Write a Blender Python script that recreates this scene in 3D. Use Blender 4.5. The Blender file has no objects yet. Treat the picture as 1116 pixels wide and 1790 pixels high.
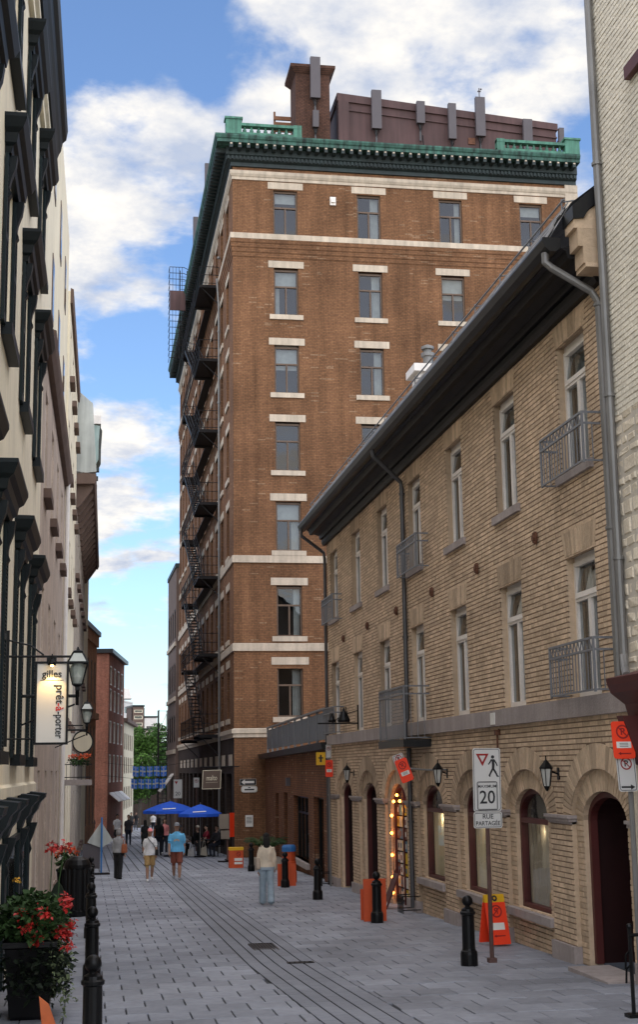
import bpy, bmesh, math, random
import numpy as np
from mathutils import Vector, Matrix
random.seed(7)
SC = bpy.context.scene
COL = SC.collection
rad = math.radians
# ------------------------------------------------------------------ camera
cd = bpy.data.cameras.new('camera'); cam = bpy.data.objects.new('camera', cd); COL.objects.link(cam)
cd.sensor_fit = 'VERTICAL'; cd.sensor_height = 24.0; cd.lens = 24.0 * 2400 / 1790
cd.clip_start = 0.1; cd.clip_end = 3000
cam.matrix_world = Matrix(((0.98649489, -0.01619801, -0.1629891, 0.0),
                           (-0.16317086, -0.18376916, -0.96933182, 0.0),
                           (-0.01425112, 0.98283596, -0.18393038, 2.35),
                           (0, 0, 0, 1)))
SC.camera = cam
# ------------------------------------------------------------------ world: sky with broken cloud
SUN_EL, SUN_AZ = rad(58), rad(178)          # sun behind the viewer, veiled by cloud
wd = bpy.data.worlds.new('World'); SC.world = wd; wd.use_nodes = True
nt = wd.node_tree; nt.nodes.clear()
def wn(t, **k):
    n = nt.nodes.new(t)
    for a, b in k.items(): setattr(n, a, b)
    return n
def wl(a, b): nt.links.new(a, b)
def wmath(op, a, b=None, clamp=False):
    n = wn('ShaderNodeMath', operation=op); n.use_clamp = clamp
    for i, v in enumerate((a, b)):
        if v is None: continue
        if isinstance(v, (int, float)): n.inputs[i].default_value = v
        else: wl(v, n.inputs[i])
    return n.outputs[0]
sky = wn('ShaderNodeTexSky', sky_type='NISHITA'); sky.sun_disc = False
sky.sun_elevation = SUN_EL; sky.sun_rotation = SUN_AZ
sky.air_density = 1.0; sky.dust_density = 0.6; sky.ozone_density = 1.6
tc = wn('ShaderNodeTexCoord')
sep = wn('ShaderNodeSeparateXYZ'); wl(tc.outputs['Generated'], sep.inputs[0])
den = wmath('ADD', wmath('MAXIMUM', sep.outputs[2], 0.0), 0.22)
comb = wn('ShaderNodeCombineXYZ')
wl(wmath('DIVIDE', sep.outputs[0], den), comb.inputs[0])
wl(wmath('DIVIDE', sep.outputs[1], den), comb.inputs[1])
n1 = wn('ShaderNodeTexNoise'); n1.inputs['Scale'].default_value = 5.2; n1.inputs['Detail'].default_value = 11
n1.inputs['Roughness'].default_value = 0.56; n1.inputs['Distortion'].default_value = 0.15
off = wn('ShaderNodeMapping'); off.inputs['Location'].default_value = (3.1, 1.7, 0.4)
wl(comb.outputs[0], off.inputs[0]); wl(off.outputs[0], n1.inputs['Vector'])
CLOUDS = [  # direction (x,y,z), half-angle deg, weight : where the cloud banks and gaps lie
    ((0.20, 0.85, 0.48), 11, 0.16), ((0.02, 0.885, 0.465), 3.0, 0.10), ((0.03, 0.905, 0.425), 4.0, 0.17), ((-0.03, 0.92, 0.39), 3.6, 0.15),
    ((0.01, 0.935, 0.355), 3.4, 0.17), ((-0.075, 0.955, 0.285), 1.8, 0.08), ((-0.06, 0.968, 0.245), 3.4, 0.16), ((0.015, 0.975, 0.215), 3.8, 0.15),
    ((-0.02, 0.985, 0.165), 2.8, 0.14), ((0.01, 0.99, 0.12), 2.0, 0.05),
    ((-0.01, 0.862, 0.51), 6.0, -0.16), ((-0.075, 0.90, 0.43), 3.0, -0.12), ((-0.08, 0.935, 0.335), 2.4, -0.10), ((0.03, 0.955, 0.295), 2.2, -0.14), ((0.02, 0.995, 0.055), 3.5, -0.10)]
acc = wmath('MULTIPLY', n1.outputs['Fac'], 1.0)
for (v, ang, w) in CLOUDS:
    vn = Vector(v).normalized()
    dp = wn('ShaderNodeVectorMath', operation='DOT_PRODUCT'); dp.inputs[1].default_value = vn
    wl(tc.outputs['Generated'], dp.inputs[0])
    mr = wn('ShaderNodeMapRange', interpolation_type='SMOOTHSTEP')
    mr.inputs['From Min'].default_value = math.cos(rad(ang)); mr.inputs['From Max'].default_value = 1.0
    mr.inputs['To Min'].default_value = 0.0; mr.inputs['To Max'].default_value = w
    wl(dp.outputs['Value'], mr.inputs['Value']); acc = wmath('ADD', acc, mr.outputs[0])
cm = wn('ShaderNodeMapRange', interpolation_type='SMOOTHSTEP')
cm.inputs['From Min'].default_value = 0.49; cm.inputs['From Max'].default_value = 0.66
wl(acc, cm.inputs['Value'])
n2 = wn('ShaderNodeTexNoise'); n2.inputs['Scale'].default_value = 7.0; n2.inputs['Detail'].default_value = 7; n2.inputs['Roughness'].default_value = 0.6
wl(off.outputs[0], n2.inputs['Vector'])
cr = wn('ShaderNodeValToRGB'); cr.color_ramp.elements[0].position = 0.36; cr.color_ramp.elements[0].color = (3.3, 3.7, 4.6, 1)
cr.color_ramp.elements[1].position = 0.60; cr.color_ramp.elements[1].color = (6.7, 6.4, 5.9, 1)
wl(n2.outputs['Fac'], cr.inputs[0])
hs = wn('ShaderNodeMix', data_type='RGBA', blend_type='MULTIPLY'); hs.inputs[0].default_value = 1.0
hs.inputs[7].default_value = (0.98, 1.12, 1.28, 1)
wl(sky.outputs[0], hs.inputs[6])
mx = wn('ShaderNodeMix', data_type='RGBA'); wl(cm.outputs[0], mx.inputs[0]); wl(hs.outputs[2], mx.inputs[6]); wl(cr.outputs[0], mx.inputs[7])
bg = wn('ShaderNodeBackground'); bg.inputs[1].default_value = 0.085; wl(mx.outputs[2], bg.inputs[0])
wo = wn('ShaderNodeOutputWorld'); wl(bg.outputs[0], wo.inputs[0])
# ------------------------------------------------------------------ sun behind thin cloud: no hard shadows
sl = bpy.data.lights.new('sun', 'SUN'); sl.energy = 2.3; sl.angle = rad(150); sl.color = (1.0, 0.90, 0.77)
so = bpy.data.objects.new('sun', sl); COL.objects.link(so); so.location = (0, -20, 60)
sd = Vector((math.sin(SUN_AZ) * math.cos(SUN_EL), math.cos(SUN_AZ) * math.cos(SUN_EL), math.sin(SUN_EL)))
so.rotation_euler = (-sd).to_track_quat('-Z', 'Y').to_euler()
vs = SC.view_settings; vs.view_transform = 'Standard'; vs.look = 'None'; vs.exposure = 1.0; vs.gamma = 1.0; vs.use_curve_mapping = False
SC.cycles.max_bounces = 6; SC.cycles.diffuse_bounces = 3; SC.cycles.transparent_max_bounces = 8
# ------------------------------------------------------------------ materials
MATS = {}
def mat(name, col, rough=0.8, var=0.12, scale=3.0, bump=0.0, bscale=40.0, metal=0.0, spec=0.5, island=0.0, objr=0.0, streak=0.0, emit=None, fine=0.0):
    """plain weathered surface: base colour with large stains, fine mottling, per-piece variation and relief"""
    m = bpy.data.materials.new(name); m.use_nodes = True; t = m.node_tree; N = t.nodes; L = t.links
    b = N['Principled BSDF']; b.inputs['Roughness'].default_value = rough; b.inputs['Metallic'].default_value = metal
    b.inputs['Specular IOR Level'].default_value = spec
    geo = N.new('ShaderNodeNewGeometry')
    def noise(sc, det=5, src=None):
        n = N.new('ShaderNodeTexNoise'); n.inputs['Scale'].default_value = sc; n.inputs['Detail'].default_value = det
        L.new(src or geo.outputs['Position'], n.inputs['Vector']); return n.outputs['Fac']
    def mrange(v, a, c, lo=0.3, hi=0.7):
        r = N.new('ShaderNodeMapRange'); r.inputs[1].default_value = lo; r.inputs[2].default_value = hi; r.inputs[3].default_value = a; r.inputs[4].default_value = c
        L.new(v, r.inputs[0]); return r.outputs[0]
    def mul(a, c):
        n = N.new('ShaderNodeMath'); n.operation = 'MULTIPLY'; L.new(a, n.inputs[0]); L.new(c, n.inputs[1]); return n.outputs[0]
    f = mrange(noise(scale), 1 - var, 1 + var)
    if fine: f = mul(f, mrange(noise(scale * 14, 3), 1 - fine, 1 + fine))
    if island or objr:
        oi = N.new('ShaderNodeObjectInfo')
        if island: f = mul(f, mrange(geo.outputs['Random Per Island'], 1 - island, 1 + island, 0, 1))
        if objr: f = mul(f, mrange(oi.outputs['Random'], 1 - objr, 1 + objr, 0, 1))
    if streak:
        mp = N.new('ShaderNodeMapping'); mp.inputs['Scale'].default_value = (5, 5, 0.35); L.new(geo.outputs['Position'], mp.inputs[0])
        f = mul(f, mrange(noise(1.0, 6, mp.outputs[0]), 1 - streak, 1 + streak * 0.5))
    vm = N.new('ShaderNodeVectorMath'); vm.operation = 'SCALE'; vm.inputs[0].default_value = col; L.new(f, vm.inputs['Scale'])
    L.new(vm.outputs[0], b.inputs['Base Color'])
    if bump:
        bp = N.new('ShaderNodeBump'); bp.inputs['Strength'].default_value = bump; bp.inputs['Distance'].default_value = 0.02
        L.new(noise(bscale, 4), bp.inputs['Height']); L.new(bp.outputs[0], b.inputs['Normal'])
    if emit:
        b.inputs['Emission Color'].default_value = (*emit[0], 1); b.inputs['Emission Strength'].default_value = emit[1]
    MATS[name] = m; return m
def brickmat(name, c1, c2, mort, bw=0.225, bh=0.075, pale=0.0, palec=(0.5, 0.4, 0.3), stain=0.18, msize=0.012, bump=0.5):
    m = bpy.data.materials.new(name); m.use_nodes = True; t = m.node_tree; N = t.nodes; L = t.links
    b = N['Principled BSDF']; b.inputs['Roughness'].default_value = 0.9; b.inputs['Specular IOR Level'].default_value = 0.2
    geo = N.new('ShaderNodeNewGeometry'); s = N.new('ShaderNodeSeparateXYZ'); L.new(geo.outputs['Position'], s.inputs[0])
    a = N.new('ShaderNodeMath'); a.operation = 'ADD'; L.new(s.outputs[0], a.inputs[0]); L.new(s.outputs[1], a.inputs[1])
    c = N.new('ShaderNodeCombineXYZ'); L.new(a.outputs[0], c.inputs[0]); L.new(s.outputs[2], c.inputs[1])
    br = N.new('ShaderNodeTexBrick'); br.inputs['Scale'].default_value = 1.0; br.inputs['Brick Width'].default_value = bw; br.inputs['Row Height'].default_value = bh
    br.inputs['Mortar Size'].default_value = msize; br.inputs['Mortar Smooth'].default_value = 0.3; br.inputs['Bias'].default_value = -0.1
    br.inputs['Color1'].default_value = (*c1, 1); br.inputs['Color2'].default_value = (*c2, 1); br.inputs['Mortar'].default_value = (*mort, 1)
    L.new(c.outputs[0], br.inputs['Vector'])
    out = br.outputs['Color']
    if pale:
        # a scatter of replaced, paler bricks: cell noise on the brick grid, patchy
        sn = N.new('ShaderNodeVectorMath'); sn.operation = 'SNAP'; sn.inputs[1].default_value = (bw * 1.6, bh, 1); L.new(c.outputs[0], sn.inputs[0])
        w = N.new('ShaderNodeTexWhiteNoise'); w.noise_dimensions = '2D'; L.new(sn.outputs[0], w.inputs['Vector'])
        nn = N.new('ShaderNodeTexNoise'); nn.inputs['Scale'].default_value = 0.35; L.new(geo.outputs['Position'], nn.inputs['Vector'])
        ad = N.new('ShaderNodeMath'); ad.operation = 'MULTIPLY_ADD'; ad.inputs[1].default_value = 0.35; L.new(nn.outputs['Fac'], ad.inputs[0]); L.new(w.outputs[0], ad.inputs[2])
        gt = N.new('ShaderNodeMath'); gt.operation = 'GREATER_THAN'; gt.inputs[1].default_value = 1.175 - pale; L.new(ad.outputs[0], gt.inputs[0])
        inv = N.new('ShaderNodeMath'); inv.operation = 'MULTIPLY_ADD'; inv.inputs[1].default_value = -1; inv.inputs[2].default_value = 1; L.new(br.outputs['Fac'], inv.inputs[0])
        ml = N.new('ShaderNodeMath'); ml.operation = 'MULTIPLY'; L.new(gt.outputs[0], ml.inputs[0]); L.new(inv.outputs[0], ml.inputs[1])
        mx_ = N.new('ShaderNodeMix'); mx_.data_type = 'RGBA'; mx_.inputs[7].default_value = (*palec, 1); L.new(ml.outputs[0], mx_.inputs[0]); L.new(out, mx_.inputs[6]); out = mx_.outputs[2]
    n = N.new('ShaderNodeTexNoise'); n.inputs['Scale'].default_value = 0.5; n.inputs['Detail'].default_value = 7; L.new(geo.outputs['Position'], n.inputs['Vector'])
    r = N.new('ShaderNodeMapRange'); r.inputs[1].default_value = 0.3; r.inputs[2].default_value = 0.7; r.inputs[3].default_value = 1 - stain; r.inputs[4].default_value = 1 + stain; L.new(n.outputs['Fac'], r.inputs[0])
    n3 = N.new('ShaderNodeTexNoise'); n3.inputs['Scale'].default_value = 9; n3.inputs['Detail'].default_value = 2; L.new(geo.outputs['Position'], n3.inputs['Vector'])
    r3 = N.new('ShaderNodeMapRange'); r3.inputs[1].default_value = 0.3; r3.inputs[2].default_value = 0.7; r3.inputs[3].default_value = 0.8; r3.inputs[4].default_value = 1.2; L.new(n3.outputs['Fac'], r3.inputs[0])
    mp = N.new('ShaderNodeMapping'); mp.inputs['Scale'].default_value = (2.6, 2.6, 0.16); L.new(geo.outputs['Position'], mp.inputs[0])
    n4 = N.new('ShaderNodeTexNoise'); n4.inputs['Scale'].default_value = 1.0; n4.inputs['Detail'].default_value = 6; L.new(mp.outputs[0], n4.inputs['Vector'])
    r4 = N.new('ShaderNodeMapRange'); r4.inputs[1].default_value = 0.3; r4.inputs[2].default_value = 0.6; r4.inputs[3].default_value = 0.74; r4.inputs[4].default_value = 1.06; L.new(n4.outputs['Fac'], r4.inputs[0])
    m0 = N.new('ShaderNodeMath'); m0.operation = 'MULTIPLY'; L.new(r4.outputs[0], m0.inputs[0]); L.new(r3.outputs[0], m0.inputs[1])
    mm = N.new('ShaderNodeMath'); mm.operation = 'MULTIPLY'; L.new(r.outputs[0], mm.inputs[0]); L.new(m0.outputs[0], mm.inputs[1])
    vm = N.new('ShaderNodeVectorMath'); vm.operation = 'SCALE'; L.new(out, vm.inputs[0]); L.new(mm.outputs[0], vm.inputs['Scale']); L.new(vm.outputs[0], b.inputs['Base Color'])
    bp = N.new('ShaderNodeBump'); bp.inputs['Strength'].default_value = bump; bp.inputs['Distance'].default_value = 0.012; bp.invert = True
    L.new(br.outputs['Fac'], bp.inputs['Height']); L.new(bp.outputs[0], b.inputs['Normal'])
    MATS[name] = m; return m
def glassmat(name, tint=(0.55, 0.6, 0.62), ior=1.9, wave=0.02):
    m = bpy.data.materials.new(name); m.use_nodes = True; t = m.node_tree; N = t.nodes; L = t.links; N.clear()
    o = N.new('ShaderNodeOutputMaterial'); mx_ = N.new('ShaderNodeMixShader'); lw_ = N.new('ShaderNodeLayerWeight'); lw_.inputs[0].default_value = .5; f0 = ((ior - 1) / (ior + 1)) ** 2
    pw = N.new('ShaderNodeMath'); pw.operation = 'POWER'; pw.inputs[1].default_value = 5; L.new(lw_.outputs['Facing'], pw.inputs[0])
    fr = N.new('ShaderNodeMath'); fr.operation = 'MULTIPLY_ADD'; fr.inputs[1].default_value = 1 - f0; fr.inputs[2].default_value = f0; L.new(pw.outputs[0], fr.inputs[0])
    tr = N.new('ShaderNodeBsdfTransparent'); tr.inputs[0].default_value = (*tint, 1); gl = N.new('ShaderNodeBsdfGlossy'); gl.inputs['Roughness'].default_value = 0.02
    n = N.new('ShaderNodeTexNoise'); n.inputs['Scale'].default_value = 1.3; bp = N.new('ShaderNodeBump'); bp.inputs['Strength'].default_value = 0.25; bp.inputs['Distance'].default_value = wave
    g = N.new('ShaderNodeNewGeometry'); L.new(g.outputs['Position'], n.inputs['Vector']); L.new(n.outputs['Fac'], bp.inputs['Height'])
    L.new(bp.outputs[0], gl.inputs['Normal'])
    L.new(fr.outputs[0], mx_.inputs[0]); L.new(tr.outputs[0], mx_.inputs[1]); L.new(gl.outputs[0], mx_.inputs[2]); L.new(mx_.outputs[0], o.inputs[0])
    MATS[name] = m; return m
# ------------------------------------------------------------------ mesh builder
ORG = {}
class MB:
    def __init__(s): s.v = []; s.f = []; s.m = []
    def add(s, vs, fs, mi=0):
        b = len(s.v); s.v += [tuple(p) for p in vs]; s.f += [tuple(b + i for i in f) for f in fs]; s.m += [mi] * len(fs); return s
    def hexa(s, p, mi=0):      # 8 corners: bottom 4 then top 4
        return s.add(p, [(0, 3, 2, 1), (4, 5, 6, 7), (0, 1, 5, 4), (1, 2, 6, 5), (2, 3, 7, 6), (3, 0, 4, 7)], mi)
    def box(s, x0, x1, y0, y1, z0, z1, mi=0):
        return s.hexa([(x0, y0, z0), (x1, y0, z0), (x1, y1, z0), (x0, y1, z0), (x0, y0, z1), (x1, y0, z1), (x1, y1, z1), (x0, y1, z1)], mi)
    def pbox(s, P, u0, u1, z0, z1, d0, d1, mi=0):
        return s.hexa([P(u0, z0, d0), P(u1, z0, d0), P(u1, z0, d1), P(u0, z0, d1), P(u0, z1, d0), P(u1, z1, d0), P(u1, z1, d1), P(u0, z1, d1)], mi)
    def quad(s, a, b, c, d, mi=0): return s.add([a, b, c, d], [(0, 1, 2, 3)], mi)
    def loft(s, rings, cap=True, mi=0, closed=True):
        n = len(rings[0]); vs = [p for r in rings for p in r]; fs = []
        for i in range(len(rings) - 1):
            for j in range(n if closed else n - 1):
                k = (j + 1) % n; fs.append((i * n + j, i * n + k, (i + 1) * n + k, (i + 1) * n + j))
        if cap: fs.append(tuple(range(n - 1, -1, -1))); fs.append(tuple((len(rings) - 1) * n + j for j in range(n)))
        return s.add(vs, fs, mi)
    def tube(s, path, r, n=8, mi=0, cap=True, sq=1.0):
        path = [Vector(p) for p in path]; R = r if isinstance(r, (list, tuple)) else [r] * len(path); rings = []
        up0 = None
        for i, p in enumerate(path):
            t = (path[min(i + 1, len(path) - 1)] - path[max(i - 1, 0)])
            if t.length < 1e-9: t = Vector((0, 0, 1))
            t.normalize()
            if up0 is None: up0 = Vector((0, 0, 1)) if abs(t.z) < 0.9 else Vector((0, 1, 0))
            a = t.cross(up0)
            if a.length < 1e-4: a = t.cross(Vector((1, 0, 0)))
            a.normalize(); b = a.cross(t).normalized(); up0 = b
            ph = math.pi / n
            rings.append([p + (a * math.cos(2 * math.pi * j / n + ph) + b * math.sin(2 * math.pi * j / n + ph) * sq) * R[i] for j in range(n)])
        return s.loft(rings, cap, mi)
    def lathe(s, prof, c=(0, 0, 0), n=16, mi=0):
        rings = [[(c[0] + r * math.cos(2 * math.pi * j / n), c[1] + r * math.sin(2 * math.pi * j / n), c[2] + z) for j in range(n)] for r, z in prof]
        return s.loft(rings, True, mi)
    def ball(s, c, r, n=8, m=6, sz=(1, 1, 1), mi=0):
        rings = [[(c[0] + sz[0] * r * math.sin(math.pi * (i + .02) / (m + .04)) * math.cos(2 * math.pi * j / n), c[1] + sz[1] * r * math.sin(math.pi * (i + .02) / (m + .04)) * math.sin(2 * math.pi * j / n), c[2] - sz[2] * r * math.cos(math.pi * (i + .02) / (m + .04))) for j in range(n)] for i in range(m + 1)]
        return s.loft(rings, True, mi)
    def prism(s, pts, d, mi=0):       # polygon pts (3-D) extruded by vector d
        d = Vector(d); n = len(pts); a = [Vector(p) for p in pts]; b = [p + d for p in a]
        return s.add(a + b, [tuple(range(n - 1, -1, -1)), tuple(range(n, 2 * n))] + [(i, (i + 1) % n, n + (i + 1) % n, n + i) for i in range(n)], mi)
    def build(s, name, mats, parent=None, smooth=False, normals=True, base=True):
        if not isinstance(mats, (list, tuple)): mats = [mats]
        o0 = Vector(ORG.get(parent.name, (0, 0, 0))) if parent else None
        if parent is None:
            if base and s.v:
                a = np.array(s.v); o0 = Vector(((a[:, 0].min() + a[:, 0].max()) / 2, (a[:, 1].min() + a[:, 1].max()) / 2, a[:, 2].min()))
            else: o0 = Vector((0, 0, 0))
        me = bpy.data.meshes.new(name); me.from_pydata([tuple(Vector(p) - o0) for p in s.v], [], s.f)
        for m in mats: me.materials.append(MATS[m] if isinstance(m, str) else m)
        if len(mats) > 1: me.polygons.foreach_set('material_index', s.m)
        if normals:
            bm = bmesh.new(); bm.from_mesh(me); bmesh.ops.recalc_face_normals(bm, faces=bm.faces); bm.to_mesh(me); bm.free()
        if smooth: me.polygons.foreach_set('use_smooth', [True] * len(me.polygons))
        ob = bpy.data.objects.new(name, me); COL.objects.link(ob)
        if parent: ob.parent = parent; ORG[ob.name] = ORG.get(parent.name, (0, 0, 0))
        else: ob.location = o0; ORG[ob.name] = tuple(o0)
        return ob
def tag(o, label=None, cat=None, group=None, kind=None):
    if label: o['label'] = label
    if cat: o['category'] = cat
    if group: o['group'] = group
    if kind: o['kind'] = kind
    return o
def root(name, loc, label, cat, group=None, rz=0.0, local=False):
    o = bpy.data.objects.new(name, None); COL.objects.link(o); o.location = loc; o.rotation_euler = (0, 0, rz); o.empty_display_size = 0.2
    ORG[o.name] = (0, 0, 0) if local else tuple(loc)
    return tag(o, label, cat, group)
KIDS = {}
def shift(o, d, parent=None):      # copy of a part (and its sub-parts) moved by d
    c = o.copy(); COL.objects.link(c); c.parent = parent or o.parent; c.location = o.location + Vector(d); ORG[c.name] = ORG.get(o.name, (0, 0, 0))
    for ch in KIDS.get(o.name, []):
        k = ch.copy(); COL.objects.link(k); k.parent = c
    return c
def sub(o, *ch): KIDS[o.name] = list(ch); return o
def copy_tree(r, loc, rz=None, label=None, group=None):
    c = r.copy(); COL.objects.link(c); c.location = loc
    if rz is not None: c.rotation_euler = (0, 0, rz)
    if label: c['label'] = label
    if group: c['group'] = group
    def rec(a, b):
        for ch in [x for x in ALLCH.get(a.name, [])]:
            k = ch.copy(); COL.objects.link(k); k.parent = b; rec(ch, k)
    rec(r, c); return c
ALLCH = {}
def freeze(r):                      # remember the children of a prototype for copy_tree
    for o in [r] + list(r.children_recursive): ALLCH[o.name] = list(o.children)
    return r
GS = -0.0233
def gz(y): return GS * y            # the street falls away from the viewer
_fc = {}
def text_mesh(s, size, ext=0.004, align='CENTER', bold=0.0, sx=1.0):
    """verts/faces of a line of lettering in the xy plane"""
    cu = bpy.data.curves.new('lettering', 'FONT'); cu.body = s; cu.size = size; cu.extrude = ext; cu.align_x = align; cu.align_y = 'CENTER'; cu.offset = bold; cu.resolution_u = 3
    ob = bpy.data.objects.new('lettering', cu); COL.objects.link(ob)
    dg = bpy.context.evaluated_depsgraph_get(); me = bpy.data.meshes.new_from_object(ob.evaluated_get(dg))
    vs = [(v.co.x * sx, v.co.y, v.co.z) for v in me.vertices]; fs = [tuple(p.vertices) for p in me.polygons]
    bpy.data.objects.remove(ob); bpy.data.curves.remove(cu); bpy.data.meshes.remove(me)
    return vs, fs
def put_text(mb, s, size, fn, mi=0, **k):
    vs, fs = text_mesh(s, size, **k); mb.add([fn(*v) for v in vs], fs, mi)
def holes_wall(mb, P, u0, u1, z0, z1, holes, depth=0.2, back=None, mi=0, mr=0, mback=1, thick=0.0):
    """wall face at d=0 with rectangular openings; reveals go inwards, optional dark room face at -back"""
    us = sorted({u0, u1, *[h[0] for h in holes], *[h[1] for h in holes]}); zs = sorted({z0, z1, *[h[2] for h in holes], *[h[3] for h in holes]})
    us = [u for u in us if u0 <= u <= u1]; zs = [z for z in zs if z0 <= z <= z1]
    for i in range(len(us) - 1):
        for j in range(len(zs) - 1):
            uc, zc = (us[i] + us[i + 1]) / 2, (zs[j] + zs[j + 1]) / 2
            if any(h[0] < uc < h[1] and h[2] < zc < h[3] for h in holes): continue
            mb.quad(P(us[i], zs[j], 0), P(us[i + 1], zs[j], 0), P(us[i + 1], zs[j + 1], 0), P(us[i], zs[j + 1], 0), mi)
    for a, b, c, d in holes:
        for (p, q) in (((a, c), (b, c)), ((b, c), (b, d)), ((b, d), (a, d)), ((a, d), (a, c))):
            mb.quad(P(p[0], p[1], 0), P(q[0], q[1], 0), P(q[0], q[1], -depth), P(p[0], p[1], -depth), mr)
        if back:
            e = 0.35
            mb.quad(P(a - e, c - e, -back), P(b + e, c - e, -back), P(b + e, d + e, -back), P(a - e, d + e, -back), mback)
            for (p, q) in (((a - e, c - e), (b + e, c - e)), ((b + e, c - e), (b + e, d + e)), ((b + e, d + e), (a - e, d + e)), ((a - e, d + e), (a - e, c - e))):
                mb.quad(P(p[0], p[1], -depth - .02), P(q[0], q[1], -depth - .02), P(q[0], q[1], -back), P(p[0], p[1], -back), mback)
# ------------------------------------------------------------------ palette
mat('paver', (0.24, 0.252, 0.286), 0.62, 0.24, 0.55, 0.35, 30, island=0.15, objr=0.15, fine=0.10, spec=0.35)
mat('joint', (0.045, 0.047, 0.055), 0.95, 0.2, 3)
mat('strip_paver', (0.225, 0.237, 0.27), 0.62, 0.17, 0.55, 0.35, 30, island=0.08, fine=0.08, spec=0.35)
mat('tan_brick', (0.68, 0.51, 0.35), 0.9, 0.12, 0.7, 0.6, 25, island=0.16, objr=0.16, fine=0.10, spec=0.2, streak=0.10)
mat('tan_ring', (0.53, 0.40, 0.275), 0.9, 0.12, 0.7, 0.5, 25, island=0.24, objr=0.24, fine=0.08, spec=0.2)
mat('tan_mortar', (0.24, 0.165, 0.11), 0.95, 0.2, 2, 0.5, 60)
mat('grey_stone', (0.36, 0.31, 0.29), 0.85, 0.14, 1.2, 0.4, 30, island=0.06, objr=0.06, streak=0.15, fine=0.06)
mat('pale_stone', (0.52, 0.435, 0.335), 0.85, 0.12, 0.8, 0.3, 20, streak=0.22, fine=0.06)
mat('black_metal', (0.005, 0.005, 0.0055), 0.38, 0.2, 5, 0.1, 60, spec=0.22)
mat('dark_eave', (0.009, 0.009, 0.010), 0.5, 0.3, 1.5, 0.1, 10, streak=0.2, spec=0.2)
mat('gutter_metal', (0.013, 0.0135, 0.0145), 0.38, 0.3, 2, spec=0.3, streak=0.2)
mat('grey_pipe', (0.20, 0.195, 0.185), 0.45, 0.15, 2, metal=0.3, streak=0.2)
mat('dark_pipe', (0.075, 0.075, 0.078), 0.45, 0.15, 2, metal=0.3)
mat('slate', (0.21, 0.205, 0.20), 0.7, 0.3, 2, 0.5, 15, island=0.2)
mat('white_frame', (0.78, 0.73, 0.67), 0.5, 0.08, 3, fine=0.05)
mat('grey_rail', (0.17, 0.175, 0.185), 0.45, 0.1, 4)
mat('curtain', (0.55, 0.52, 0.47), 0.95, 0.12, 4)
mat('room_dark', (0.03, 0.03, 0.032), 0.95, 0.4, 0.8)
mat('rust', (0.13, 0.055, 0.03), 0.85, 0.3, 12, 0.4, 60)
mat('red_frame', (0.085, 0.016, 0.014), 0.5, 0.15, 3)
mat('door_red', (0.022, 0.005, 0.005), 0.45, 0.2, 3)
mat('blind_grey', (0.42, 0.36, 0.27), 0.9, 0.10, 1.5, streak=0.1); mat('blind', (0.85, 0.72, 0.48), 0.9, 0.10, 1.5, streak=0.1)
glassmat('glass', ior=2.3); glassmat('glass_dark', (0.55, 0.6, 0.62), 1.7, 0.012); glassmat('glass_clear', (0.85, 0.87, 0.86), 1.5)
# ------------------------------------------------------------------ street: one sheet, pavers on it
mb = MB(); ys = [-40, 0, 60, 120, 200, 400, 1200, 2500]
for a, b in zip(ys[:-1], ys[1:]): mb.quad((-1500, a, gz(a) - .03), (1500, a, gz(a) - .03), (1500, b, gz(b) - .03), (-1500, b, gz(b) - .03))
street = tag(mb.build('street', 'joint', base=False), kind='structure')
PX, PY = 0.48, 0.55
def band_shift(y): return max(0.0, 21.0 - y) * 0.03
def pv(mb, x0, x1, y0, y1, h=0.0):
    c = .006
    mb.add([(x0, y0, gz(y0) - .04), (x1, y0, gz(y0) - .04), (x1, y1, gz(y1) - .04), (x0, y1, gz(y1) - .04),
            (x0, y0, gz(y0) + h - c), (x1, y0, gz(y0) + h - c), (x1, y1, gz(y1) + h - c), (x0, y1, gz(y1) + h - c),
            (x0 + c, y0 + c, gz(y0) + h), (x1 - c, y0 + c, gz(y0) + h), (x1 - c, y1 - c, gz(y1) + h), (x0 + c, y1 - c, gz(y1) + h)],
           [(0, 1, 5, 4), (1, 2, 6, 5), (2, 3, 7, 6), (3, 0, 4, 7), (4, 5, 9, 8), (5, 6, 10, 9), (6, 7, 11, 10), (7, 4, 8, 11), (8, 9, 10, 11)])
rest = MB(); slots = []; y = 9.0; r = 0
while y < 51.5:
    lo, hi = 2.40 + band_shift(y + PY / 2), 3.42 + band_shift(y + PY / 2)
    for (a, b) in ((-1.5, lo), (hi, 7.3)):
        x = math.floor(a / PX) * PX - (PX / 2 if r % 2 else 0)
        while x < b:
            x0, x1 = max(x, a), min(x + PX, b)
            if x1 - x0 > 0.07: slots.append((x0 + .008, x1 - .008, y + .004, y + PY - .004))
            x += PX
    y += PY; r += 1
PAVE_END = y
full = None; nind = 0
slots.sort(key=lambda s: s[2])
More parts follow.
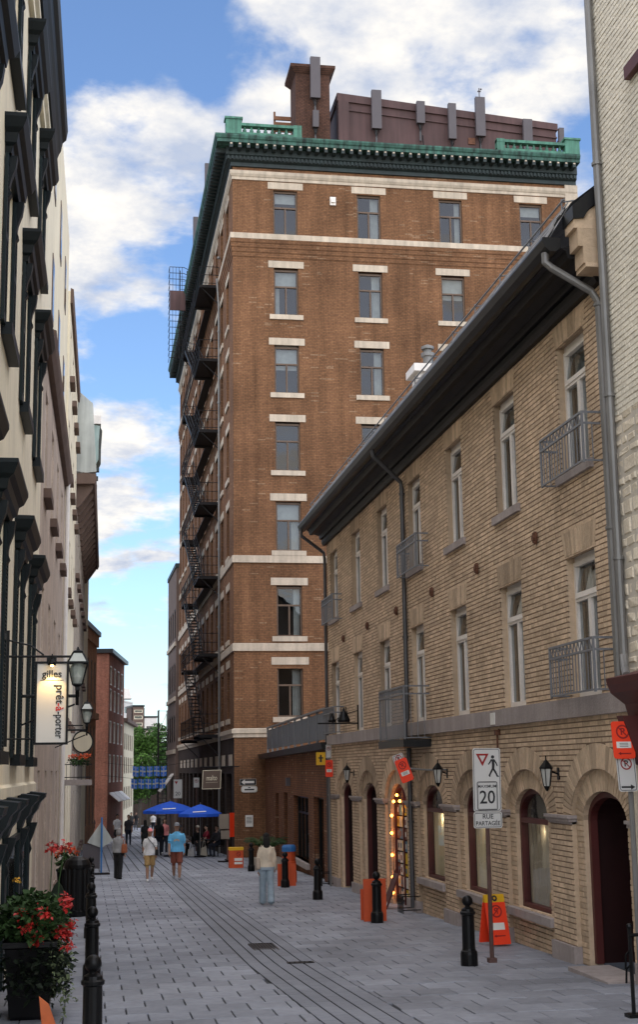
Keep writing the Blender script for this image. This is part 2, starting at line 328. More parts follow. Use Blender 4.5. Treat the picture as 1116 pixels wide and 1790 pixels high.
for (x0, x1, y0, y1) in slots:
    h = random.uniform(-.004, .003)
    vis = y0 > 14.2 and (x0 / y0 > -0.08) and x0 / y0 < 0.42
    if vis and nind < 299:
        nind += 1
        w = x1 - x0
        if abs(w - (PX - .016)) < 1e-6:
            if full is None:
                m2 = MB(); g0 = gz(y0)
                c = .006; W = w; Dp = y1 - y0; s2 = GS * Dp
                m2.add([(0, 0, -.04), (W, 0, -.04), (W, Dp, -.04 + s2), (0, Dp, -.04 + s2), (0, 0, -c), (W, 0, -c), (W, Dp, s2 - c), (0, Dp, s2 - c), (c, c, 0), (W - c, c, 0), (W - c, Dp - c, s2), (c, Dp - c, s2)],
                       [(0, 1, 5, 4), (1, 2, 6, 5), (2, 3, 7, 6), (3, 0, 4, 7), (4, 5, 9, 8), (5, 6, 10, 9), (6, 7, 11, 10), (7, 4, 8, 11), (8, 9, 10, 11)])
                full = m2.build('paver', 'paver', street); full.location = (x0, y0, gz(y0) + h)
            else:
                o = full.copy(); COL.objects.link(o); o.location = (x0, y0, gz(y0) + h)
        else:
            m2 = MB(); pv(m2, x0, x1, y0, y1, h); m2.build('paver', 'paver', street)
    else: pv(rest, x0, x1, y0, y1, h)
tag(rest.build('pavers', 'paver', street), kind='stuff')
# the drainage band of long narrow slabs, and the ribbed paving farther down
bandm = MB()
for k in range(5):
    y = 9.0 + k * .37
    while y < PAVE_END:
        y1 = min(y + 1.1, PAVE_END); n = 1
        a, b = 2.40 + k * .204 + .012, 2.40 + (k + 1) * .204 - .012
        s0, s1 = band_shift(y), band_shift(y1)
        c = .006; z0, z1 = gz(y), gz(y1); y0_, y1_ = y + .003, y1 - .003
        bandm.hexa([(a + s0, y0_, z0 - .04), (b + s0, y0_, z0 - .04), (b + s1, y1_, z1 - .04), (a + s1, y1_, z1 - .04), (a + s0, y0_, z0 - .001), (b + s0, y0_, z0 - .001), (b + s1, y1_, z1 - .001), (a + s1, y1_, z1 - .001)])
        y = y1
tag(bandm.build('drain_slabs', 'strip_paver', street), kind='stuff')
ribm = MB()
for k in range(48):
    x = -3.5 + k * .36; y = PAVE_END + .02 + (k % 3) * .6
    pv(ribm, x + .018, x + .342, PAVE_END + .02, y + .02 if y > PAVE_END + .1 else y + 2.0)
    y = y + .03 if y > PAVE_END + .1 else y + 2.01
    while y < 150: pv(ribm, x + .018, x + .342, y, y + 2.6); y += 2.61
tag(ribm.build('ribbed_paving', 'strip_paver', street), kind='stuff')
# iron covers in the paving
def cover(x0, x1, y0, y1, label, slots_=7):
    rt = root('drain_cover', ((x0 + x1) / 2, (y0 + y1) / 2, gz((y0 + y1) / 2)), label, 'drain cover')
    m = MB(); zc = gz((y0 + y1) / 2) + .006
    m.box(x0, x1, y0, y1, zc - .03, zc - .004); m.build('pit', 'joint', rt)
    m = MB(); t = .03
    m.box(x0, x1, y0, y0 + t, zc - .02, zc + .004); m.box(x0, x1, y1 - t, y1, zc - .02, zc + .004); m.box(x0, x0 + t, y0 + t, y1 - t, zc - .02, zc + .004); m.box(x1 - t, x1, y0 + t, y1 - t, zc - .02, zc + .004)
    m.build('rim', 'black_metal', rt)
    w = (x1 - x0 - 2 * t) / (2 * slots_ + 1)
    for i in range(slots_):
        m = MB(); a = x0 + t + w * (2 * i + .6); m.box(a, a + w * 1.3, y0 + t, y1 - t, zc - .02, zc + .002); m.build('bar', 'black_metal', rt)
cover(2.72, 3.14, 23.1, 24.1, 'square iron grate set into the narrow slabs of the street')
cover(2.98, 3.38, 21.1, 21.26, 'flat narrow iron cover beside the square street grate', 4)
# ================================================================== tan brick house with arcade
TX = 7.0; TY0, TY1 = 17.0, 40.3
PT = lambda u, z, d: (TX - d, u, z)
tan = root('brick_house', (TX, 28.6, gz(28.6)), 'long tan brick house with black eaves and ground floor arches', 'building')
UW = [(18.2 + 3.385 * k, 19.4 + 3.385 * k) for k in range(7)]
AC = [18.55 + 3.25 * k for k in range(7)]; AZ = 1.57; RI, RO, RX = (.84, .42), (1.14, .73), (1.48, 1.08); DP, DW = .07, .17   # arch half-width and rise; depths of panel and window
UZ = (6.63, 8.65); MZ = (3.31, 5.40)
isdoor = [True, False, False, False, True, True, True]
def sillz(k): return 0.06 if not isdoor[k] else gz(AC[k]) + .02
def arch_half(r, z): return r[0] if z <= AZ else (r[0] * math.sqrt(max(0, 1 - ((z - AZ) / r[1]) ** 2)) if z < AZ + r[1] else 0)
def grow(r, e): return (r[0] + e, r[1] + e)
def tan_holes(z, lim):       # intervals along the wall that are open at height z
    h = []
    if UZ[0] < z < UZ[1]: h += UW
    if MZ[0] < z < MZ[1]: h += UW
    if z < AZ + lim[1]:
        for c in AC:
            a = arch_half(lim, z)
            if a > 0: h.append((c - a, c + a))
    return h
def solid(z, lim, u0=TY0, u1=TY1):
    cur = u0; out = []
    for a, b in sorted(tan_holes(z, lim)):
        if a > cur: out.append((cur, min(a, u1)))
        cur = max(cur, b)
    if cur < u1: out.append((cur, u1))
    return out
# mortar bed behind the bricks, with the openings left out
mw = MB(); z = -1.3; cz = 0.0775
BEDZ = []
while z < 9.2: BEDZ.append(z); z += cz
for z in BEDZ:
    for a, b in solid(z + cz / 2, grow(RO, .02)): mw.quad(PT(a, z, .004), PT(b, z, .004), PT(b, z + cz, .004), PT(a, z + cz, .004))
for zz in (UZ, MZ):
    for a, b in UW:
        for p, q in (((a, zz[0]), (b, zz[0])), ((b, zz[0]), (b, zz[1])), ((b, zz[1]), (a, zz[1])), ((a, zz[1]), (a, zz[0]))):
            mw.quad(PT(p[0], p[1], -.012), PT(q[0], q[1], -.012), PT(q[0], q[1], -.25), PT(p[0], p[1], -.25), 1)
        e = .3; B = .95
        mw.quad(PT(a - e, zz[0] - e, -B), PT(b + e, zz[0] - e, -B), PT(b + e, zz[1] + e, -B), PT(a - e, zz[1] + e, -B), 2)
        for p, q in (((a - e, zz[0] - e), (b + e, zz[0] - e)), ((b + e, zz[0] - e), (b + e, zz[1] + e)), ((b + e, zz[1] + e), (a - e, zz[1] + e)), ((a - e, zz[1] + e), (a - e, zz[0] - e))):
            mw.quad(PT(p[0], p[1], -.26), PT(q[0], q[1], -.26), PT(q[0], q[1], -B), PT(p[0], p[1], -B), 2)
# far end and back of the house
mw.quad((TX + .012, TY1, -1.5), (TX + 8, TY1, -1.5), (TX + 8, TY1, 9.2), (TX + .012, TY1, 9.2), 1)
mw.add([(TX - .2, TY1 - .02, 9.2), (TX + 8, TY1 - .02, 9.2), (TX + 4, TY1 - .02, 13.4)], [(0, 1, 2)], 1)
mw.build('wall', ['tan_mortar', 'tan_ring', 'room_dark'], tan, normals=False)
# recessed arch panels (brick reveals) and openings
for k, c in enumerate(AC):
    m = MB(); N_ = 18; zb = gz(c) - .2
    def ringpts(r, d): return [PT(c + r[0], zb, d)] + [PT(c + r[0] * math.cos(math.pi * i / N_), AZ + r[1] * math.sin(math.pi * i / N_), d) for i in range(N_ + 1)] + [PT(c - r[0], zb, d)]
    a, b = ringpts(RO, -.0), ringpts(RO, -DP)
    for i in range(len(a) - 1): m.quad(a[i], a[i + 1], b[i + 1], b[i])
    a, b = ringpts(RO, -DP), ringpts(RI, -DP)
    for i in range(len(a) - 1): m.quad(a[i], a[i + 1], b[i + 1], b[i])
    a, b = ringpts(RI, -DP), ringpts(RI, -DW - .1)
    for i in range(len(a) - 1): m.quad(a[i], a[i + 1], b[i + 1], b[i])
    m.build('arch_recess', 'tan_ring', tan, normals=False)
# ---- bricks
mat_b = 'tan_brick'; bricks = []
BL = 0.30
def courses(u0, u1, lim, zf, zt, d, intervals, into):
    for ci, z in enumerate(BEDZ):
        if z < zf or z > zt: continue
        for a, b in intervals(z + cz / 2, lim):
            u = math.floor(a / BL) * BL + (BL / 2 if ci % 2 else 0) - BL
            while u < b:
                bl = BL if random.random() < .78 else BL / 2
                p, q = max(u + .008, a), min(u + bl - .008, b)
                if q - p > .04: into.append((p, q, z + .006, z + cz - .006, d + random.uniform(-.003, .003)))
                u += bl
def solid_f(z, lim):          # ledge course is stone
    if 3.02 < z < 3.31: return []
    return solid(z, RX)
courses(TY0, TY1, RX, -1.25, 9.1, 0.012, solid_f, bricks)
jamb = []
def jint(z, lim):
    if z > AZ: return []
    out = []
    for k, c in enumerate(AC): 
        if z > gz(c) - .1: out += [(c - RX[0], c - RO[0]), (c + RO[0], c + RX[0])]
    return out
courses(TY0, TY1, RX, -1.25, AZ - .05, 0.012, jint, bricks)
panel = []
def pint(z, lim):
    if z > AZ: return []
    out = []
    for k, c in enumerate(AC):
        if z < gz(c) - .1: continue
        if isdoor[k] or z > sillz(k): out += [(c - RO[0], c - RI[0]), (c + RI[0], c + RO[0])]
        else: out.append((c - RO[0], c + RO[0]))
    return out
courses(TY0, TY1, RX, -1.25, AZ - .05, -DP + .01, pint, bricks)
def bk(m, p, q, za, zb, d):
    x0 = TX - d; x1 = x0 + .05; c = .004
    m.add([(x1, p, za), (x1, q, za), (x1, q, zb), (x1, p, zb), (x0, p + c, za + c), (x0, q - c, za + c), (x0, q - c, zb - c), (x0, p + c, zb - c)],
          [(4, 5, 6, 7), (0, 1, 5, 4), (1, 2, 6, 5), (2, 3, 7, 6), (3, 0, 4, 7)])
bricks.sort(key=lambda b: ((b[0] - 0) ** 2 + (b[2] - 2.35) ** 2 * .6) if b[0] / TX > 2.46 else 1e9)
rest = MB(); fullb = None
for i, b in enumerate(bricks):
    if i < 298:
        if abs((b[1] - b[0]) - (BL - .016)) < 1e-5:
            if fullb is None:
                m = MB(); m.v = []; 
                x0 = 0; L_ = b[1] - b[0]; h_ = b[3] - b[2]; c = .004
                m.add([(.05, 0, 0), (.05, L_, 0), (.05, L_, h_), (.05, 0, h_), (0, c, c), (0, L_ - c, c), (0, L_ - c, h_ - c), (0, c, h_ - c)], [(4, 5, 6, 7), (0, 1, 5, 4), (1, 2, 6, 5), (2, 3, 7, 6), (3, 0, 4, 7)])
                o0 = ORG[tan.name]; ORG[tan.name] = (0, 0, 0); fullb = m.build('brick', mat_b, tan); ORG[tan.name] = o0
                o = fullb
            else: o = fullb.copy(); COL.objects.link(o)
            o.location = Vector((TX - b[4], b[0], b[2])) - Vector(ORG[tan.name])
        else:
            m = MB(); bk(m, *b); m.build('brick', mat_b, tan)
    else: bk(rest, *b)
tag(rest.build('brickwork', mat_b, tan, normals=False), kind='stuff')
# ---- arch rings of radial bricks
def voussoir(m, c, r0, r1, a0, a1, d):
    f = lambda r, a, dd: PT(c - r[0] * math.cos(a), AZ + r[1] * math.sin(a), dd)
    g = .011 / r0[0]; a0 += g; a1 -= g
    m.hexa([f(r0, a0, d - .06), f(r0, a1, d - .06), f(r1, a1, d - .06), f(r1, a0, d - .06), f(r0, a0, d), f(r0, a1, d), f(r1, a1, d), f(r1, a0, d)])
for k, c in enumerate(AC):
    joined = MB()
    for (r0, r1, n, d) in ((RO, RX, 34, .016), (RI, grow(RO, -.004), 26, -DP + .012)):
        for i in range(n):
            a0, a1 = math.pi * i / n, math.pi * (i + 1) / n; dd = d + random.uniform(-.003, .003)
            if k < 2:
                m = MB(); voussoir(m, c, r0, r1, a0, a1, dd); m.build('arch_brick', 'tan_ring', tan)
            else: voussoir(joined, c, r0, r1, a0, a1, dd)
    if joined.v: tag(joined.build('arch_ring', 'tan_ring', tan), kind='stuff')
# ---- flat brick arches over the windows
for zz in (UZ[1], MZ[1]):
    for k, (a, b) in enumerate(UW):
        joined = MB(); n = 15
        for i in range(n):
            t0, t1 = i / n, (i + 1) / n; s = .10; h = .36 if zz < 6 else .33
            u0, u1 = a - .02 + (b - a + .04) * t0 + .005, a - .02 + (b - a + .04) * t1 - .005
            v0, v1 = a - .02 - s + (b - a + .04 + 2 * s) * t0 + .005, a - .02 - s + (b - a + .04 + 2 * s) * t1 - .005
            m = MB() if k < 1 else joined; d = .018 + random.uniform(-.002, .002)
            m.hexa([PT(u0, zz, d - .05), PT(u1, zz, d - .05), PT(v1, zz + h, d - .05), PT(v0, zz + h, d - .05), PT(u0, zz, d), PT(u1, zz, d), PT(v1, zz + h, d), PT(v0, zz + h, d)])
            if k < 1: m.build('arch_brick', 'tan_ring', tan)
        if joined.v: tag(joined.build('flat_arch', 'tan_ring', tan), kind='stuff')
# ---- stone: ledge, sills, imposts, plinths
u = 17.05
while u < TY1:
    m = MB(); L_ = random.uniform(.95, 1.25); v = min(u + L_, TY1 + .05)
    m.pbox(PT, u + .004, v - .004, 3.03, 3.305 + random.uniform(-.004, .004), -.05, .10); m.build('ledge_stone', 'grey_stone', tan); u = v
for k, (a, b) in enumerate(UW):
    m = MB(); m.pbox(PT, a - .14, b + .14, 6.50, 6.632, -.2, .07); m.build('window_sill', 'grey_stone', tan)
for k in range(8):
    c = AC[0] - 1.625 + 3.25 * k
    if k == 0: a, b = 16.9, c + .485
    else: a, b = c - .485, c + .485
    m = MB()
    for z0, z1, d in ((1.50, 1.535, .03), (1.535, 1.585, .06), (1.585, 1.63, .085)): m.pbox(PT, a - d + .03, min(b, TY1) + d - .03, z0, z1, -DP - .03, d)
    m.build('impost', 'grey_stone', tan)
    m = MB(); zb = gz(c); m.pbox(PT, a - .006, min(b, TY1) + .006, zb - .4, zb + .25, -DP - .03, .06); m.build('plinth', 'grey_stone', tan)
for k in (1, 2, 3):
    c = AC[k]; m = MB(); m.pbox(PT, c - 1.12, c + 1.12, -.06, .065, -.3, .06); m.build('window_sill', 'grey_stone', tan)
# ---- upper windows
def tan_window(zz, a, b):
    h = zz[1] - zz[0]; tz = zz[1] - .55; D0, D1 = -.19, -.11; f = .075; mid = (a + b) / 2
    m = MB()
    m.pbox(PT, a, a + f, zz[0], zz[1] - .09, D0, D1); m.pbox(PT, b - f, b, zz[0], zz[1] - .09, D0, D1)
    m.pbox(PT, a + f, b - f, zz[0], zz[0] + .10, D0, D1 + .02); m.pbox(PT, a, b, zz[1] - .09, zz[1], D0 - .02, D1 - .02)
    m.pbox(PT, a + f, b - f, zz[1] - .155, zz[1] - .09, D0, D1)
    m.pbox(PT, a + f, b - f, tz - .13, tz, D0, D1 + .012); m.pbox(PT, a + f, b - f, tz - .085, tz - .06, D1, D1 + .03)
    m.pbox(PT, mid - .055, mid + .055, zz[0] + .10, tz - .13, D0, D1 + .006)
    w = m.build('window', 'white_frame', tan); ks = []
    for (p, q, z0, z1) in ((a + f, b - f, tz, zz[1] - .155), (a + f, mid - .055, zz[0] + .1, tz - .13), (mid + .055, b - f, zz[0] + .1, tz - .13)):
        tl = .028 if z0 >= tz else 0      # inward tilt added to the fanlight pane so it mirrors higher sky
        m = MB(); m.quad(PT(p, z0, -.15 + tl), PT(q, z0, -.15 + tl), PT(q, z1, -.15 - tl), PT(p, z1, -.15 - tl)); ks.append(m.build('pane', 'glass', w, normals=False))
    return sub(w, *ks)
wU = tan_window(UZ, *UW[0]); wM = tan_window(MZ, *UW[0])
for k in range(1, 7): shift(wU, (0, 3.385 * k, 0)); shift(wM, (0, 3.385 * k, 0))
for zz in (UZ, MZ):                     # drawn curtains inside some of the windows
    for k, (a, b) in enumerate(UW):
        for side in (0, 1):
            if random.random() < .72:
                w = random.uniform(.22, .5); p = a + .02 if side == 0 else b - .02 - w; m = MB(); n = 10; pts = []
                for i in range(n + 1): pts.append((p + w * i / n, .30 + .03 * math.sin(i * 2.6 + k)))
                for i in range(n): m.quad(PT(pts[i][0], zz[0], -pts[i][1]), PT(pts[i + 1][0], zz[0], -pts[i + 1][1]), PT(pts[i + 1][0], zz[1] - .1, -pts[i + 1][1]), PT(pts[i][0], zz[1] - .1, -pts[i][1]))
                m.build('curtain', 'curtain', tan, normals=False)
# ---- arcade windows and doors
def arch_poly(c, r, zb, d, n=16): return [PT(c + r[0], zb, d)] + [PT(c + r[0] * math.cos(math.pi * i / n), AZ + r[1] * math.sin(math.pi * i / n), d) for i in range(n + 1)] + [PT(c - r[0], zb, d)]
def arch_frame(m, c, r0, r1, zb, d0, d1):
    A, B = arch_poly(c, r1, zb, d1), arch_poly(c, r0, zb, d1); A2, B2 = arch_poly(c, r1, zb, d0), arch_poly(c, r0, zb, d0)
    for i in range(len(A) - 1):
        m.quad(A[i], A[i + 1], B[i + 1], B[i]); m.quad(B[i], B[i + 1], B2[i + 1], B2[i])
RW = RI[0]
for k, c in enumerate(AC):
    zb = sillz(k); m = MB()
    arch_frame(m, c, grow(RI, -.085), grow(RI, .01), zb, -DW - .08, -DW + .03)
    if not isdoor[k]:
        m.pbox(PT, c - RW + .08, c + RW - .08, zb, zb + .09, -DW - .08, -DW + .035); m.pbox(PT, c - RW + .08, c + RW - .08, 1.43, 1.51, -DW - .08, -DW + .04)
        w = m.build('window', 'red_frame', tan)
        p = MB(); p.add(arch_poly(c, grow(RI, -.08), zb + .05, -DW - .03), [tuple(range(19))]); p.build('pane', 'glass_clear', w, normals=False)
        e = DW + .1; q = 1.2
        p = MB(); p.add(arch_poly(c, grow(RI, .1), zb - .1, -q), [tuple(range(19))]); p.quad(PT(c - RW - .1, zb - .05, -e), PT(c + RW + .1, zb - .05, -e), PT(c + RW + .1, zb - .05, -q), PT(c - RW - .1, zb - .05, -q))
        for s_ in (-1, 1): p.quad(PT(c + s_ * (RW + .02), zb, -e), PT(c + s_ * (RW + .02), 2.2, -e), PT(c + s_ * (RW + .02), 2.2, -q), PT(c + s_ * (RW + .02), zb, -q))
        p.quad(PT(c - RW - .1, 2.15, -e), PT(c + RW + .1, 2.15, -e), PT(c + RW + .1, 2.15, -q), PT(c - RW - .1, 2.15, -q))
        p.build('room', 'room_dark', w, normals=False)
        p = MB(); n = 26; ww = RW - .04
        for i in range(n):
            u0, u1 = c - ww + 2 * ww * i / n, c - ww + 2 * ww * (i + 1) / n; e0, e1 = DW + .12 + .018 * math.sin(i * 1.9), DW + .12 + .018 * math.sin((i + 1) * 1.9)
            p.quad(PT(u0, zb, -e0), PT(u1, zb, -e1), PT(u1, 1.47, -e1), PT(u0, 1.47, -e0))
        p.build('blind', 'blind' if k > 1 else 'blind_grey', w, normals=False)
        sl_ = bpy.data.lights.new('window_lamp', 'POINT'); sl_.energy = 2.2 if k > 1 else .8; sl_.color = (1, .84, .58); sl_.shadow_soft_size = .05
        so_ = bpy.data.objects.new('window_lamp', sl_); COL.objects.link(so_); so_.location = PT(c, 1.30, -DW - .065)
    elif k == 4:
        w = m.build('door', 'red_frame', tan)
        p = MB(); p.pbox(PT, c - .06, c + .0, zb, AZ + .36, -DW - .08, -DW + .02); p.build('jamb', 'red_frame', w)
        p = MB(); p.add(arch_poly(c, grow(RI, -.02), zb, -.5), [tuple(range(19))]); p.build('leaf', 'room_dark', w, normals=False)
    else:
        w = m.build('door', 'red_frame', tan); q = .5 if k else 1.1
        p = MB(); p.add(arch_poly(c, grow(RI, -.02), zb, -q), [tuple(range(19))]); p.build('leaf', 'door_red' if k else 'room_dark', w, normals=False)
        p = MB(); A, B = arch_poly(c, grow(RI, -.015), zb, -DW - .07), arch_poly(c, grow(RI, -.015), zb, -q)
        for i in range(len(A) - 1): p.quad(A[i], A[i + 1], B[i + 1], B[i])
        p.build('lining', 'door_red', w, normals=False)
        for i in range(3):
            p = MB(); p.pbox(PT, c - .52, c + .52, zb + .12 + i * .58, zb + .58 + i * .58, -q - .01, -q + .02); p.build('panel', 'door_red', w)
        p = MB(); p.ball(PT(c - .6, zb + 1.0, -q + .05), .03); p.build('handle', 'rust', w)
# ---- round wall anchors
m = MB(); m.prism([PT(20.66 + .085 * math.cos(i * math.pi / 6), 5.91 + .105 * math.sin(i * math.pi / 6), .03) for i in range(12)], (-.03, 0, 0))
m.prism([PT(20.66 + .05 * math.cos(i * math.pi / 4), 5.91 + .05 * math.sin(i * math.pi / 4), .06) for i in range(8)], (-.035, 0, 0)); m.pbox(PT, 20.63, 20.69, 5.83, 5.99, .06, .085)
an = m.build('wall_anchor', 'rust', tan)
for k in range(1, 6): shift(an, (0, 3.385 * k, 0))
# ---- eaves, gutter, roof, snow rails
def extr(name, prof, mt, y0=17.35, y1=TY1 + .15, par=tan, closed=True):
    m = MB(); m.prism([(x, y0, z) for x, z in prof], (0, y1 - y0, 0)); return m.build(name, mt, par)
extr('frieze', [(6.99, 8.98), (6.9, 8.98), (6.86, 9.06), (6.86, 9.16), (6.99, 9.2)], 'dark_eave')
extr('soffit', [(7.0, 9.21), (6.855, 9.17), (6.80, 9.165), (6.78, 9.28), (6.62, 9.33), (6.60, 9.30), (6.50, 9.30), (6.46, 9.42), (6.40, 9.45), (7.0, 9.60)], 'dark_eave')
extr('gutter', [(6.40, 9.452), (6.33, 9.40), (6.24, 9.40), (6.17, 9.46), (6.13, 9.56), (6.14, 9.60), (6.19, 9.60), (6.40, 9.60)], 'gutter_metal')
m = MB(); m.quad((6.24, 17.35, 9.59), (6.24, TY1 + .1, 9.59), (6.58, TY1 + .1, 10.13), (6.58, 17.35, 10.13)); m.quad((6.58, 17.35, 10.13), (6.58, TY1 + .1, 10.13), (11.0, TY1 + .1, 13.6), (11.0, 17.35, 13.6)); m.quad((11.0, 17.35, 13.6), (11.0, TY1 + .1, 13.6), (15, TY1 + .1, 9.6), (15, 17.35, 9.6))
m.add([(6.24, TY1 + .1, 9.59), (6.58, TY1 + .1, 10.13), (11, TY1 + .1, 13.6), (11, TY1 + .1, 9.59)], [(0, 1, 2, 3)])
roof = m.build('roof', 'slate', tan, normals=False)
m = MB()
for row in range(3):
    for i in range(76):
        u = 17.4 + i * .30 + (row % 2) * .15; x = 6.225 + row * .113 - random.uniform(0, .012); zz = 9.595 + row * .18
        m.hexa([(x, u, zz), (x, u + .285, zz), (x + .125, u + .285, zz + .195), (x + .125, u, zz + .195), (x - .015, u, zz + .01), (x - .015, u + .285, zz + .01), (x + .11, u + .285, zz + .205), (x + .11, u, zz + .205)])
tag(m.build('slates', 'slate', roof), kind='stuff')
m = MB()
for h in (.16, .30): m.tube([(6.50, 17.4, 10.0 + h - .1), (6.50, TY1, 10.0 + h - .1)], .016, 6)
for i in range(16):
    u = 17.5 + i * 1.5; m.tube([(6.50, u, 9.95), (6.50, u, 10.24)], .012, 5); m.tube([(6.50, u, 10.2), (6.72, u, 10.24)], .012, 5)
m.build('snow_rail', 'grey_rail', roof)
# fire-wall kneeler at the near end
m = MB(); m.box(6.60, 7.3, 17.02, 17.36, 9.12, 9.36); m.box(6.53, 7.3, 17.02, 17.36, 9.362, 9.62); m.box(6.62, 7.3, 17.0, 17.38, 9.06, 9.118); m.box(6.48, 7.4, 17.02, 17.37, 9.622, 9.76)
m.build('kneeler', 'tan_ring', tan)
m = MB(); m.prism([(6.46, 16.98, 9.74), (6.46, 16.98, 9.93), (6.68, 16.98, 10.12), (9.0, 16.98, 11.9), (9.0, 16.98, 11.6), (6.7, 16.98, 9.90), (6.62, 16.98, 9.762)], (0, .42, 0)); m.build('coping', 'gutter_metal', tan)
m = MB(); m.prism([(6.60, 17.03, 9.761), (6.72, 17.03, 9.90), (8.9, 17.03, 11.5), (8.9, 17.03, 9.2), (7.0, 17.03, 9.2), (7.0, 17.03, 9.761)], (0, .3, 0)); m.build('fire_wall', 'tan_brick', tan)
# ---- rainwater pipes
def pipe(name, path, r, mt, par, clamps=()):
    m = MB(); m.tube(path, r, 10)
    for p in clamps: m.tube([(p[0], p[1], p[2] - .02), (p[0], p[1], p[2] + .02)], r * 1.35, 10)
    return m.build(name, mt, par, smooth=False)
pipe('downpipe', [(6.22, 29.6, 9.40), (6.24, 29.62, 9.28), (6.90, 29.78, 8.72), (6.92, 29.8, 8.58), (6.92, 29.8, 5), (6.92, 29.8, 3.4), (6.86, 29.78, 3.33), (6.86, 29.76, 2.95), (6.92, 29.74, 2.8), (6.92, 29.72, gz(30) + .1)], .05, 'dark_pipe', tan, [(6.92, 29.8, 8.45), (6.92, 29.8, 5.2), (6.92, 29.72, 1.2)])
pipe('downpipe', [(6.22, 17.5, 9.42), (6.22, 17.5, 9.28), (6.30, 17.48, 9.20), (6.84, 17.42, 8.86), (6.93, 17.4, 8.70), (6.93, 17.4, 8.0), (6.93, 17.4, 3.42)], .055, 'grey_pipe', tan, [(6.93, 17.4, 8.66), (6.93, 17.4, 5.5)])
pipe('downpipe', [(6.22, 40.2, 9.45), (6.22, 40.25, 9.25), (6.9, 40.3, 8.75), (6.93, 40.3, 8.55), (6.93, 40.3, 2.4), (6.93, 40.3, gz(40))], .05, 'dark_pipe', tan)
# chimney on the ridge
m = MB(); m.box(9.35, 10.15, 37.7, 38.5, 11.5, 13.72); ch = m.build('chimney', 'white_brick' if 'white_brick' in MATS else 'white_frame', tan)
m = MB(); m.box(9.2, 10.3, 37.55, 38.65, 13.722, 13.95); m.build('cap', 'white_frame', ch)
m = MB(); m.lathe([(.14, 13.95), (.14, 14.3), (.2, 14.32), (.2, 14.42), (.12, 14.44), (.12, 14.52), (.19, 14.54), (.19, 14.62), (.05, 14.68)], (9.75, 38.1, 0), 14); m.build('flue', 'grey_pipe', ch)
# ---- iron balconies (each one a thing hung on the wall)
def balcony(y0, y1, z0, z1, depth, label, slab=False, group=None, band=.16):
    rt = root('balcony', (TX, (y0 + y1) / 2, z0), label, 'balcony', group); xf = TX - depth
    m = MB(); r = .018
    corners = [(TX, y0), (xf, y0), (xf, y1), (TX, y1)]
    for zz in (z1, z1 - band): m.tube([(x, y, zz) for x, y in corners], r * 1.25, 4)
    m.tube([(x, y, z0 + .03) for x, y in corners], r, 4)
    for (x, y) in corners[1:3]: m.tube([(x, y, z0), (x, y, z1)], r * 1.2, 4)
    m.build('rail', 'grey_rail', rt)
    m = MB(); n = int((y1 - y0) / .14)
    for i in range(n):
        a = y0 + (y1 - y0) * i / n; w = (y1 - y0) / n; m.tube([(xf, a, z1), (xf, a + w / 2, z1 - band), (xf, a + w, z1)], .010, 4)
    m.build('zigzag', 'grey_rail', rt)
    n = int((y1 - y0) / .115)
    for i in range(1, n):
        m = MB(); a = y0 + (y1 - y0) * i / n; m.tube([(xf, a, z0 + .03), (xf, a, z1 - band)], .0095, 4); m.build('baluster', 'grey_rail', rt)
    k = max(2, int(depth / .12))
    for yy in (y0, y1):
        for i in range(1, k):
            m = MB(); x = xf + depth * i / k; m.tube([(x, yy, z0 + .03), (x, yy, z1 - band)], .0095, 4); m.build('baluster', 'grey_rail', rt)
    if slab:
        m = MB(); m.box(xf - .04, TX, y0 - .04, y1 + .04, z0 - .16, z0 - .005); m.build('slab', 'gutter_metal', rt)
    return rt
balcony(17.72, 19.52, 6.48, 7.20, .28, 'iron balcony rail at the upper window beside the grey wall pipe')
balcony(17.72, 19.52, 3.32, 4.05, .28, 'iron balcony rail above the red door, on the stone ledge')
balcony(27.75, 29.55, 6.48, 7.20, .28, 'iron balcony rail at the upper window midway along the tan house')
balcony(37.9, 39.7, 6.48, 7.20, .28, 'small iron balcony rail at the far upper window of tan house')
balcony(37.9, 39.7, 3.32, 4.05, .28, 'small iron balcony rail low at far end of tan house')
balcony(28.0, 30.45, 2.93, 4.02, .56, 'deep grey iron balcony with a solid floor above the lit doorway', slab=True)
# ---- wall lanterns
mat('lamp_glass', (0.5, 0.5, 0.46), 0.15, 0.1, 5)
def lantern(y, label):
    rt = root('wall_lantern', (TX, y, 2.2), label, 'lantern', 'black lanterns between the arches'); c = (TX - .2, y)
    m = MB(); m.tube([(TX, y, 2.22), (TX - .12, y, 2.26), (TX - .2, y, 2.34)], .014, 6); m.box(TX - .02, TX, y - .05, y + .05, 2.14, 2.32); m.build('bracket', 'black_metal', rt)
    m = MB(); m.lathe([(.01, 2.50), (.012, 2.44), (.03, 2.42), (.10, 2.335), (.112, 2.315), (.105, 2.305)][::-1], (c[0], c[1], 0), 6); m.build('hood', 'black_metal', rt)
    m = MB(); m.lathe([(.05, 2.05), (.088, 2.305)], (c[0], c[1], 0), 6); m.build('glass', 'lamp_glass', rt)
    m = MB()
    for i in range(6):
        a = math.pi * i / 3; m.tube([(c[0] + .052 * math.cos(a), c[1] + .052 * math.sin(a), 2.05), (c[0] + .092 * math.cos(a), c[1] + .092 * math.sin(a), 2.31)], .008, 4)
    m.lathe([(.008, 1.97), (.03, 2.0), (.055, 2.05)], (c[0], c[1], 0), 6); m.build('cage', 'black_metal', rt)
for y, l in ((20.15, 'black wall lantern on the pier beside the open red door'), (26.75, 'black wall lantern between two blind-covered arch windows'), (36.55, 'black wall lantern between the two dark doors')): lantern(y, l)
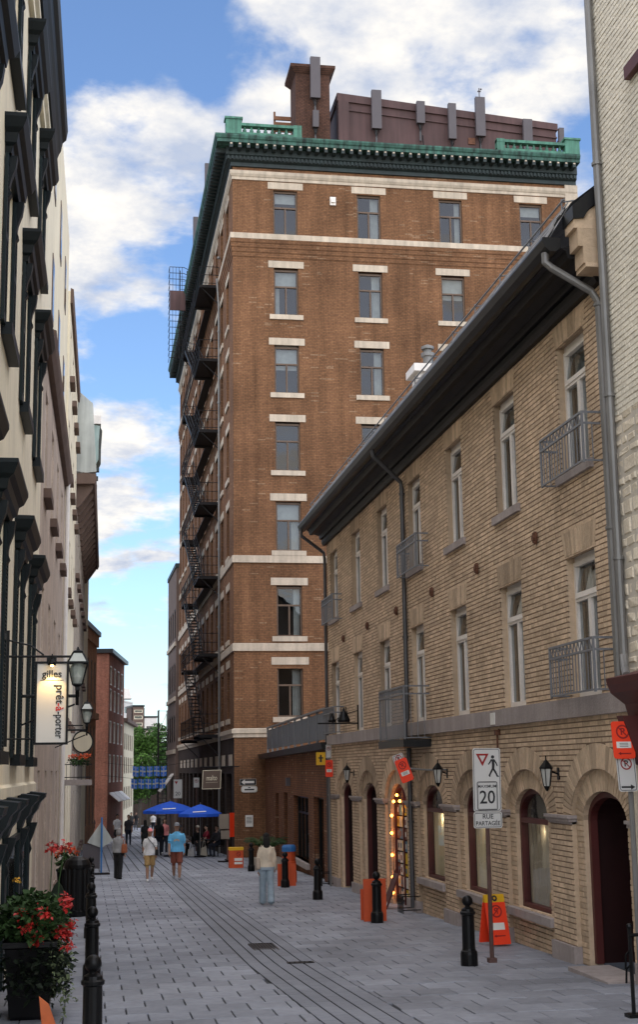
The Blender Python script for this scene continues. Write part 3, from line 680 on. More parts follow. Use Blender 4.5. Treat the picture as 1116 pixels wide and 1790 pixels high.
# ================================================================== tall brown brick building on the corner
brickmat('brown_brick', (0.226, 0.110, 0.053), (0.176, 0.083, 0.041), (0.125, 0.072, 0.042), 0.23, 0.078, pale=0.02, palec=(0.28, 0.165, 0.095), stain=0.22, bump=0.7)
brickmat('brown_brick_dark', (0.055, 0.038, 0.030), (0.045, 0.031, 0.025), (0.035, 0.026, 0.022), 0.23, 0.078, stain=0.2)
brickmat('chimney_brick', (0.12, 0.058, 0.04), (0.09, 0.045, 0.032), (0.05, 0.032, 0.025), 0.23, 0.078, stain=0.2)
mat('copper_bright', (0.062, 0.185, 0.130), 0.7, 0.25, 1.5, 0.2, 12, streak=0.5, fine=0.08)
mat('copper_green', (0.036, 0.108, 0.082), 0.7, 0.3, 1.2, 0.2, 12, streak=0.85, fine=0.08)
mat('copper_dark', (0.014, 0.026, 0.026), 0.6, 0.3, 1.5, 0.2, 12, streak=0.3)
mat('brown_frame', (0.115, 0.072, 0.045), 0.6, 0.12, 3)
mat('penthouse', (0.075, 0.038, 0.036), 0.75, 0.22, 0.5, 0.15, 8, streak=0.3)
mat('antenna_grey', (0.085, 0.073, 0.080), 0.6, 0.06, 2)
mat('timber', (0.20, 0.09, 0.045), 0.8, 0.2, 3)
mat('iron', (0.012, 0.010, 0.010), 0.6, 0.3, 3, spec=0.2)
BX0, BX1, BY0, BY1 = 6.42, 23.8, 62.0, 101.0
PF = lambda u, z, d: (u, BY0 - d, z)
PS = lambda u, z, d: (BX0 - d, u, z)
tall = root('brick_tower', (15, 80, gz(80)), 'tall brown brick corner building with green copper cornice', 'building')
ROWS = [(27.66, 29.95), (23.65, 26.0), (19.8, 22.18), (16.05, 18.4), (12.27, 14.58), (8.32, 10.65), (4.68, 6.85)]
FC = [8.40, 12.53, 16.66, 20.80]; WW = 1.18
SCOL = [64.0 + 2.92 * i for i in range(13)]; SW = 1.12
fh = [(x, x + WW, a, b) for x in FC for a, b in ROWS]; sh = [(y, y + SW, a, b) for y in SCOL for a, b in ROWS]
m = MB(); holes_wall(m, PF, BX0, BX1, -2.6, 31.2, fh, .22, 1.2)
m.build('front_wall', ['brown_brick', 'room_dark'], tall, normals=False)
m = MB(); holes_wall(m, PS, BY0, BY1, 3.9, 31.2, sh, .22, 1.2)
m.quad((BX0, BY1, -3), (BX1, BY1, -3), (BX1, BY1, 31.2), (BX0, BY1, 31.2)); m.quad((BX1, BY0, -3), (BX1, BY1, -3), (BX1, BY1, 31.2), (BX1, BY0, 31.2)); m.quad((BX0, BY0, 32.6), (BX1, BY0, 32.6), (BX1, BY1, 32.6), (BX0, BY1, 32.6))
m.build('side_wall', ['brown_brick', 'room_dark'], tall, normals=False)
gh = [(63.2 + 3.4 * i, 65.6 + 3.4 * i, gz(64 + 3.4 * i) + .3, 2.2) for i in range(11)]
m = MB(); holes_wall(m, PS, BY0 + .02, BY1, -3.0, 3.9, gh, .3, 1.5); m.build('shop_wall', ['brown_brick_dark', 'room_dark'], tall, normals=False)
m = MB()
for a, b, c, d in gh: m.quad(PS(a, c, -.2), PS(b, c, -.2), PS(b, d, -.2), PS(a, d, -.2))
m.build('shop_glass', 'glass_dark', tall, normals=False)
for i in range(11):
    m = MB(); a = 62.6 + 3.4 * i; m.pbox(PS, a + .2, a + 1.5, 2.55, 3.05, -.05, .05); m.build('shop_lintel', 'pale_stone', tall)
def tall_window(P, u, z0, z1, w):
    f = .075; D0, D1 = -.22, -.12; tz = z1 - .86; m = MB(); mid = u + w / 2
    m.pbox(P, u, u + f, z0, z1, D0, D1); m.pbox(P, u + w - f, u + w, z0, z1, D0, D1); m.pbox(P, u + f, u + w - f, z0, z0 + .07, D0, D1); m.pbox(P, u + f, u + w - f, z1 - .10, z1, D0, D1)
    m.pbox(P, u + f, u + w - f, tz - .04, tz + .04, D0, D1 + .01); m.pbox(P, mid - .035, mid + .035, z0 + .07, tz - .04, D0, D1 + .005)
    wd_ = m.build('window', 'brown_frame', tall); ks = []
    for p, q, a, b in ((u + f, u + w - f, tz + .04, z1 - .1), (u + f, mid - .035, z0 + .07, tz - .04), (mid + .035, u + w - f, z0 + .07, tz - .04)):
        m = MB(); m.quad(P(p, a, -.17), P(q, a, -.17), P(q, b, -.17), P(p, b, -.17)); ks.append(m.build('pane', 'glass_dark', wd_, normals=False))
    m = MB(); m.pbox(P, u - .22, u + w + .22, z0 - .235, z0 - .002, -.1, .07); ks.append(m.build('sill', 'pale_stone', wd_))
    m = MB(); m.pbox(P, u - .27, u + w + .27, z1 + .06, z1 + .40, -.1, .03); ks.append(m.build('lintel', 'pale_stone', wd_))
    return sub(wd_, *ks)
protoF = tall_window(PF, FC[0], *ROWS[0], WW); protoS = tall_window(PS, SCOL[0], *ROWS[0], SW)
for i, x in enumerate(FC):
    for j, (a, b) in enumerate(ROWS):
        if i or j: shift(protoF, (x - FC[0], 0, a - ROWS[0][0]))
for i, y in enumerate(SCOL):
    for j, (a, b) in enumerate(ROWS):
        if i or j: shift(protoS, (0, y - SCOL[0], a - ROWS[0][0]))
for i, x in enumerate(FC):
    for j, (a, b) in enumerate(ROWS):
        if random.random() < .6:
            w = random.uniform(.2, .42); s = x + WW - .09 - w if random.random() < .8 else x + .09
            m = MB(); n = 8
            for k in range(n): m.quad(PF(s + w * k / n, a, -.34 - .02 * (k % 2)), PF(s + w * (k + 1) / n, a, -.34 - .02 * ((k + 1) % 2)), PF(s + w * (k + 1) / n, b, -.34 - .02 * ((k + 1) % 2)), PF(s + w * k / n, b, -.34 - .02 * (k % 2)))
            m.build('curtain', 'curtain', tall, normals=False)
for i, x in enumerate(FC):              # roller blinds pulled part-way in some rooms
    for j, (a, b) in enumerate(ROWS):
        if random.random() < .4:
            lo_ = b - (b - a) * random.choice((.25, .38, .5, .8)); m = MB(); m.quad(PF(x + .08, lo_, -.30), PF(x + WW - .08, lo_, -.30), PF(x + WW - .08, b, -.30), PF(x + .08, b, -.30)); m.build('roller_blind', 'curtain', tall, normals=False)
# stone string courses round the corner
def course(name, prof, mt, xr=BX1, yr=BY1, par=tall):
    rings = [[(xr, BY0 - d, z), (BX0 - d, BY0 - d, z), (BX0 - d, yr, z)] for d, z in prof]
    m = MB(); m.loft(rings, False, closed=False)
    m.add([(BX0 - d, yr, z) for d, z in prof], [tuple(range(len(prof)))]); m.add([(xr, BY0 - d, z) for d, z in prof], [tuple(range(len(prof)))])
    return m.build(name, mt, par)
course('string_course', [(0, 30.40), (.05, 30.40), (.05, 30.55), (.08, 30.56), (.14, 30.68), (.14, 30.84), (0, 30.86)], 'pale_stone')
course('string_course', [(0, 27.37), (.13, 27.38), (.13, 27.655), (0, 27.66)], 'pale_stone')
course('corbel_course', [(0, 26.5), (.03, 26.5), (.03, 26.72), (.06, 26.73), (.06, 26.95), (.09, 26.96), (.09, 27.18), (.12, 27.19), (.12, 27.37), (0, 27.37)], 'brown_brick')
for a, b in ((11.70, 12.02), (7.65, 7.99)): course('string_course', [(0, a), (.07, a), (.07, b), (0, b + .02)], 'pale_stone')
course('string_course', [(0, 3.78), (.05, 3.79), (.05, 3.95), (.12, 3.97), (.12, 4.15), (0, 4.19)], 'pale_stone')
course('frieze', [(0, 31.05), (.10, 31.06), (.10, 31.25), (.25, 31.32), (.25, 31.5), (.34, 31.55), (.34, 31.92), (0, 31.95)], 'copper_dark')
course('cornice', [(.2, 31.94), (.82, 31.95), (.82, 32.10), (.87, 32.14), (.92, 32.26), (.92, 32.33), (0, 32.56)], 'copper_green')
m = MB(); x = 6.2
while x < BX1: m.box(x, x + .16, BY0 - .80, BY0 - .30, 31.70, 31.95); x += .42
y = 61.9
while y < BY1: m.box(BX0 - .80, BX0 - .30, y, y + .16, 31.70, 31.95); y += .42
tag(m.build('modillions', 'copper_dark', tall), kind='stuff')
m = MB(); x = 6.2
while x < BX1: m.box(x + .03, x + .13, BY0 - .815, BY0 - .801, 31.85, 31.92); x += .42
tag(m.build('modillion_faces', 'pale_stone', tall), kind='stuff')
m = MB(); x = 6.15
while x < BX1: m.box(x, x + .09, BY0 - .33, BY0 - .24, 31.33, 31.5); x += .19
y = 61.8
while y < BY1: m.box(BX0 - .33, BX0 - .24, y, y + .09, 31.33, 31.5); y += .19
tag(m.build('dentils', 'copper_dark', tall), kind='stuff')
# corner stone pilaster block at the right end
m = MB(); m.box(23.2, 23.86, 61.9, 62.5, 29.0, 31.05); m.build('quoin', 'pale_stone', tall)
# copper balustrades
def balustrade(x0, x1):
    m = MB(); yb = BY0 - .55
    m.box(x0, x1, yb, yb + .3, 32.5, 32.62); m.box(x0, x1, yb - .03, yb + .33, 32.94, 33.08); m.box(x0, x0 + .75, yb - .06, yb + .4, 32.5, 33.24); m.box(x0 - .06, x0 + .81, yb - .12, yb + .46, 33.242, 33.34); m.box(x1 - .4, x1, yb - .02, yb + .34, 32.5, 33.12)
    b = m.build('balustrade', 'copper_bright', tall); n = int((x1 - x0 - 1.2) / .34)
    for i in range(n):
        m = MB(); x = x0 + .92 + i * .34; m.lathe([(.05, 32.62), (.09, 32.70), (.10, 32.75), (.05, 32.87), (.06, 32.94)], (x, yb + .15, 0), 6); m.build('baluster', 'copper_bright', b)
balustrade(6.05, 9.75)
def balustrade_r(x0, x1):
    m = MB(); yb = BY0 - .55
    m.box(x0, x1, yb, yb + .3, 32.5, 32.62); m.box(x0, x1, yb - .03, yb + .33, 32.94, 33.08); m.box(x1 - .75, x1, yb - .06, yb + .4, 32.5, 33.24); m.box(x1 - .81, x1 + .06, yb - .12, yb + .46, 33.242, 33.34); m.box(x0, x0 + .4, yb - .02, yb + .34, 32.5, 33.12)
    b = m.build('balustrade', 'copper_bright', tall)
    for i in range(int((x1 - x0 - 1.2) / .34)):
        m = MB(); x = x0 + .6 + i * .34; m.lathe([(.05, 32.62), (.09, 32.70), (.10, 32.75), (.05, 32.87), (.06, 32.94)], (x, yb + .15, 0), 6); m.build('baluster', 'copper_bright', b)
balustrade_r(19.6, 23.9)
# roof: penthouse, chimney, timber screen
m = MB(); m.hexa([(12.0, 63.6, 32.5), (23.5, 63.6, 32.5), (23.5, 75, 32.5), (12.0, 75, 32.5), (12.0, 63.6, 35.66), (23.5, 63.6, 34.80), (23.5, 75, 34.80), (12.0, 75, 35.66)])
ph = m.build('penthouse', 'penthouse', tall)
m = MB(); m.hexa([(11.92, 63.5, 35.66), (23.58, 63.5, 34.80), (23.58, 75, 34.80), (11.92, 75, 35.66), (11.92, 63.5, 36.08), (23.58, 63.5, 35.16), (23.58, 75, 35.16), (11.92, 75, 36.08)]); m.hexa([(11.95, 63.53, 35.2), (23.53, 63.53, 34.36), (23.53, 63.6, 34.36), (11.95, 63.6, 35.2), (11.95, 63.53, 35.28), (23.53, 63.53, 34.44), (23.53, 63.6, 34.44), (11.95, 63.6, 35.28)]); m.build('coping', 'penthouse', ph)
m = MB(); m.box(11.95, 12.5, 63.4, 64.0, 32.5, 35.6)
m.build('pilaster', 'penthouse', ph)
m = MB(); m.box(18.75, 19.12, 63.55, 63.6, 33.75, 34.1); m.build('vent', 'rust', ph)
m = MB(); m.box(9.75, 11.5, 63.3, 65.0, 32.5, 36.85); chm = m.build('chimney', 'chimney_brick', tall)
m = MB(); m.hexa([(9.75, 63.3, 36.85), (11.5, 63.3, 36.85), (11.5, 65, 36.85), (9.75, 65, 36.85), (9.48, 63.05, 37.15), (11.77, 63.05, 37.15), (11.77, 65.2, 37.15), (9.48, 65.2, 37.15)]); m.box(9.48, 11.77, 63.05, 65.2, 37.152, 37.3); m.build('cap', 'chimney_brick', chm)
ts = root('timber_screen', (9.3, 66, 32.6), 'slatted timber screen behind the brick chimney on the roof', 'screen')
for i in range(8):
    m = MB(); m.box(9.0, 10.2, 65.9, 66.0, 33.3 + i * .33, 33.5 + i * .33); m.build('slat', 'timber', ts)
for x in (9.0, 10.1):
    m = MB(); m.box(x, x + .1, 66.0, 66.1, 32.6, 36.1); m.build('post', 'timber', ts)
m = MB(); m.pbox(PF, 11.18, 11.46, 29.30, 29.72, 0, .12); m.pbox(PF, 11.22, 11.42, 29.42, 29.62, .12, .2); tag(m.build('wall_box', 'white_frame'), 'small white box fixed between the two top floor windows', 'box')
# antennas fixed on the roof structures
def antenna(x, y, z0, z1, w, label, stalk=True):
    rt = root('antenna', (x, y, z0 - .5), label, 'antenna', 'mobile phone antennas on the tower roof')
    m = MB(); m.hexa([(x - w / 2, y - .22, z0), (x + w / 2, y - .22, z0), (x + w / 2, y, z0), (x - w / 2, y, z0), (x - w / 2, y - .30, z1), (x + w / 2, y - .30, z1), (x + w / 2, y - .08, z1), (x - w / 2, y - .08, z1)]); m.build('panel', 'antenna_grey', rt)
    m = MB(); m.tube([(x, y - .02, z0 - .9), (x, y - .02, z1 - .3)], .05, 6); m.box(x - .06, x + .06, y - .1, y + .3, z0 + .3, z0 + .42); m.box(x - .06, x + .06, y - .1, y + .3, z1 - .6, z1 - .48); m.build('mast', 'dark_pipe', rt)
    m = MB()
    for k in (-1, 0, 1): m.tube([(x + k * w * .25, y - .1, z0), (x + k * w * .25, y - .1, z0 - .12), (x + k * .03, y - .05, z0 - .35), (x, y, z0 - .7 - .1 * k)], .018, 5)
    m.build('cable', 'black_metal', rt)
antenna(10.72, 63.15, 35.45, 37.62, .5, 'tall antenna panel on the front of the brick chimney')
antenna(10.72, 63.2, 33.9, 34.75, .3, 'short antenna box low on the front of the brick chimney')
for x, a, b, w, l in ((13.9, 34.15, 36.2, .5, 'antenna panel on the penthouse next to the chimney'), (16.2, 34.6, 35.75, .42, 'short antenna panel with a looping cable on the penthouse'), (17.85, 33.85, 35.75, .40, 'narrow antenna panel midway along the penthouse'), (19.35, 34.1, 36.2, .50, 'antenna panel carrying a small whip, above the rusty vent'), (21.85, 33.3, 35.15, .48, 'brown antenna panel rising behind the right balustrade')): antenna(x, 63.45, a, b, w, l)
antenna(23.45, 62.9, 33.4, 34.5, .26, 'small antenna at the end of the penthouse')
antenna(5.95, 71, 32.9, 35.2, .3, 'antenna standing over the side cornice'); antenna(5.9, 79, 32.9, 35.4, .3, 'antenna over the side cornice beside the ladder cage')
m = MB(); m.tube([(19.35, 63.3, 36.2), (19.35, 63.3, 36.75)], .03, 5); m.box(19.27, 19.43, 63.26, 63.34, 36.55, 36.6); m.ball((19.45, 63.3, 36.7), .05); tag(m.build('whip_aerial', 'antenna_grey'), 'thin whip aerial above an antenna panel', 'aerial')
m = MB(); pts = [(16.3, 63.4, 34.0), (16.35, 63.4, 33.4), (16.6, 63.4, 33.2), (17.4, 63.4, 33.1), (17.8, 63.4, 33.3), (17.85, 63.4, 33.9)]; m.tube(pts, .03, 5); m.tube([(18.6, 63.4, 32.8), (19.1, 63.4, 33.0), (19.3, 63.4, 33.4), (19.35, 63.4, 34)], .03, 5); tag(m.build('cable', 'black_metal'), 'black cable looping between antennas on the penthouse', 'cable')
# ---- iron fire escape on the street side
fe = root('fire_escape', (5.9, 76, gz(76)), 'black iron fire escape with landings and stairs on the brick side wall', 'fire escape')
LZ = [27.4, 23.4, 19.6, 15.8, 12.0, 8.1, 4.1]; XI, XO = 6.36, 5.35; YN, YM, YF = 68.6, 72.2, 82.0
def rails(m, path, h=1.0, mid=True):
    for hh in ((h, h * .55, h * .1) if mid else (h,)): m.tube([(x, y, z + hh) for x, y, z in path], .022, 4)
    for (x, y, z) in path: m.tube([(x, y, z), (x, y, z + h)], .022, 4)
XW = 5.95
for i, z in enumerate(LZ):
    m = MB(); m.prism([(XO, YN, z - .05), (XI, YN, z - .05), (XI, YF, z - .05), (XO, YF, z - .05), (XO, YF - 1.6, z - .05), (XW, YF - 1.6, z - .05), (XW, YM, z - .05), (XO, YM, z - .05)], (0, 0, .05))
    for y in (YN, YM - .05, YF): m.box(XO, XI, y - .04, y + .04, z - .16, z - .045)
    m.tube([(XI, YN + .1, z - 1.0), (XO + .1, YN + .1, z - .12)], .03, 4); m.tube([(XI, YF - .1, z - 1.0), (XO + .1, YF - .1, z - .12)], .03, 4); m.tube([(XO + .1, YN, z - .1), (XI, YM, z - .1)], .03, 4)
    m.build('landing', 'iron', fe)
    m = MB(); rails(m, [(XI, YN, z), (XO, YN, z), (XO, YM, z), (XO, 75.4, z), (XO, 78.6, z), (XO, YF, z), (XI, YF, z)]); m.build('railing', 'iron', fe)
    m = MB(); n = 30
    for k in range(n): y = YM + (YF - YM) * k / n; m.tube([(XO, y, z + .1), (XO, y, z + 1.0)], .010, 4)
    tag(m.build('railing_bars', 'iron', fe), kind='stuff')
    if i + 1 < len(LZ):
        za = LZ[i + 1]; p0, p1 = Vector((0, YM, za)), Vector((0, YF - 1.6, z)); xs0, xs1 = XO + .02, XW - .06
        st = MB()
        for x in (xs0, xs1): st.hexa([(x, p0.y, p0.z - .1), (x + .04, p0.y, p0.z - .1), (x + .04, p1.y, p1.z - .1), (x, p1.y, p1.z - .1), (x, p0.y, p0.z + .1), (x + .04, p0.y, p0.z + .1), (x + .04, p1.y, p1.z + .1), (x, p1.y, p1.z + .1)])
        for x in (xs0, xs1):
            rails(st, [(x + .02, *(p0.lerp(p1, t))[1:]) for t in (0, .25, .5, .75, 1)], .95)
        sobj = st.build('stair', 'iron', fe); n = int((z - za) / .21)
        for k in range(1, n):
            q = p0.lerp(p1, k / n); t = MB(); t.box(xs0 + .04, xs1, q.y - .12, q.y + .12, q.z - .03, q.z + .02); t.build('tread', 'iron', sobj)
# caged ladder up to the roof
m = MB(); yl = 84.0
for x in (5.3, 5.75): m.tube([(x, yl, 27.4), (x, yl, 33.9)], .03, 5)
for k in range(22): m.tube([(5.3, yl, 27.6 + k * .28), (5.75, yl, 27.6 + k * .28)], .015, 4)
m.build('ladder', 'iron', fe)
m = MB()
for k in range(16):
    z = 27.9 + k * .4; m.tube([(4.6, yl - .6, z), (5.5, yl - .6, z), (6.0, yl, z)], .022, 4); m.tube([(4.6, yl - .6, z), (4.6, yl + .5, z)], .022, 4)
for x in (4.6, 4.8, 5.0, 5.2, 5.4): m.tube([(x, yl - .6, 27.9), (x, yl - .6, 33.9)], .018, 4)
m.build('ladder_cage', 'iron', fe)
m = MB(); m.box(4.62, 5.6, yl - .68, yl - .62, 31.0, 32.3); m.build('ladder_shield', 'penthouse', fe)
# rising pipe beside the escape
pp = root('wall_pipe', (6.3, 68, gz(68)), 'pale rainwater pipe rising beside the fire escape', 'pipe')
m = MB(); m.tube([(6.3, 67.9, gz(68)), (6.3, 67.9, 26), (6.2, 67.9, 27.5)], .06, 6); m.build('pipe', 'grey_pipe', pp)
for z in LZ:
    m = MB(); m.tube([(6.3, 67.9, z + 1.2), (6.3, 67.9, z + 1.3)], .09, 6); m.build('clamp', 'grey_pipe', pp)
# ================================================================== low brick shop with a terrace on top
brickmat('shop_brick', (0.20, 0.085, 0.042), (0.16, 0.066, 0.034), (0.09, 0.05, 0.034), 0.23, 0.078, pale=0.01, palec=(0.3, 0.18, 0.11), stain=0.2)
mat('rail_panel', (0.115, 0.13, 0.155), 0.5, 0.08, 1)
SY0, SY1 = 40.36, 61.95; ang = math.atan2(0.75, SY1 - SY0); LEN = math.hypot(.75, SY1 - SY0)
shop = root('brick_shop', (7.05, SY0, gz(50)), 'low single storey brown brick shop with wide dark openings', 'building', rz=-ang, local=True)
z0 = -gz(50)   # local zero is at street level half way
PL = lambda u, z, d: (-d, u, z + z0)
oh = [(1.9, 4.3, -1.3, 1.47), (5.7, 10.2, -.72, 1.43), (12.3, 13.6, -1.2, 1.48), (15.6, 16.9, -1.3, 1.42)]
m = MB(); holes_wall(m, PL, 0, LEN, -2.2, 3.0, oh, .3, 1.6); m.quad(PL(0, -2, 0), PL(0, 3, 0), PL(0, 3, -5), PL(0, -2, -5)); m.quad(PL(0, 2.95, 0), PL(LEN, 2.95, 0), PL(LEN, 2.95, -8), PL(0, 2.95, -8))
m.build('wall', ['shop_brick', 'room_dark'], shop, normals=False)
m = MB(); m.hexa([PL(-.1, 2.92, -.1), PL(LEN - .1, 2.82, -.1), PL(LEN - .1, 2.82, .28), PL(-.1, 2.92, .28), PL(-.1, 3.12, -.1), PL(LEN - .1, 3.02, -.1), PL(LEN - .1, 3.02, .34), PL(-.1, 3.12, .34)]); m.build('fascia', 'gutter_metal', shop)
for i, (a, b, c, d) in enumerate(oh):
    m = MB(); f = .07
    for p, q in ((a, a + f), (b - f, b)): m.pbox(PL, p, q, c, d, -.26, -.16)
    m.pbox(PL, a + f, b - f, d - f, d, -.26, -.16)
    if i == 1:
        for k in range(1, 4): uu = a + (b - a) * k / 4; m.pbox(PL, uu - .03, uu + .03, c, d - f, -.25, -.17)
        m.pbox(PL, a + f, b - f, d - .62, d - .56, -.25, -.165)
    w = m.build('window' if i in (1, 2) else 'door', 'black_metal', shop)
    p = MB(); p.quad(PL(a, c, -.21), PL(b, c, -.21), PL(b, d, -.21), PL(a, d, -.21)); p.build('pane', 'glass_dark', w, normals=False)
m = MB(); m.pbox(PL, 5.5, 10.4, -.9, -.72, -.2, .12); m.build('window_sill', 'grey_stone', shop)
m = MB(); m.pbox(PL, 11.2, 11.45, 1.75, 2.05, 0, .16); tag(m.build('wall_light', 'antenna_grey', shop))
# terrace railing on the roof
rt = root('terrace_railing', (7.05, SY0, gz(50) + z0 + 3.1), 'blue grey metal panel railing on the low shop roof', 'railing', rz=-ang, local=True)
PR = lambda u, z, d: (-d, u, z - 3.1)
npan = 9
for i in range(npan):
    a = .6 + i * 2.1; m = MB(); m.pbox(PR, a + .05, a + 2.05, 3.22, 4.02, .04, .07); m.build('panel', 'rail_panel', rt)
for i in range(npan + 1):
    a = .6 + i * 2.1; m = MB(); m.pbox(PR, a - .04, a + .04, 3.05, 4.12, .02, .1); m.build('post', 'grey_rail', rt)
m = MB(); m.pbox(PR, .5, .6 + npan * 2.1 + .05, 4.1, 4.16, -.0, .12); m.build('handrail', 'grey_rail', rt)
for i in range(9):
    m = MB(); x = i * .12 + .1; m.box(x, x + .02, .56, .6, .08, 1.0); m.build('bar', 'grey_rail', rt)
m = MB(); m.box(-.05, 1.2, .54, .62, 1.0, 1.06); m.build('handrail', 'grey_rail', rt)
# ================================================================== white painted brick house at the right edge
mat('white_brick', (0.78, 0.73, 0.61), 0.85, 0.10, 1.0, 0.5, 25, island=0.06, objr=0.06, fine=0.06, spec=0.25, streak=0.08)
mat('white_mortar', (0.55, 0.50, 0.42), 0.95, 0.15, 2)
mat('rubble', (0.70, 0.62, 0.49), 0.9, 0.12, 2, 0.5, 9, island=0.08, fine=0.12)
wh = root('white_house', (6.9, 13, gz(13)), 'white painted brick house with a dark red shopfront', 'building')
WX = 6.88; PW = lambda u, z, d: (WX - d, u, z)
m = MB(); m.quad(PW(6, -.6, .004), PW(16.95, -.6, .004), PW(16.95, 18, .004), PW(6, 18, .004)); m.quad(PW(16.95, -.6, -.012), PW(16.95, 18, -.012), PW(16.95, 18, -6), PW(16.95, -.6, -6)); m.build('wall', 'white_mortar', wh, normals=False)
rest = MB(); cnt = 0; z = 6.9; r = 0; allb = []
while z < 17.9:
    u = 9.0 + (.13 if r % 2 else 0)
    while u < 16.95:
        q = min(u + .245, 16.95)
        if q - u > .05: allb.append((u + .005, q - .005, z + .005, z + .072, random.uniform(-.004, .004)))
        u += .25
    z += .078; r += 1
def bw(m, p, q, za, zb, d):
    x0 = WX - .012 - d; x1 = x0 + .04; c = .005
    m.add([(x1, p, za), (x1, q, za), (x1, q, zb), (x1, p, zb), (x0, p + c, za + c), (x0, q - c, za + c), (x0, q - c, zb - c), (x0, p + c, zb - c)], [(4, 5, 6, 7), (0, 1, 5, 4), (1, 2, 6, 5), (2, 3, 7, 6), (3, 0, 4, 7)])
allb.sort(key=lambda b: 0 if (b[0] > 15.9 and 6.9 < b[2] < 11.5) else 1)
for i, b in enumerate(allb):
    if i < 220: m = MB(); bw(m, *b); m.build('brick', 'white_brick', wh, normals=False)
    else: bw(rest, *b)
tag(rest.build('brickwork', 'white_brick', wh, normals=False), kind='stuff')
# rough stone lower down
rest = MB(); z = 3.3
while z < 6.9:
    h = random.uniform(.13, .26); u = 14.5
    while u < 16.95:
        L_ = random.uniform(.18, .45); q = min(u + L_, 16.95); p = .008 + random.uniform(0, .016); m = MB()
        j = lambda: random.uniform(-.012, .012)
        m.hexa([PW(u + .01, z + .01, -.02), PW(q - .01, z + .01, -.02), PW(q - .01, z + h - .01, -.02), PW(u + .01, z + h - .01, -.02), PW(u + .04 + j(), z + .04 + j(), p + j()), PW(q - .04 + j(), z + .04 + j(), p + j()), PW(q - .04 + j(), z + h - .04 + j(), p + j()), PW(u + .04 + j(), z + h - .04 + j(), p + j())])
        m.build('stone', 'rubble', wh); u = q
    z += h
pipe('downpipe', [(WX - .08, 16.86, 16), (WX - .08, 16.86, 3.75), (WX - .14, 16.7, 3.55), (WX - .2, 16.5, 3.45)], .055, 'grey_pipe', wh, [(WX - .08, 16.86, z) for z in (10.5, 7.2, 5.0)])
m = MB(); m.pbox(PW, 14.2, 15.72, 11.15, 11.33, -.1, .10); m.build('window_sill', 'red_frame', wh)
m = MB(); m.pbox(PW, 14.0, 15.3, 11.35, 13.5, -.05, .03); wn_ = m.build('window', 'red_frame', wh)
m = MB(); m.pbox(PW, 14.1, 15.2, 11.45, 13.4, .031, .036); m.build('pane', 'glass_dark', wn_)
# dark red shopfront with cornice and bracket
def extr_w(name, prof, y0, y1, mt):
    m = MB(); m.prism([(WX - d, y0, z) for d, z in prof], (0, y1 - y0, 0)); return m.build(name, mt, wh)
extr_w('shop_cornice', [(0, 2.95), (.12, 2.95), (.16, 3.1), (.34, 3.24), (.38, 3.34), (.40, 3.42), (0, 3.52)], 8, 16.72, 'red_frame')
extr_w('shop_fascia', [(0, 2.45), (.10, 2.45), (.10, 2.949), (0, 2.949)], 8, 16.5, 'red_frame')
m = MB(); m.prism([(WX, 16.42, 2.3), (WX - .12, 16.42, 2.36), (WX - .32, 16.42, 2.95), (WX, 16.42, 2.95)], (0, .2, 0)); m.build('bracket', 'red_frame', wh)
for y in (15.9, 14.2, 12.0): m = MB(); m.pbox(PW, y, y + .35, -.4, 2.449, 0, .09); m.build('pilaster', 'red_frame', wh)
m = MB(); m.pbox(PW, 14.55, 15.9, .2, 2.4, -.01, .015); m.build('shop_window', 'glass_dark', wh)
m = MB(); m.pbox(PW, 16.3, 16.94, -.6, 2.3, 0, .02); m.build('shop_panel', 'rubble', wh)
# ================================================================== cream house with green shutters on the left
mat('cream', (0.84, 0.75, 0.565), 0.9, 0.07, 0.6, 0.15, 30, streak=0.12, fine=0.03)
mat('shutter_green', (0.006, 0.014, 0.016), 0.45, 0.2, 2, 0.1, 20, spec=0.2)
mat('hood_green', (0.007, 0.011, 0.013), 0.45, 0.2, 2, spec=0.2)
LR = -math.atan(.012)
PLf = lambda u, z, d: (d, u, z)
crm = root('cream_house', (-1.35, 0, 0), 'cream stucco house with dark green shutters and heavy window hoods', 'building', rz=LR, local=True)
CC = [13.55, 17.3, 21.05, 24.8]; CR = [(2.62, 5.55), (7.82, 9.95), (11.5, 13.4)]
hl = [(c - .55, c + .55, a, b) for c in CC for a, b in CR]
m = MB(); holes_wall(m, PLf, 8, 27.2, 2.0, 15.2, hl, .18, .7); m.quad(PLf(27.2, -1.2, 0), PLf(27.2, 15.2, 0), PLf(27.2, 15.2, -9), PLf(27.2, -1.2, -9)); m.quad(PLf(8, 15.2, 0), PLf(27.2, 15.2, 0), PLf(27.2, 18.5, -5), PLf(8, 18.5, -5))
m.quad(PLf(8, -1.2, 0), PLf(27.2, -1.2, 0), PLf(27.2, 2.0, 0), PLf(8, 2.0, 0)); m.build('wall', ['cream', 'room_dark'], crm, normals=False)
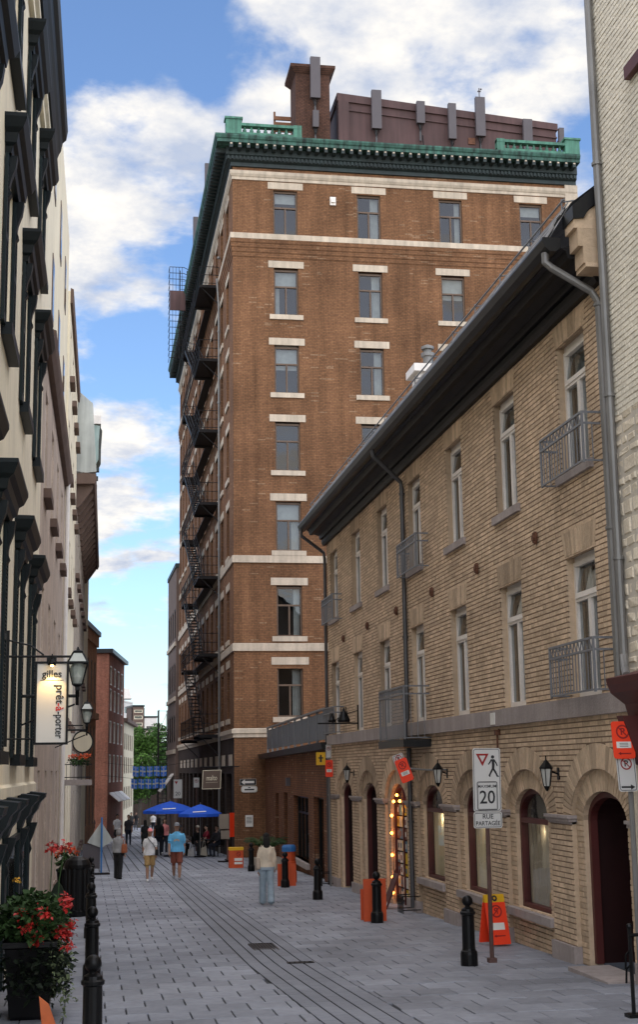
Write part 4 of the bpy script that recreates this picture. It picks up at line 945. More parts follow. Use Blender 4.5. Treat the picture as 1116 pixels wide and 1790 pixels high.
def cwin(c, a, b):
    m = MB(); w = .55
    for s in (-1, 1): m.pbox(PLf, min(c + s * w, c + s * (w - .07)), max(c + s * w, c + s * (w - .07)), a, b, -.16, -.07)
    m.pbox(PLf, c - w + .07, c + w - .07, a, a + .08, -.16, -.07); m.pbox(PLf, c - w + .07, c + w - .07, b - .08, b, -.16, -.07); m.pbox(PLf, c - .04, c + .04, a + .08, b - .08, -.15, -.08)
    m.pbox(PLf, c - w + .07, c - .04, a + (b - a) * .62, a + (b - a) * .62 + .06, -.15, -.08); m.pbox(PLf, c + .04, c + w - .07, a + (b - a) * .62, a + (b - a) * .62 + .06, -.15, -.08)
    wdw = m.build('window', 'white_frame', crm)
    p = MB(); p.quad(PLf(c - w, a, -.12), PLf(c + w, a, -.12), PLf(c + w, b, -.12), PLf(c - w, b, -.12)); p.build('pane', 'glass', wdw, normals=False)
    # hood on consoles
    p = MB(); pr = [(0, b + .02), (.08, b + .02), (.10, b + .10), (.15, b + .13), (.17, b + .25), (.23, b + .30), (.28, b + .42), (.28, b + .47), (0, b + .53)]
    y0, y1 = c - 1.08, c + 1.08
    rings = [[(0, y0 - d + .28, z), (d, y0 - d + .28, z), (d, y1 + d - .28, z), (0, y1 + d - .28, z)] for d, z in pr]
    p.loft(rings, True, closed=False); p.build('hood', 'hood_green', wdw)
    for s in (-1, 1):
        yy = c + s * .72; p = MB(); prof = [(0, b - .55), (.05, b - .55), (.09, b - .48), (.06, b - .40), (.08, b - .28), (.13, b - .14), (.15, b + .02), (0, b + .02)]
        p.prism([(d, yy - .07, z) for d, z in prof], (0, .14, 0)); p.build('console', 'hood_green', wdw)
        ys = sorted((c + s * .57, c + s * .97)); p = MB()
        for q in ((ys[0], ys[0] + .05), (ys[1] - .05, ys[1])): p.pbox(PLf, q[0], q[1], a - .05, b - .02, .012, .055)
        for q in ((a - .05, a + .06), (b - .12, b - .02), ((a + b) / 2 - .04, (a + b) / 2 + .04)): p.pbox(PLf, ys[0] + .05, ys[1] - .05, q[0], q[1], .012, .055)
        n = int((b - a) / .055)
        for i in range(n): z = a + .06 + (b - a - .2) * i / n; p.hexa([PLf(ys[0] + .05, z, .014), PLf(ys[1] - .05, z, .014), PLf(ys[1] - .05, z + .012, .014), PLf(ys[0] + .05, z + .012, .014), PLf(ys[0] + .05, z - .03, .05), PLf(ys[1] - .05, z - .03, .05), PLf(ys[1] - .05, z - .018, .05), PLf(ys[0] + .05, z - .018, .05)])
        p.build('shutter', 'shutter_green', wdw)
    p = MB(); p.pbox(PLf, c - .72, c + .72, a - .16, a - .002, -.1, .14); p.build('sill', 'hood_green', wdw)
for c in CC:
    for a, b in CR: cwin(c, a, b)
def extr_l(name, prof, y0, y1, mt, par=crm):
    m = MB(); m.prism([(d, y0, z) for d, z in prof], (0, y1 - y0, 0)); return m.build(name, mt, par)
extr_l('frieze', [(0, 14.1), (.08, 14.1), (.08, 14.3), (.14, 14.34), (.14, 14.5), (0, 14.5)], 8, 26.8, 'cream')
extr_l('cornice', [(0, 14.5), (.18, 14.52), (.24, 14.7), (.28, 14.78), (.31, 14.95), (.38, 15.02), (.41, 15.22), (0, 15.3)], 8, 26.6, 'hood_green')
extr_l('base_moulding', [(0, 2.02), (.05, 2.02), (.05, 2.16), (0, 2.2)], 8, 27.15, 'cream')
# shopfront: pilasters with cornice blocks, green frames, dark glass
for i, y in enumerate((12.4, 15.2, 17.6, 19.4, 22.6, 25.2)):
    m = MB(); m.prism([(d, y - .32, z) for d, z in [(0, 1.5), (.06, 1.5), (.10, 1.62), (.18, 1.72), (.22, 1.84), (.30, 1.92), (.32, 2.0), (0, 2.04)]], (0, .64, 0)); m.build('shop_cap', 'hood_green', crm)
    m = MB(); m.prism([(d, y - .1, z) for d, z in [(0, .95), (.05, .95), (.09, 1.05), (.06, 1.15), (.12, 1.3), (.18, 1.5), (0, 1.5)]], (0, .2, 0)); m.build('console', 'hood_green', crm)
    m = MB(); m.pbox(PLf, y - .18, y + .18, gz(y) - .2, 1.5, 0, .05); m.build('pilaster', 'shutter_green', crm)
for a, b in ((12.75, 14.85), (15.55, 17.25), (19.75, 22.25), (22.95, 24.85)):
    m = MB(); z0_ = gz(a) + .35
    for p, q in ((a, a + .09), (b - .09, b)): m.pbox(PLf, p, q, z0_, 1.45, .0, .06)
    m.pbox(PLf, a + .09, b - .09, z0_, z0_ + .1, 0, .06); m.pbox(PLf, a + .09, b - .09, 1.36, 1.45, 0, .06)
    w = m.build('shop_window', 'white_frame' if a < 13 else 'shutter_green', crm); p = MB(); p.pbox(PLf, a + .09, b - .09, z0_ + .1, 1.36, .004, .02); p.build('pane', 'glass_dark', w)
# ================================================================== the rest of the left-hand row
mat('pink_stone', (0.48, 0.385, 0.31), 0.9, 0.15, 1.2, 0.6, 14, fine=0.10, streak=0.12)
mat('cream2', (0.68, 0.61, 0.45), 0.9, 0.07, 0.6, 0.1, 20, streak=0.10)
mat('brown_stone', (0.13, 0.085, 0.065), 0.85, 0.15, 2)
mat('sheet_metal', (0.42, 0.44, 0.41), 0.55, 0.14, 1.2, streak=0.25)
mat('sheet_green', (0.27, 0.36, 0.33), 0.55, 0.14, 1.2, streak=0.25)
mat('stone_grey2', (0.40, 0.345, 0.285), 0.9, 0.2, 1.2, 0.6, 12, fine=0.12)
brickmat('orange_brick', (0.40, 0.20, 0.10), (0.34, 0.165, 0.085), (0.25, 0.16, 0.11), 0.23, 0.078, stain=0.15)
brickmat('red_brick', (0.36, 0.135, 0.085), (0.30, 0.11, 0.07), (0.25, 0.14, 0.1), 0.23, 0.078, stain=0.15)
def row_house(name, label, y0, y1, zt, wallm, rows, cols, ww, framem, X0=-1.35, sillm='brown_stone', k=.012, ground=True, lint=None, depth=9, topx=None):
    rt = root(name, (X0, 0, 0), label, 'building', rz=-math.atan(k), local=True)
    hs = [(c - ww / 2, c + ww / 2, a, b) for c in cols for a, b in rows]
    m = MB(); holes_wall(m, PLf, y0, y1, -3.2, zt, hs, .2, .8)
    for u in (y0 + .001, y1): m.quad(PLf(u, -3.2, 0), PLf(u, zt, 0), PLf(u, zt, -depth), PLf(u, -3.2, -depth))
    m.quad(PLf(y0, zt, 0), PLf(y1, zt, 0), PLf(y1, zt, -depth), PLf(y0, zt, -depth)); m.build('wall', [wallm, 'room_dark'], rt, normals=False)
    first = None
    for c in cols:
        for a, b in rows:
            m = MB(); w = ww / 2
            m.pbox(PLf, c - w, c - w + .08, a, b, -.16, -.05); m.pbox(PLf, c + w - .08, c + w, a, b, -.16, -.05); m.pbox(PLf, c - w + .08, c + w - .08, a, a + .08, -.16, -.05); m.pbox(PLf, c - w + .08, c + w - .08, b - .08, b, -.16, -.05); m.pbox(PLf, c - .04, c + .04, a + .08, b - .08, -.15, -.06); m.pbox(PLf, c - w + .08, c + w - .08, (a + b) / 2, (a + b) / 2 + .05, -.158, -.052)
            wd_ = m.build('window', framem, rt)
            p = MB(); p.quad(PLf(c - w, a, -.11), PLf(c + w, a, -.11), PLf(c + w, b, -.11), PLf(c - w, b, -.11)); p.build('pane', 'glass', wd_, normals=False)
            p = MB(); p.pbox(PLf, c - w - .1, c + w + .1, a - .2, a - .002, -.05, .16); p.build('sill', sillm, wd_)
            if lint: p = MB(); p.pbox(PLf, c - w - .1, c + w + .1, b + .005, b + .28, -.05, .03); p.build('lintel', lint, wd_)
    return rt
h2 = row_house('stone_house', 'pinkish stone row house with brown sills beside the cream house', 27.25, 42, 11.2, 'pink_stone', [(-.6, 2.4), (4.0, 6.2), (8.15, 10.3)], [29.1, 32.6, 36.1, 39.6], 1.2, 'white_frame')
extr_l('cornice', [(0, 10.9), (.12, 10.9), (.2, 11.05), (.24, 11.2), (0, 11.3)], 27.3, 42, 'brown_stone', h2)
m = MB(); m.tube([(.1, 41.6, 11), (.1, 41.6, -1)], .07, 8); m.build('downpipe', 'white_frame', h2)
m = MB(); m.pbox(PLf, 27.22, 42.0, 11.3, 19.0, -6, -.02); m.build('upper_wall', 'cream', h2)
for y_ in (30.5, 34.5, 38.5):
    for z_ in (12.6, 15.6): m = MB(); m.pbox(PLf, y_, y_ + .9, z_, z_ + 1.5, -.019, .0); w_ = m.build('window', 'brown_stone', h2); m = MB(); m.pbox(PLf, y_ + .1, y_ + .8, z_ + .1, z_ + 1.4, .001, .006); m.build('pane', 'glass_dark', w_)
h3 = row_house('cream_tall_house', 'tall narrow cream house rising above the stone row', 42.02, 54, 17.3, 'cream', [(-.9, 1.9), (4.0, 6.2), (8.0, 10.0), (11.6, 13.4), (14.8, 16.4)], [43.6, 46.6, 49.6, 52.6], 1.0, 'brown_stone', X0=-1.3)
extr_l('cornice', [(0, 16.9), (.08, 16.9), (.1, 17.2), (.1, 17.35), (0, 17.4)], 42.02, 54, 'brown_stone', h3)
h4 = row_house('bracketed_house', 'grey stone house with deep bracketed brown eaves', 54.05, 78, 13.8, 'stone_grey2', [(-1.2, 1.6), (3.4, 5.4), (6.9, 8.9), (10.2, 12.0)], [56, 59.4, 62.8, 66.2, 69.6, 73, 76.2], 1.2, 'white_frame', X0=-1.3)
extr_l('eave', [(0, 13.6), (.72, 13.62), (.78, 13.8), (.78, 14.0), (0, 14.1)], 54.1, 78, 'brown_stone', h4)
for i in range(15):
    m = MB(); y = 54.4 + i * 1.6; m.prism([(0, y, 12.7), (.1, y, 12.7), (.62, y, 13.45), (.66, y, 13.61), (0, y, 13.61)], (0, .3, 0)); m.build('bracket', 'brown_stone', h4)
m = MB(); m.prism([(-.9, 54.1, 13.9), (.78, 54.1, 14.1), (.60, 54.1, 16.9), (-.2, 54.1, 17.6), (-.9, 54.1, 17.6)], (0, .3, 0)); m.build('gable_sheet', 'sheet_metal', h4)
m = MB(); m.quad((-.2, 54.3, 17.6), (.55, 54.3, 16.9), (.55, 78, 14.2), (-.4, 78, 16.0)); m.build('roof', 'sheet_metal', h4, normals=False)
h5 = root('green_cornice_house', (-0.9, 70, gz(70)), 'narrow house front with a pale green sheet metal cornice', 'building')
m = MB(); m.prism([(-.9, 78.1, -3), (-.35, 78.1, -3), (-.35, 78.1, 17.2), (-.9, 78.1, 17.2)], (.2, 2, 0)); m.build('wall', 'cream2', h5)
m = MB(); m.prism([(-.8, 78.0, 20.0), (.28, 78.0, 20.0), (.28, 78.0, 20.9), (.34, 78.0, 22.0), (-.8, 78.0, 22.2)], (.15, 1.2, 0)); m.build('cornice', 'sheet_green', h5)
m = MB(); m.prism([(-.8, 78.02, 17.2), (-.33, 78.02, 15.0), (-.2, 78.02, 17.5), (.0, 78.02, 19.4), (.28, 78.02, 20.0), (-.8, 78.02, 20.0)], (.15, 1.2, 0)); m.build('bracket', 'sheet_green', h5)
m = MB(); m.box(-.8, .4, 77.9, 79.3, 22.1, 22.6); m.build('gutter', 'white_frame', h5)
for i in range(9):
    m = MB(); z = 15.3 + i * .5; m.box(-.3 + i * .055, -.1 + i * .055, 77.95, 78.3, z, z + .22); m.build('dentil', 'copper_dark', h5)
# far buildings where the street bends
def far_block(name, label, a, b, zt, wallm, rows, cols, ww, framem, back=8, roofm='gutter_metal', over=.35, lint=None, flip=False):
    """block whose street front runs from plan point a to b"""
    a, b = Vector((*a, 0)), Vector((*b, 0)); L_ = (b - a).length; t = (b - a) / L_; n = Vector((t.y, -t.x, 0)) * (-1 if flip else 1)
    rt = root(name, (a.x, a.y, gz(a.y)), label, 'building')
    P = lambda u, z, d: tuple(a + t * u + n * d + Vector((0, 0, z)))
    hs = [(c * L_ - ww / 2, c * L_ + ww / 2, p, q) for c in cols for p, q in rows]
    m = MB(); holes_wall(m, P, 0, L_, -4, zt, hs, .2, .6); m.quad(P(0, -4, 0), P(0, zt, 0), P(0, zt, -back), P(0, -4, -back)); m.quad(P(L_, -4, 0), P(L_, zt, 0), P(L_, zt, -back), P(L_, -4, -back)); m.quad(P(0, zt, 0), P(L_, zt, 0), P(L_, zt, -back), P(0, zt, -back)); m.build('wall', [wallm, 'room_dark'], rt, normals=False)
    for (p, q, r_, s) in hs:
        m = MB(); m.pbox(P, p, p + .12, r_, s, -.12, -.02); m.pbox(P, q - .12, q, r_, s, -.12, -.02); m.pbox(P, p + .12, q - .12, r_, r_ + .1, -.12, -.02); m.pbox(P, p + .12, q - .12, s - .1, s, -.12, -.02)
        w = m.build('window', framem, rt); m = MB(); m.quad(P(p, r_, -.1), P(q, r_, -.1), P(q, s, -.1), P(p, s, -.1)); m.build('pane', 'glass_dark', w, normals=False)
    m = MB(); m.pbox(P, -over, L_ + over, zt + .002, zt + .3, -back, over); m.build('roof', roofm, rt)
    return rt, P
ob_, Po = far_block('orange_brick_house', 'ornate orange brick house where the street bends', (-.62, 80), (.42, 89.5), 10.9, 'orange_brick', [(-.8, 1.6), (3.2, 5.2), (6.6, 9.2)], [.1, .3, .5, .7, .9], .9, 'brown_stone', back=6, over=.25)
m = MB(); m.pbox(Po, 0, 9.5, 10.2, 10.89, 0, .15); m.build('corbel_band', 'orange_brick', ob_); m = MB(); m.pbox(Po, 0, 9.5, 5.6, 6.0, 0, .2); m.build('band', 'orange_brick', ob_)
rb_, Pr = far_block('red_brick_house', 'plain red brick house four storeys high with tall white windows', (1.35, 100), (2.72, 111.5), 10.75, 'red_brick', [(1.6, 3.6), (4.1, 5.9), (6.7, 8.3), (8.6, 10.0)][0:1] + [(4.4, 6.0), (6.7, 8.3), (8.55, 9.95)][0:3], [.14, .38, .62, .86], 1.5, 'white_frame', back=9, over=.3)
for i in range(3):
    m = MB(); m.prism([Pr(1.2 + i * 3.2, .9, .02), Pr(1.2 + i * 3.2, .3, .7), Pr(1.2 + i * 3.2, .24, .7), Pr(1.2 + i * 3.2, .8, .02)], Vector(Pr(4.0 + i * 3.2, 0, 0)) - Vector(Pr(1.2 + i * 3.2, 0, 0))); m.build('awning', 'white_frame', rb_)
pl_, Pp = far_block('pale_house', 'pale stone house with rows of narrow windows beyond red brick', (2.9, 118), (4.2, 133), 6.5, 'cream2', [(-.8, 1.1), (2.2, 3.6), (4.2, 5.6)], [.1, .28, .46, .64, .82], 1.3, 'brown_stone', back=8, roofm='brown_stone')
m = MB(); m.pbox(Pp, 0, .8, 6.8, 7.8, -1.5, -.5); m.build('chimney', 'red_brick', pl_)
wt, Pw_ = far_block('white_tower', 'white tower block far off above the trees', (4.8, 260), (8.4, 275), 15.5, 'white_frame', [(13.4, 14.6)], [.2, .6], 2.4, 'rail_panel', back=6, roofm='white_frame', over=.1)
m = MB(); m.prism([(5.6, 261, 15.8), (7.8, 261, 15.8), (7.3, 261, 17.6), (5.9, 261, 17.8)], (0, 5, 0)); m.build('lift_house', 'white_frame', wt)
bb_, _ = far_block('brown_block', 'small brown banded block far off beside the white tower', (7.4, 240), (9.3, 240.3), 13.3, 'brown_stone', [(10.0, 10.6), (11.2, 11.8), (12.3, 12.8)], [.5], 1.5, 'cream2', back=6, over=.1)
pb_, _ = far_block('pale_block', 'low pale block on the skyline behind the trees', (8.9, 250), (12.0, 250.3), 11.8, 'white_frame', [(9.5, 10.3)], [.6], 1.2, 'iron', back=6, over=.1)
lb_, _ = far_block('stone_block', 'wide low stone block just above the tree tops', (5.2, 215), (11, 216), 8.6, 'stone_grey2', [(7.2, 7.9)], [.2, .5, .8], .8, 'iron', back=8, over=.2)
# dark retaining wall closing the view
rw = root('retaining_wall', (7, 172, gz(172)), 'dark stone retaining wall closing the end of the street', 'wall')
m = MB(); m.box(-6, 24, 172, 174, -5, .2); m.build('wall', 'brown_brick_dark', rw); m = MB(); m.box(-6, 24, 171.8, 174.2, .2, .45); m.build('coping', 'brown_stone', rw)
# grey neighbour beyond the brick tower
g2, Pg = far_block('grey_corner_house', 'grey green stone house beyond the fire escape', (6.22, 101.2), (6.12, 110), 17.2, 'brown_stone', [(4.4, 6.4), (8.1, 10.2), (12, 14.2)], [.15, .4, .65, .88], 1.2, 'iron', back=9, roofm='copper_dark', over=.08, flip=True)
for z in (3.6, 7.4, 11.4): m = MB(); m.pbox(Pg, 0, 8.8, z, z + .3, 0, .12); m.build('band', 'pale_stone', g2)
m = MB(); m.prism([(6.2, 103, 2.2), (5.2, 103, .9), (5.25, 103, .85), (6.22, 103, 2.1)], (0, 3.2, 0)); m.build('awning', 'white_frame', g2)
ff = root('iron_stair_tower', (6.2, 117, gz(117)), 'black iron stair tower standing before the trees', 'stair')
m = MB()
for x in (5.75, 6.5):
    for y in (116.5, 118): m.tube([(x, y, gz(117)), (x, y, 7.4)], .05, 4)
m.build('frame', 'iron', ff)
for i in range(24):
    m = MB(); z = gz(117) + .4 + i * .35; m.box(5.8, 6.45, 116.6, 116.9, z, z + .06); m.build('tread', 'iron', ff)
m = MB(); m.tube([(5.75, 116.5, 5.6), (6.5, 116.5, 7.3)], .03, 4); m.tube([(5.75, 116.5, 7.3), (6.5, 116.5, 7.3)], .03, 4); m.tube([(5.75, 116.5, 5.6), (6.5, 116.5, 5.6)], .03, 4); m.build('brace', 'white_frame', ff)
# ================================================================== trees at the end of the street
def leafmat(name, c):
    m = mat(name, c, 0.6, 0.25, 1.2, island=0.4, spec=0.2)
    b = m.node_tree.nodes['Principled BSDF']; b.inputs['Transmission Weight'].default_value = 0.0; b.inputs['Subsurface Weight'].default_value = 0.0
    return m
leafmat('leaf', (0.042, 0.095, 0.018)); leafmat('leaf_light', (0.062, 0.13, 0.022)); mat('bark', (0.05, 0.04, 0.03), 0.95, 0.3, 4, 0.5, 20)
def tree(x, y, h, r, n, label, lm, seed):
    R = random.Random(seed); rt = root('tree', (x, y, gz(y)), label, 'tree', 'trees closing the end of the street'); z0 = gz(y)
    m = MB(); m.tube([(x, y, z0), (x + .1, y, z0 + h * .35), (x, y, z0 + h * .7)], [.22, .17, .08], 8)
    for i in range(7):
        a = R.uniform(0, 6.28); zb = z0 + h * R.uniform(.3, .55); m.tube([(x, y, zb), (x + math.cos(a) * r * .4, y + math.sin(a) * r * .4, zb + h * .15), (x + math.cos(a) * r * .75, y + math.sin(a) * r * .75, zb + h * .28)], [.09, .06, .02], 5)
    m.build('trunk', 'bark', rt)
    m = MB(); cl = [(R.gauss(0, .5) * r, R.gauss(0, .5) * r, z0 + h * R.uniform(.35, .95), R.uniform(.22, .42) * r) for _ in range(26)]
    for i in range(n):
        c = R.choice(cl); v = Vector((R.gauss(0, 1), R.gauss(0, 1), R.gauss(0, 1))).normalized() * c[3] * (R.random() ** .35)
        p = Vector((x + c[0], y + c[1], c[2])) + v; s = R.uniform(.10, .2); a = Vector((R.gauss(0, 1), R.gauss(0, 1), R.gauss(0, .6))).normalized(); b = a.cross(Vector((R.gauss(0, 1), R.gauss(0, 1), R.gauss(0, 1)))).normalized()
        m.quad(p - a * s, p + b * s * .6, p + a * s, p - b * s * .6)
    m.build('crown', lm, rt, normals=False)
tree(5.4, 150, 10.4, 2.6, 6000, 'leafy green tree beside the pale house at the street end', 'leaf_light', 1)
tree(8.0, 153, 10.9, 3.0, 6000, 'broad green tree behind the iron stair tower', 'leaf', 2)
tree(6.8, 160, 9.4, 2.8, 4500, 'darker green tree behind, between the two nearer trees', 'leaf', 3)
# ================================================================== strings of blue flags
mat('flag_blue', (0.08, 0.30, 1.0), 0.8, 0.08, 2); mat('flag_white', (0.80, 0.84, 0.88), 0.8, 0.05, 2)
for _n in ('flag_blue', 'flag_white'):          # thin cloth lets daylight through
    _t = MATS[_n].node_tree; _b = _t.nodes['Principled BSDF']; _o = _t.nodes['Material Output']; _tr = _t.nodes.new('ShaderNodeBsdfTranslucent'); _m = _t.nodes.new('ShaderNodeMixShader'); _m.inputs[0].default_value = .6
    _t.links.new(_b.inputs['Base Color'].links[0].from_socket, _tr.inputs[0]); _t.links.new(_b.outputs[0], _m.inputs[1]); _t.links.new(_tr.outputs[0], _m.inputs[2]); _t.links.new(_m.outputs[0], _o.inputs[0])
def flag_row(y, x0, x1, zt, zb, n, where):
    st = MB(); st.tube([(x0 - 1.8, y, zt + .25), (x0, y, zt + .04), ((x0 + x1) / 2, y, zt), (x1, y, zt + .04), (x1 + 1.6, y, zt + .25)], .012, 4); tag(st.build('bunting_line', 'iron'), 'line holding the %s row of blue flags over the street' % where, 'bunting')
    w = (x1 - x0) / n; h = zt - zb
    cu = [0, .06, .2, .27, .32, .43, .57, .68, .73, .8, .94, 1]; cv = [0, .08, .2, .3, .42, .58, .7, .8, .92, 1]
    for i in range(n):
        m = MB(); a = x0 + i * w; ww = w * .84; ph = random.uniform(0, 6)
        f = lambda u, v: (a + ww * u, y + .07 * math.sin(u * 5 + ph) * (1 - v) + .02 * math.sin(v * 6), zb + h * v + .02 * math.sin(u * 4 + ph))
        for iu in range(len(cu) - 1):
            for iv in range(len(cv) - 1):
                uc, vc = (cu[iu] + cu[iu + 1]) / 2, (cv[iv] + cv[iv + 1]) / 2
                white = (.42 < uc < .58) or (.38 < vc < .62) or ((.16 < uc < .32 or .68 < uc < .84) and (.08 < vc < .3 or .7 < vc < .92) and (abs(uc - (.235 if uc < .5 else .765)) < .036 and abs(vc - (.14 if vc < .5 else .86)) < .08))
                m.quad(f(cu[iu], cv[iv]), f(cu[iu + 1], cv[iv]), f(cu[iu + 1], cv[iv + 1]), f(cu[iu], cv[iv + 1]), 1 if white else 0)
        tag(m.build('flag', ['flag_blue', 'flag_white'], normals=False), 'blue flag with a white cross in the %s row' % where, 'flag', '%s row of flags' % where)
flag_row(85, 2.65, 4.75, 2.66, 2.06, 5, 'upper'); flag_row(78, 2.35, 4.3, 1.95, 1.42, 5, 'lower')
# ================================================================== lamps and signs on the left wall
mat('sign_white', (0.78, 0.76, 0.70), 0.6, 0.04, 1); mat('ink', (0.02, 0.02, 0.022), 0.7, 0.05, 3); mat('ink_red', (0.55, 0.03, 0.02), 0.6, 0.05, 3)
mat('lamp_pane', (0.55, 0.58, 0.52), 0.2, 0.08, 3)
mat('bulb', (1, .8, .4), .5, 0, emit=((1.0, .62, .18), 22.0))
gs = root('hanging_sign', (-.5, 19, 2.73), 'white hanging shop sign in a black frame with red and black lettering', 'sign')
sx0, sx1, sz0, sz1, sy = -.70, -.31, 2.75, 3.80, 19.0
m = MB(); t = .03
m.box(sx0 - t, sx1 + t, sy - .05, sy + .05, sz0 - t, sz0); m.box(sx0 - t, sx1 + t, sy - .05, sy + .05, sz1, sz1 + t); m.box(sx0 - t, sx0, sy - .05, sy + .05, sz0, sz1); m.box(sx1, sx1 + t, sy - .05, sy + .05, sz0, sz1); m.box(-.58, -.45, sy - .04, sy + .04, sz1 + t, sz1 + .1); m.build('frame', 'black_metal', gs)
m = MB(); m.box(sx0, sx1, sy - .03, sy + .03, sz0, sz1); m.build('board', 'sign_white', gs)
m = MB(); m.tube([(-1.1, sy, 3.9), (-.25, sy, 3.9)], .016, 6); m.tube([(-1.1, sy, 4.12), (-.8, sy, 4.05), (-.62, sy, 3.92)], .012, 6); m.tube([(-1.1, sy, 2.8), (-.73, sy, 2.8)], .012, 6); m.box(-1.13, -1.08, sy - .03, sy + .03, 2.7, 4.25); m.build('bracket', 'black_metal', gs)
m = MB(); put_text(m, 'gilles', .135, lambda x, y, z: (-.505 + x, sy - .032 - z, 3.66 + y), bold=.002); m.box(-.66, -.35, sy - .034, sy - .03, 3.575, 3.582); m.build('lettering', 'ink', gs)
m = MB(); put_text(m, 'prêt', .15, lambda x, y, z: (-.40 + y, sy - .032 - z, 3.52 - x), align='LEFT', bold=.0022)
put_text(m, '-porter', .15, lambda x, y, z: (-.40 + y, sy - .032 - z, 3.16 - x), align='LEFT', bold=.0022, sx=.80); m.build('lettering', 'ink', gs)
m = MB(); put_text(m, '-à', .15, lambda x, y, z: (-.40 + y, sy - .032 - z, 3.275 - x), align='LEFT', bold=.0025); m.build('lettering', 'ink_red', gs)
m = MB(); m.lathe([(.02, 0), (.05, -.05), (.055, -.09)], (-.505, sy - .16, 3.86), 10); m.tube([(-.505, sy, 3.9), (-.505, sy - .1, 3.92), (-.505, sy - .16, 3.86)], .01, 5); m.build('spot_lamp', 'black_metal', gs)
m = MB(); m.ball((-.505, sy - .155, 3.775), .022); m.build('bulb', 'bulb', gs)
pl = bpy.data.lights.new('sign_lamp', 'SPOT'); pl.energy = 7; pl.color = (1, .62, .2); pl.spot_size = rad(100); pl.spot_blend = .8; pl.shadow_soft_size = .02
plo = bpy.data.objects.new('sign_lamp', pl); COL.objects.link(plo); plo.location = (-.505, sy - .17, 3.72); plo.rotation_euler = Vector((0, .3, -1)).to_track_quat('-Z', 'Y').to_euler()
def street_lantern(x, y, zb, s, label, wall_x):
    rt = root('street_lantern', (x, y, zb), label, 'lantern')
    def L(v): return (x + v[0] * s, y + v[1] * s, zb + v[2] * s)
    n = 4; ph = math.pi / 4
    def ring(r, z): return [L((r * math.cos(ph + 2 * math.pi * j / n), r * math.sin(ph + 2 * math.pi * j / n), z)) for j in range(n)]
    m = MB(); m.loft([ring(.05, 0), ring(.07, .02), ring(.07, .10), ring(.13, .12), ring(.15, .15)]); m.build('base', 'black_metal', rt)
    m = MB(); a, b = ring(.15, .15), ring(.30, .62)
    for i in range(4): m.tube([a[i], b[i]], .02 * s, 4)
    for i in range(4): m.tube([b[i], b[(i + 1) % 4]], .026 * s, 4); m.tube([a[i], a[(i + 1) % 4]], .018 * s, 4)
    c = ring(.14, .84)
    for i in range(4): m.tube([b[i], c[i]], .02 * s, 4); m.tube([c[i], c[(i + 1) % 4]], .02 * s, 4)
    m.loft([ring(.14, .84), ring(.15, .87), ring(.05, .90), ring(.02, .97)]); m.build('frame', 'black_metal', rt)
    for i in range(4):
        j = (i + 1) % 4; m = MB(); m.quad(a[i], a[j], b[j], b[i]); m.build('pane', 'glass_clear', rt, normals=False)
        m = MB(); m.quad(b[i], b[j], c[j], c[i]); m.build('roof_pane', 'lamp_pane', rt, normals=False)
    m = MB(); m.lathe([(.11 * s, .16 * s), (.16 * s, .3 * s), (.17 * s, .5 * s), (.12 * s, .6 * s)], (x, y, zb), 12); m.build('diffuser', 'lamp_pane', rt)
    m = MB(); m.tube([L((0, 0, 0)), L((0, 0, -.12))], .05 * s, 6); m.tube([L((0, 0, -.10)), (wall_x, y, zb - .10 * s)], .035 * s, 6); m.tube([L((0, 0, -.3)), L((0, 0, -.1))], .04 * s, 6); m.tube([L((-.05, 0, -.28)), (wall_x, y, zb - .75 * s)], .02 * s, 6); m.build('bracket', 'black_metal', rt)
street_lantern(-.19, 22, 3.60, .72, 'large black street lantern on a bracket behind the white hanging sign', -1.1)
street_lantern(-.06, 38, 3.55, .75, 'smaller black street lantern farther along beside the round sign', -.95)
rs = root('round_sign', (-.15, 40, 2.9), 'round pale sign with a dark rim hanging from the stone house', 'sign')
m = MB(); m.prism([(-.17 + .30 * math.cos(i * math.pi / 12), 40, 3.2 + .32 * math.sin(i * math.pi / 12)) for i in range(24)], (0, .05, 0)); m.build('rim', 'black_metal', rs)
m = MB(); m.prism([(-.17 + .26 * math.cos(i * math.pi / 12), 39.985, 3.2 + .28 * math.sin(i * math.pi / 12)) for i in range(24)], (0, .08, 0)); m.build('disc', 'cream2', rs)
m = MB(); m.tube([(-.17, 40.02, 3.52), (-.17, 40.02, 3.66), (-.92, 40.02, 3.66)], .02, 6); m.build('bracket', 'black_metal', rs)
# small flower balcony
fb = root('flower_balcony', (-.3, 45, 2.0), 'small balcony with orange flowers in a window box on the left', 'balcony')
m = MB(); m.box(-.9, .12, 44.6, 46.4, 1.95, 2.12); m.build('slab', 'grey_stone', fb)
m = MB(); m.tube([(-.9, 44.6, 2.6), (.1, 44.6, 2.6), (.1, 46.4, 2.6)], .02, 4); m.tube([(-.9, 44.6, 2.2), (.1, 44.6, 2.2), (.1, 46.4, 2.2)], .02, 4); m.build('rail', 'black_metal', fb)
for i in range(8): m = MB(); m.tube([(-.8 + i * .12, 44.6, 2.12), (-.8 + i * .12, 44.6, 2.6)], .01, 4); m.build('baluster', 'black_metal', fb)
mat('petal_orange', (0.70, 0.10, 0.02), 0.6, 0.15, 8, island=0.3); mat('petal_red', (0.46, 0.022, 0.018), 0.55, 0.15, 8, island=0.35); mat('petal_yellow', (0.8, 0.45, 0.05), 0.6, 0.1, 8)
leafmat('leaf_dark', (0.030, 0.062, 0.018)); leafmat('leaf_ivy', (0.16, 0.20, 0.10)); leafmat('leaf_deep', (0.014, 0.022, 0.012))
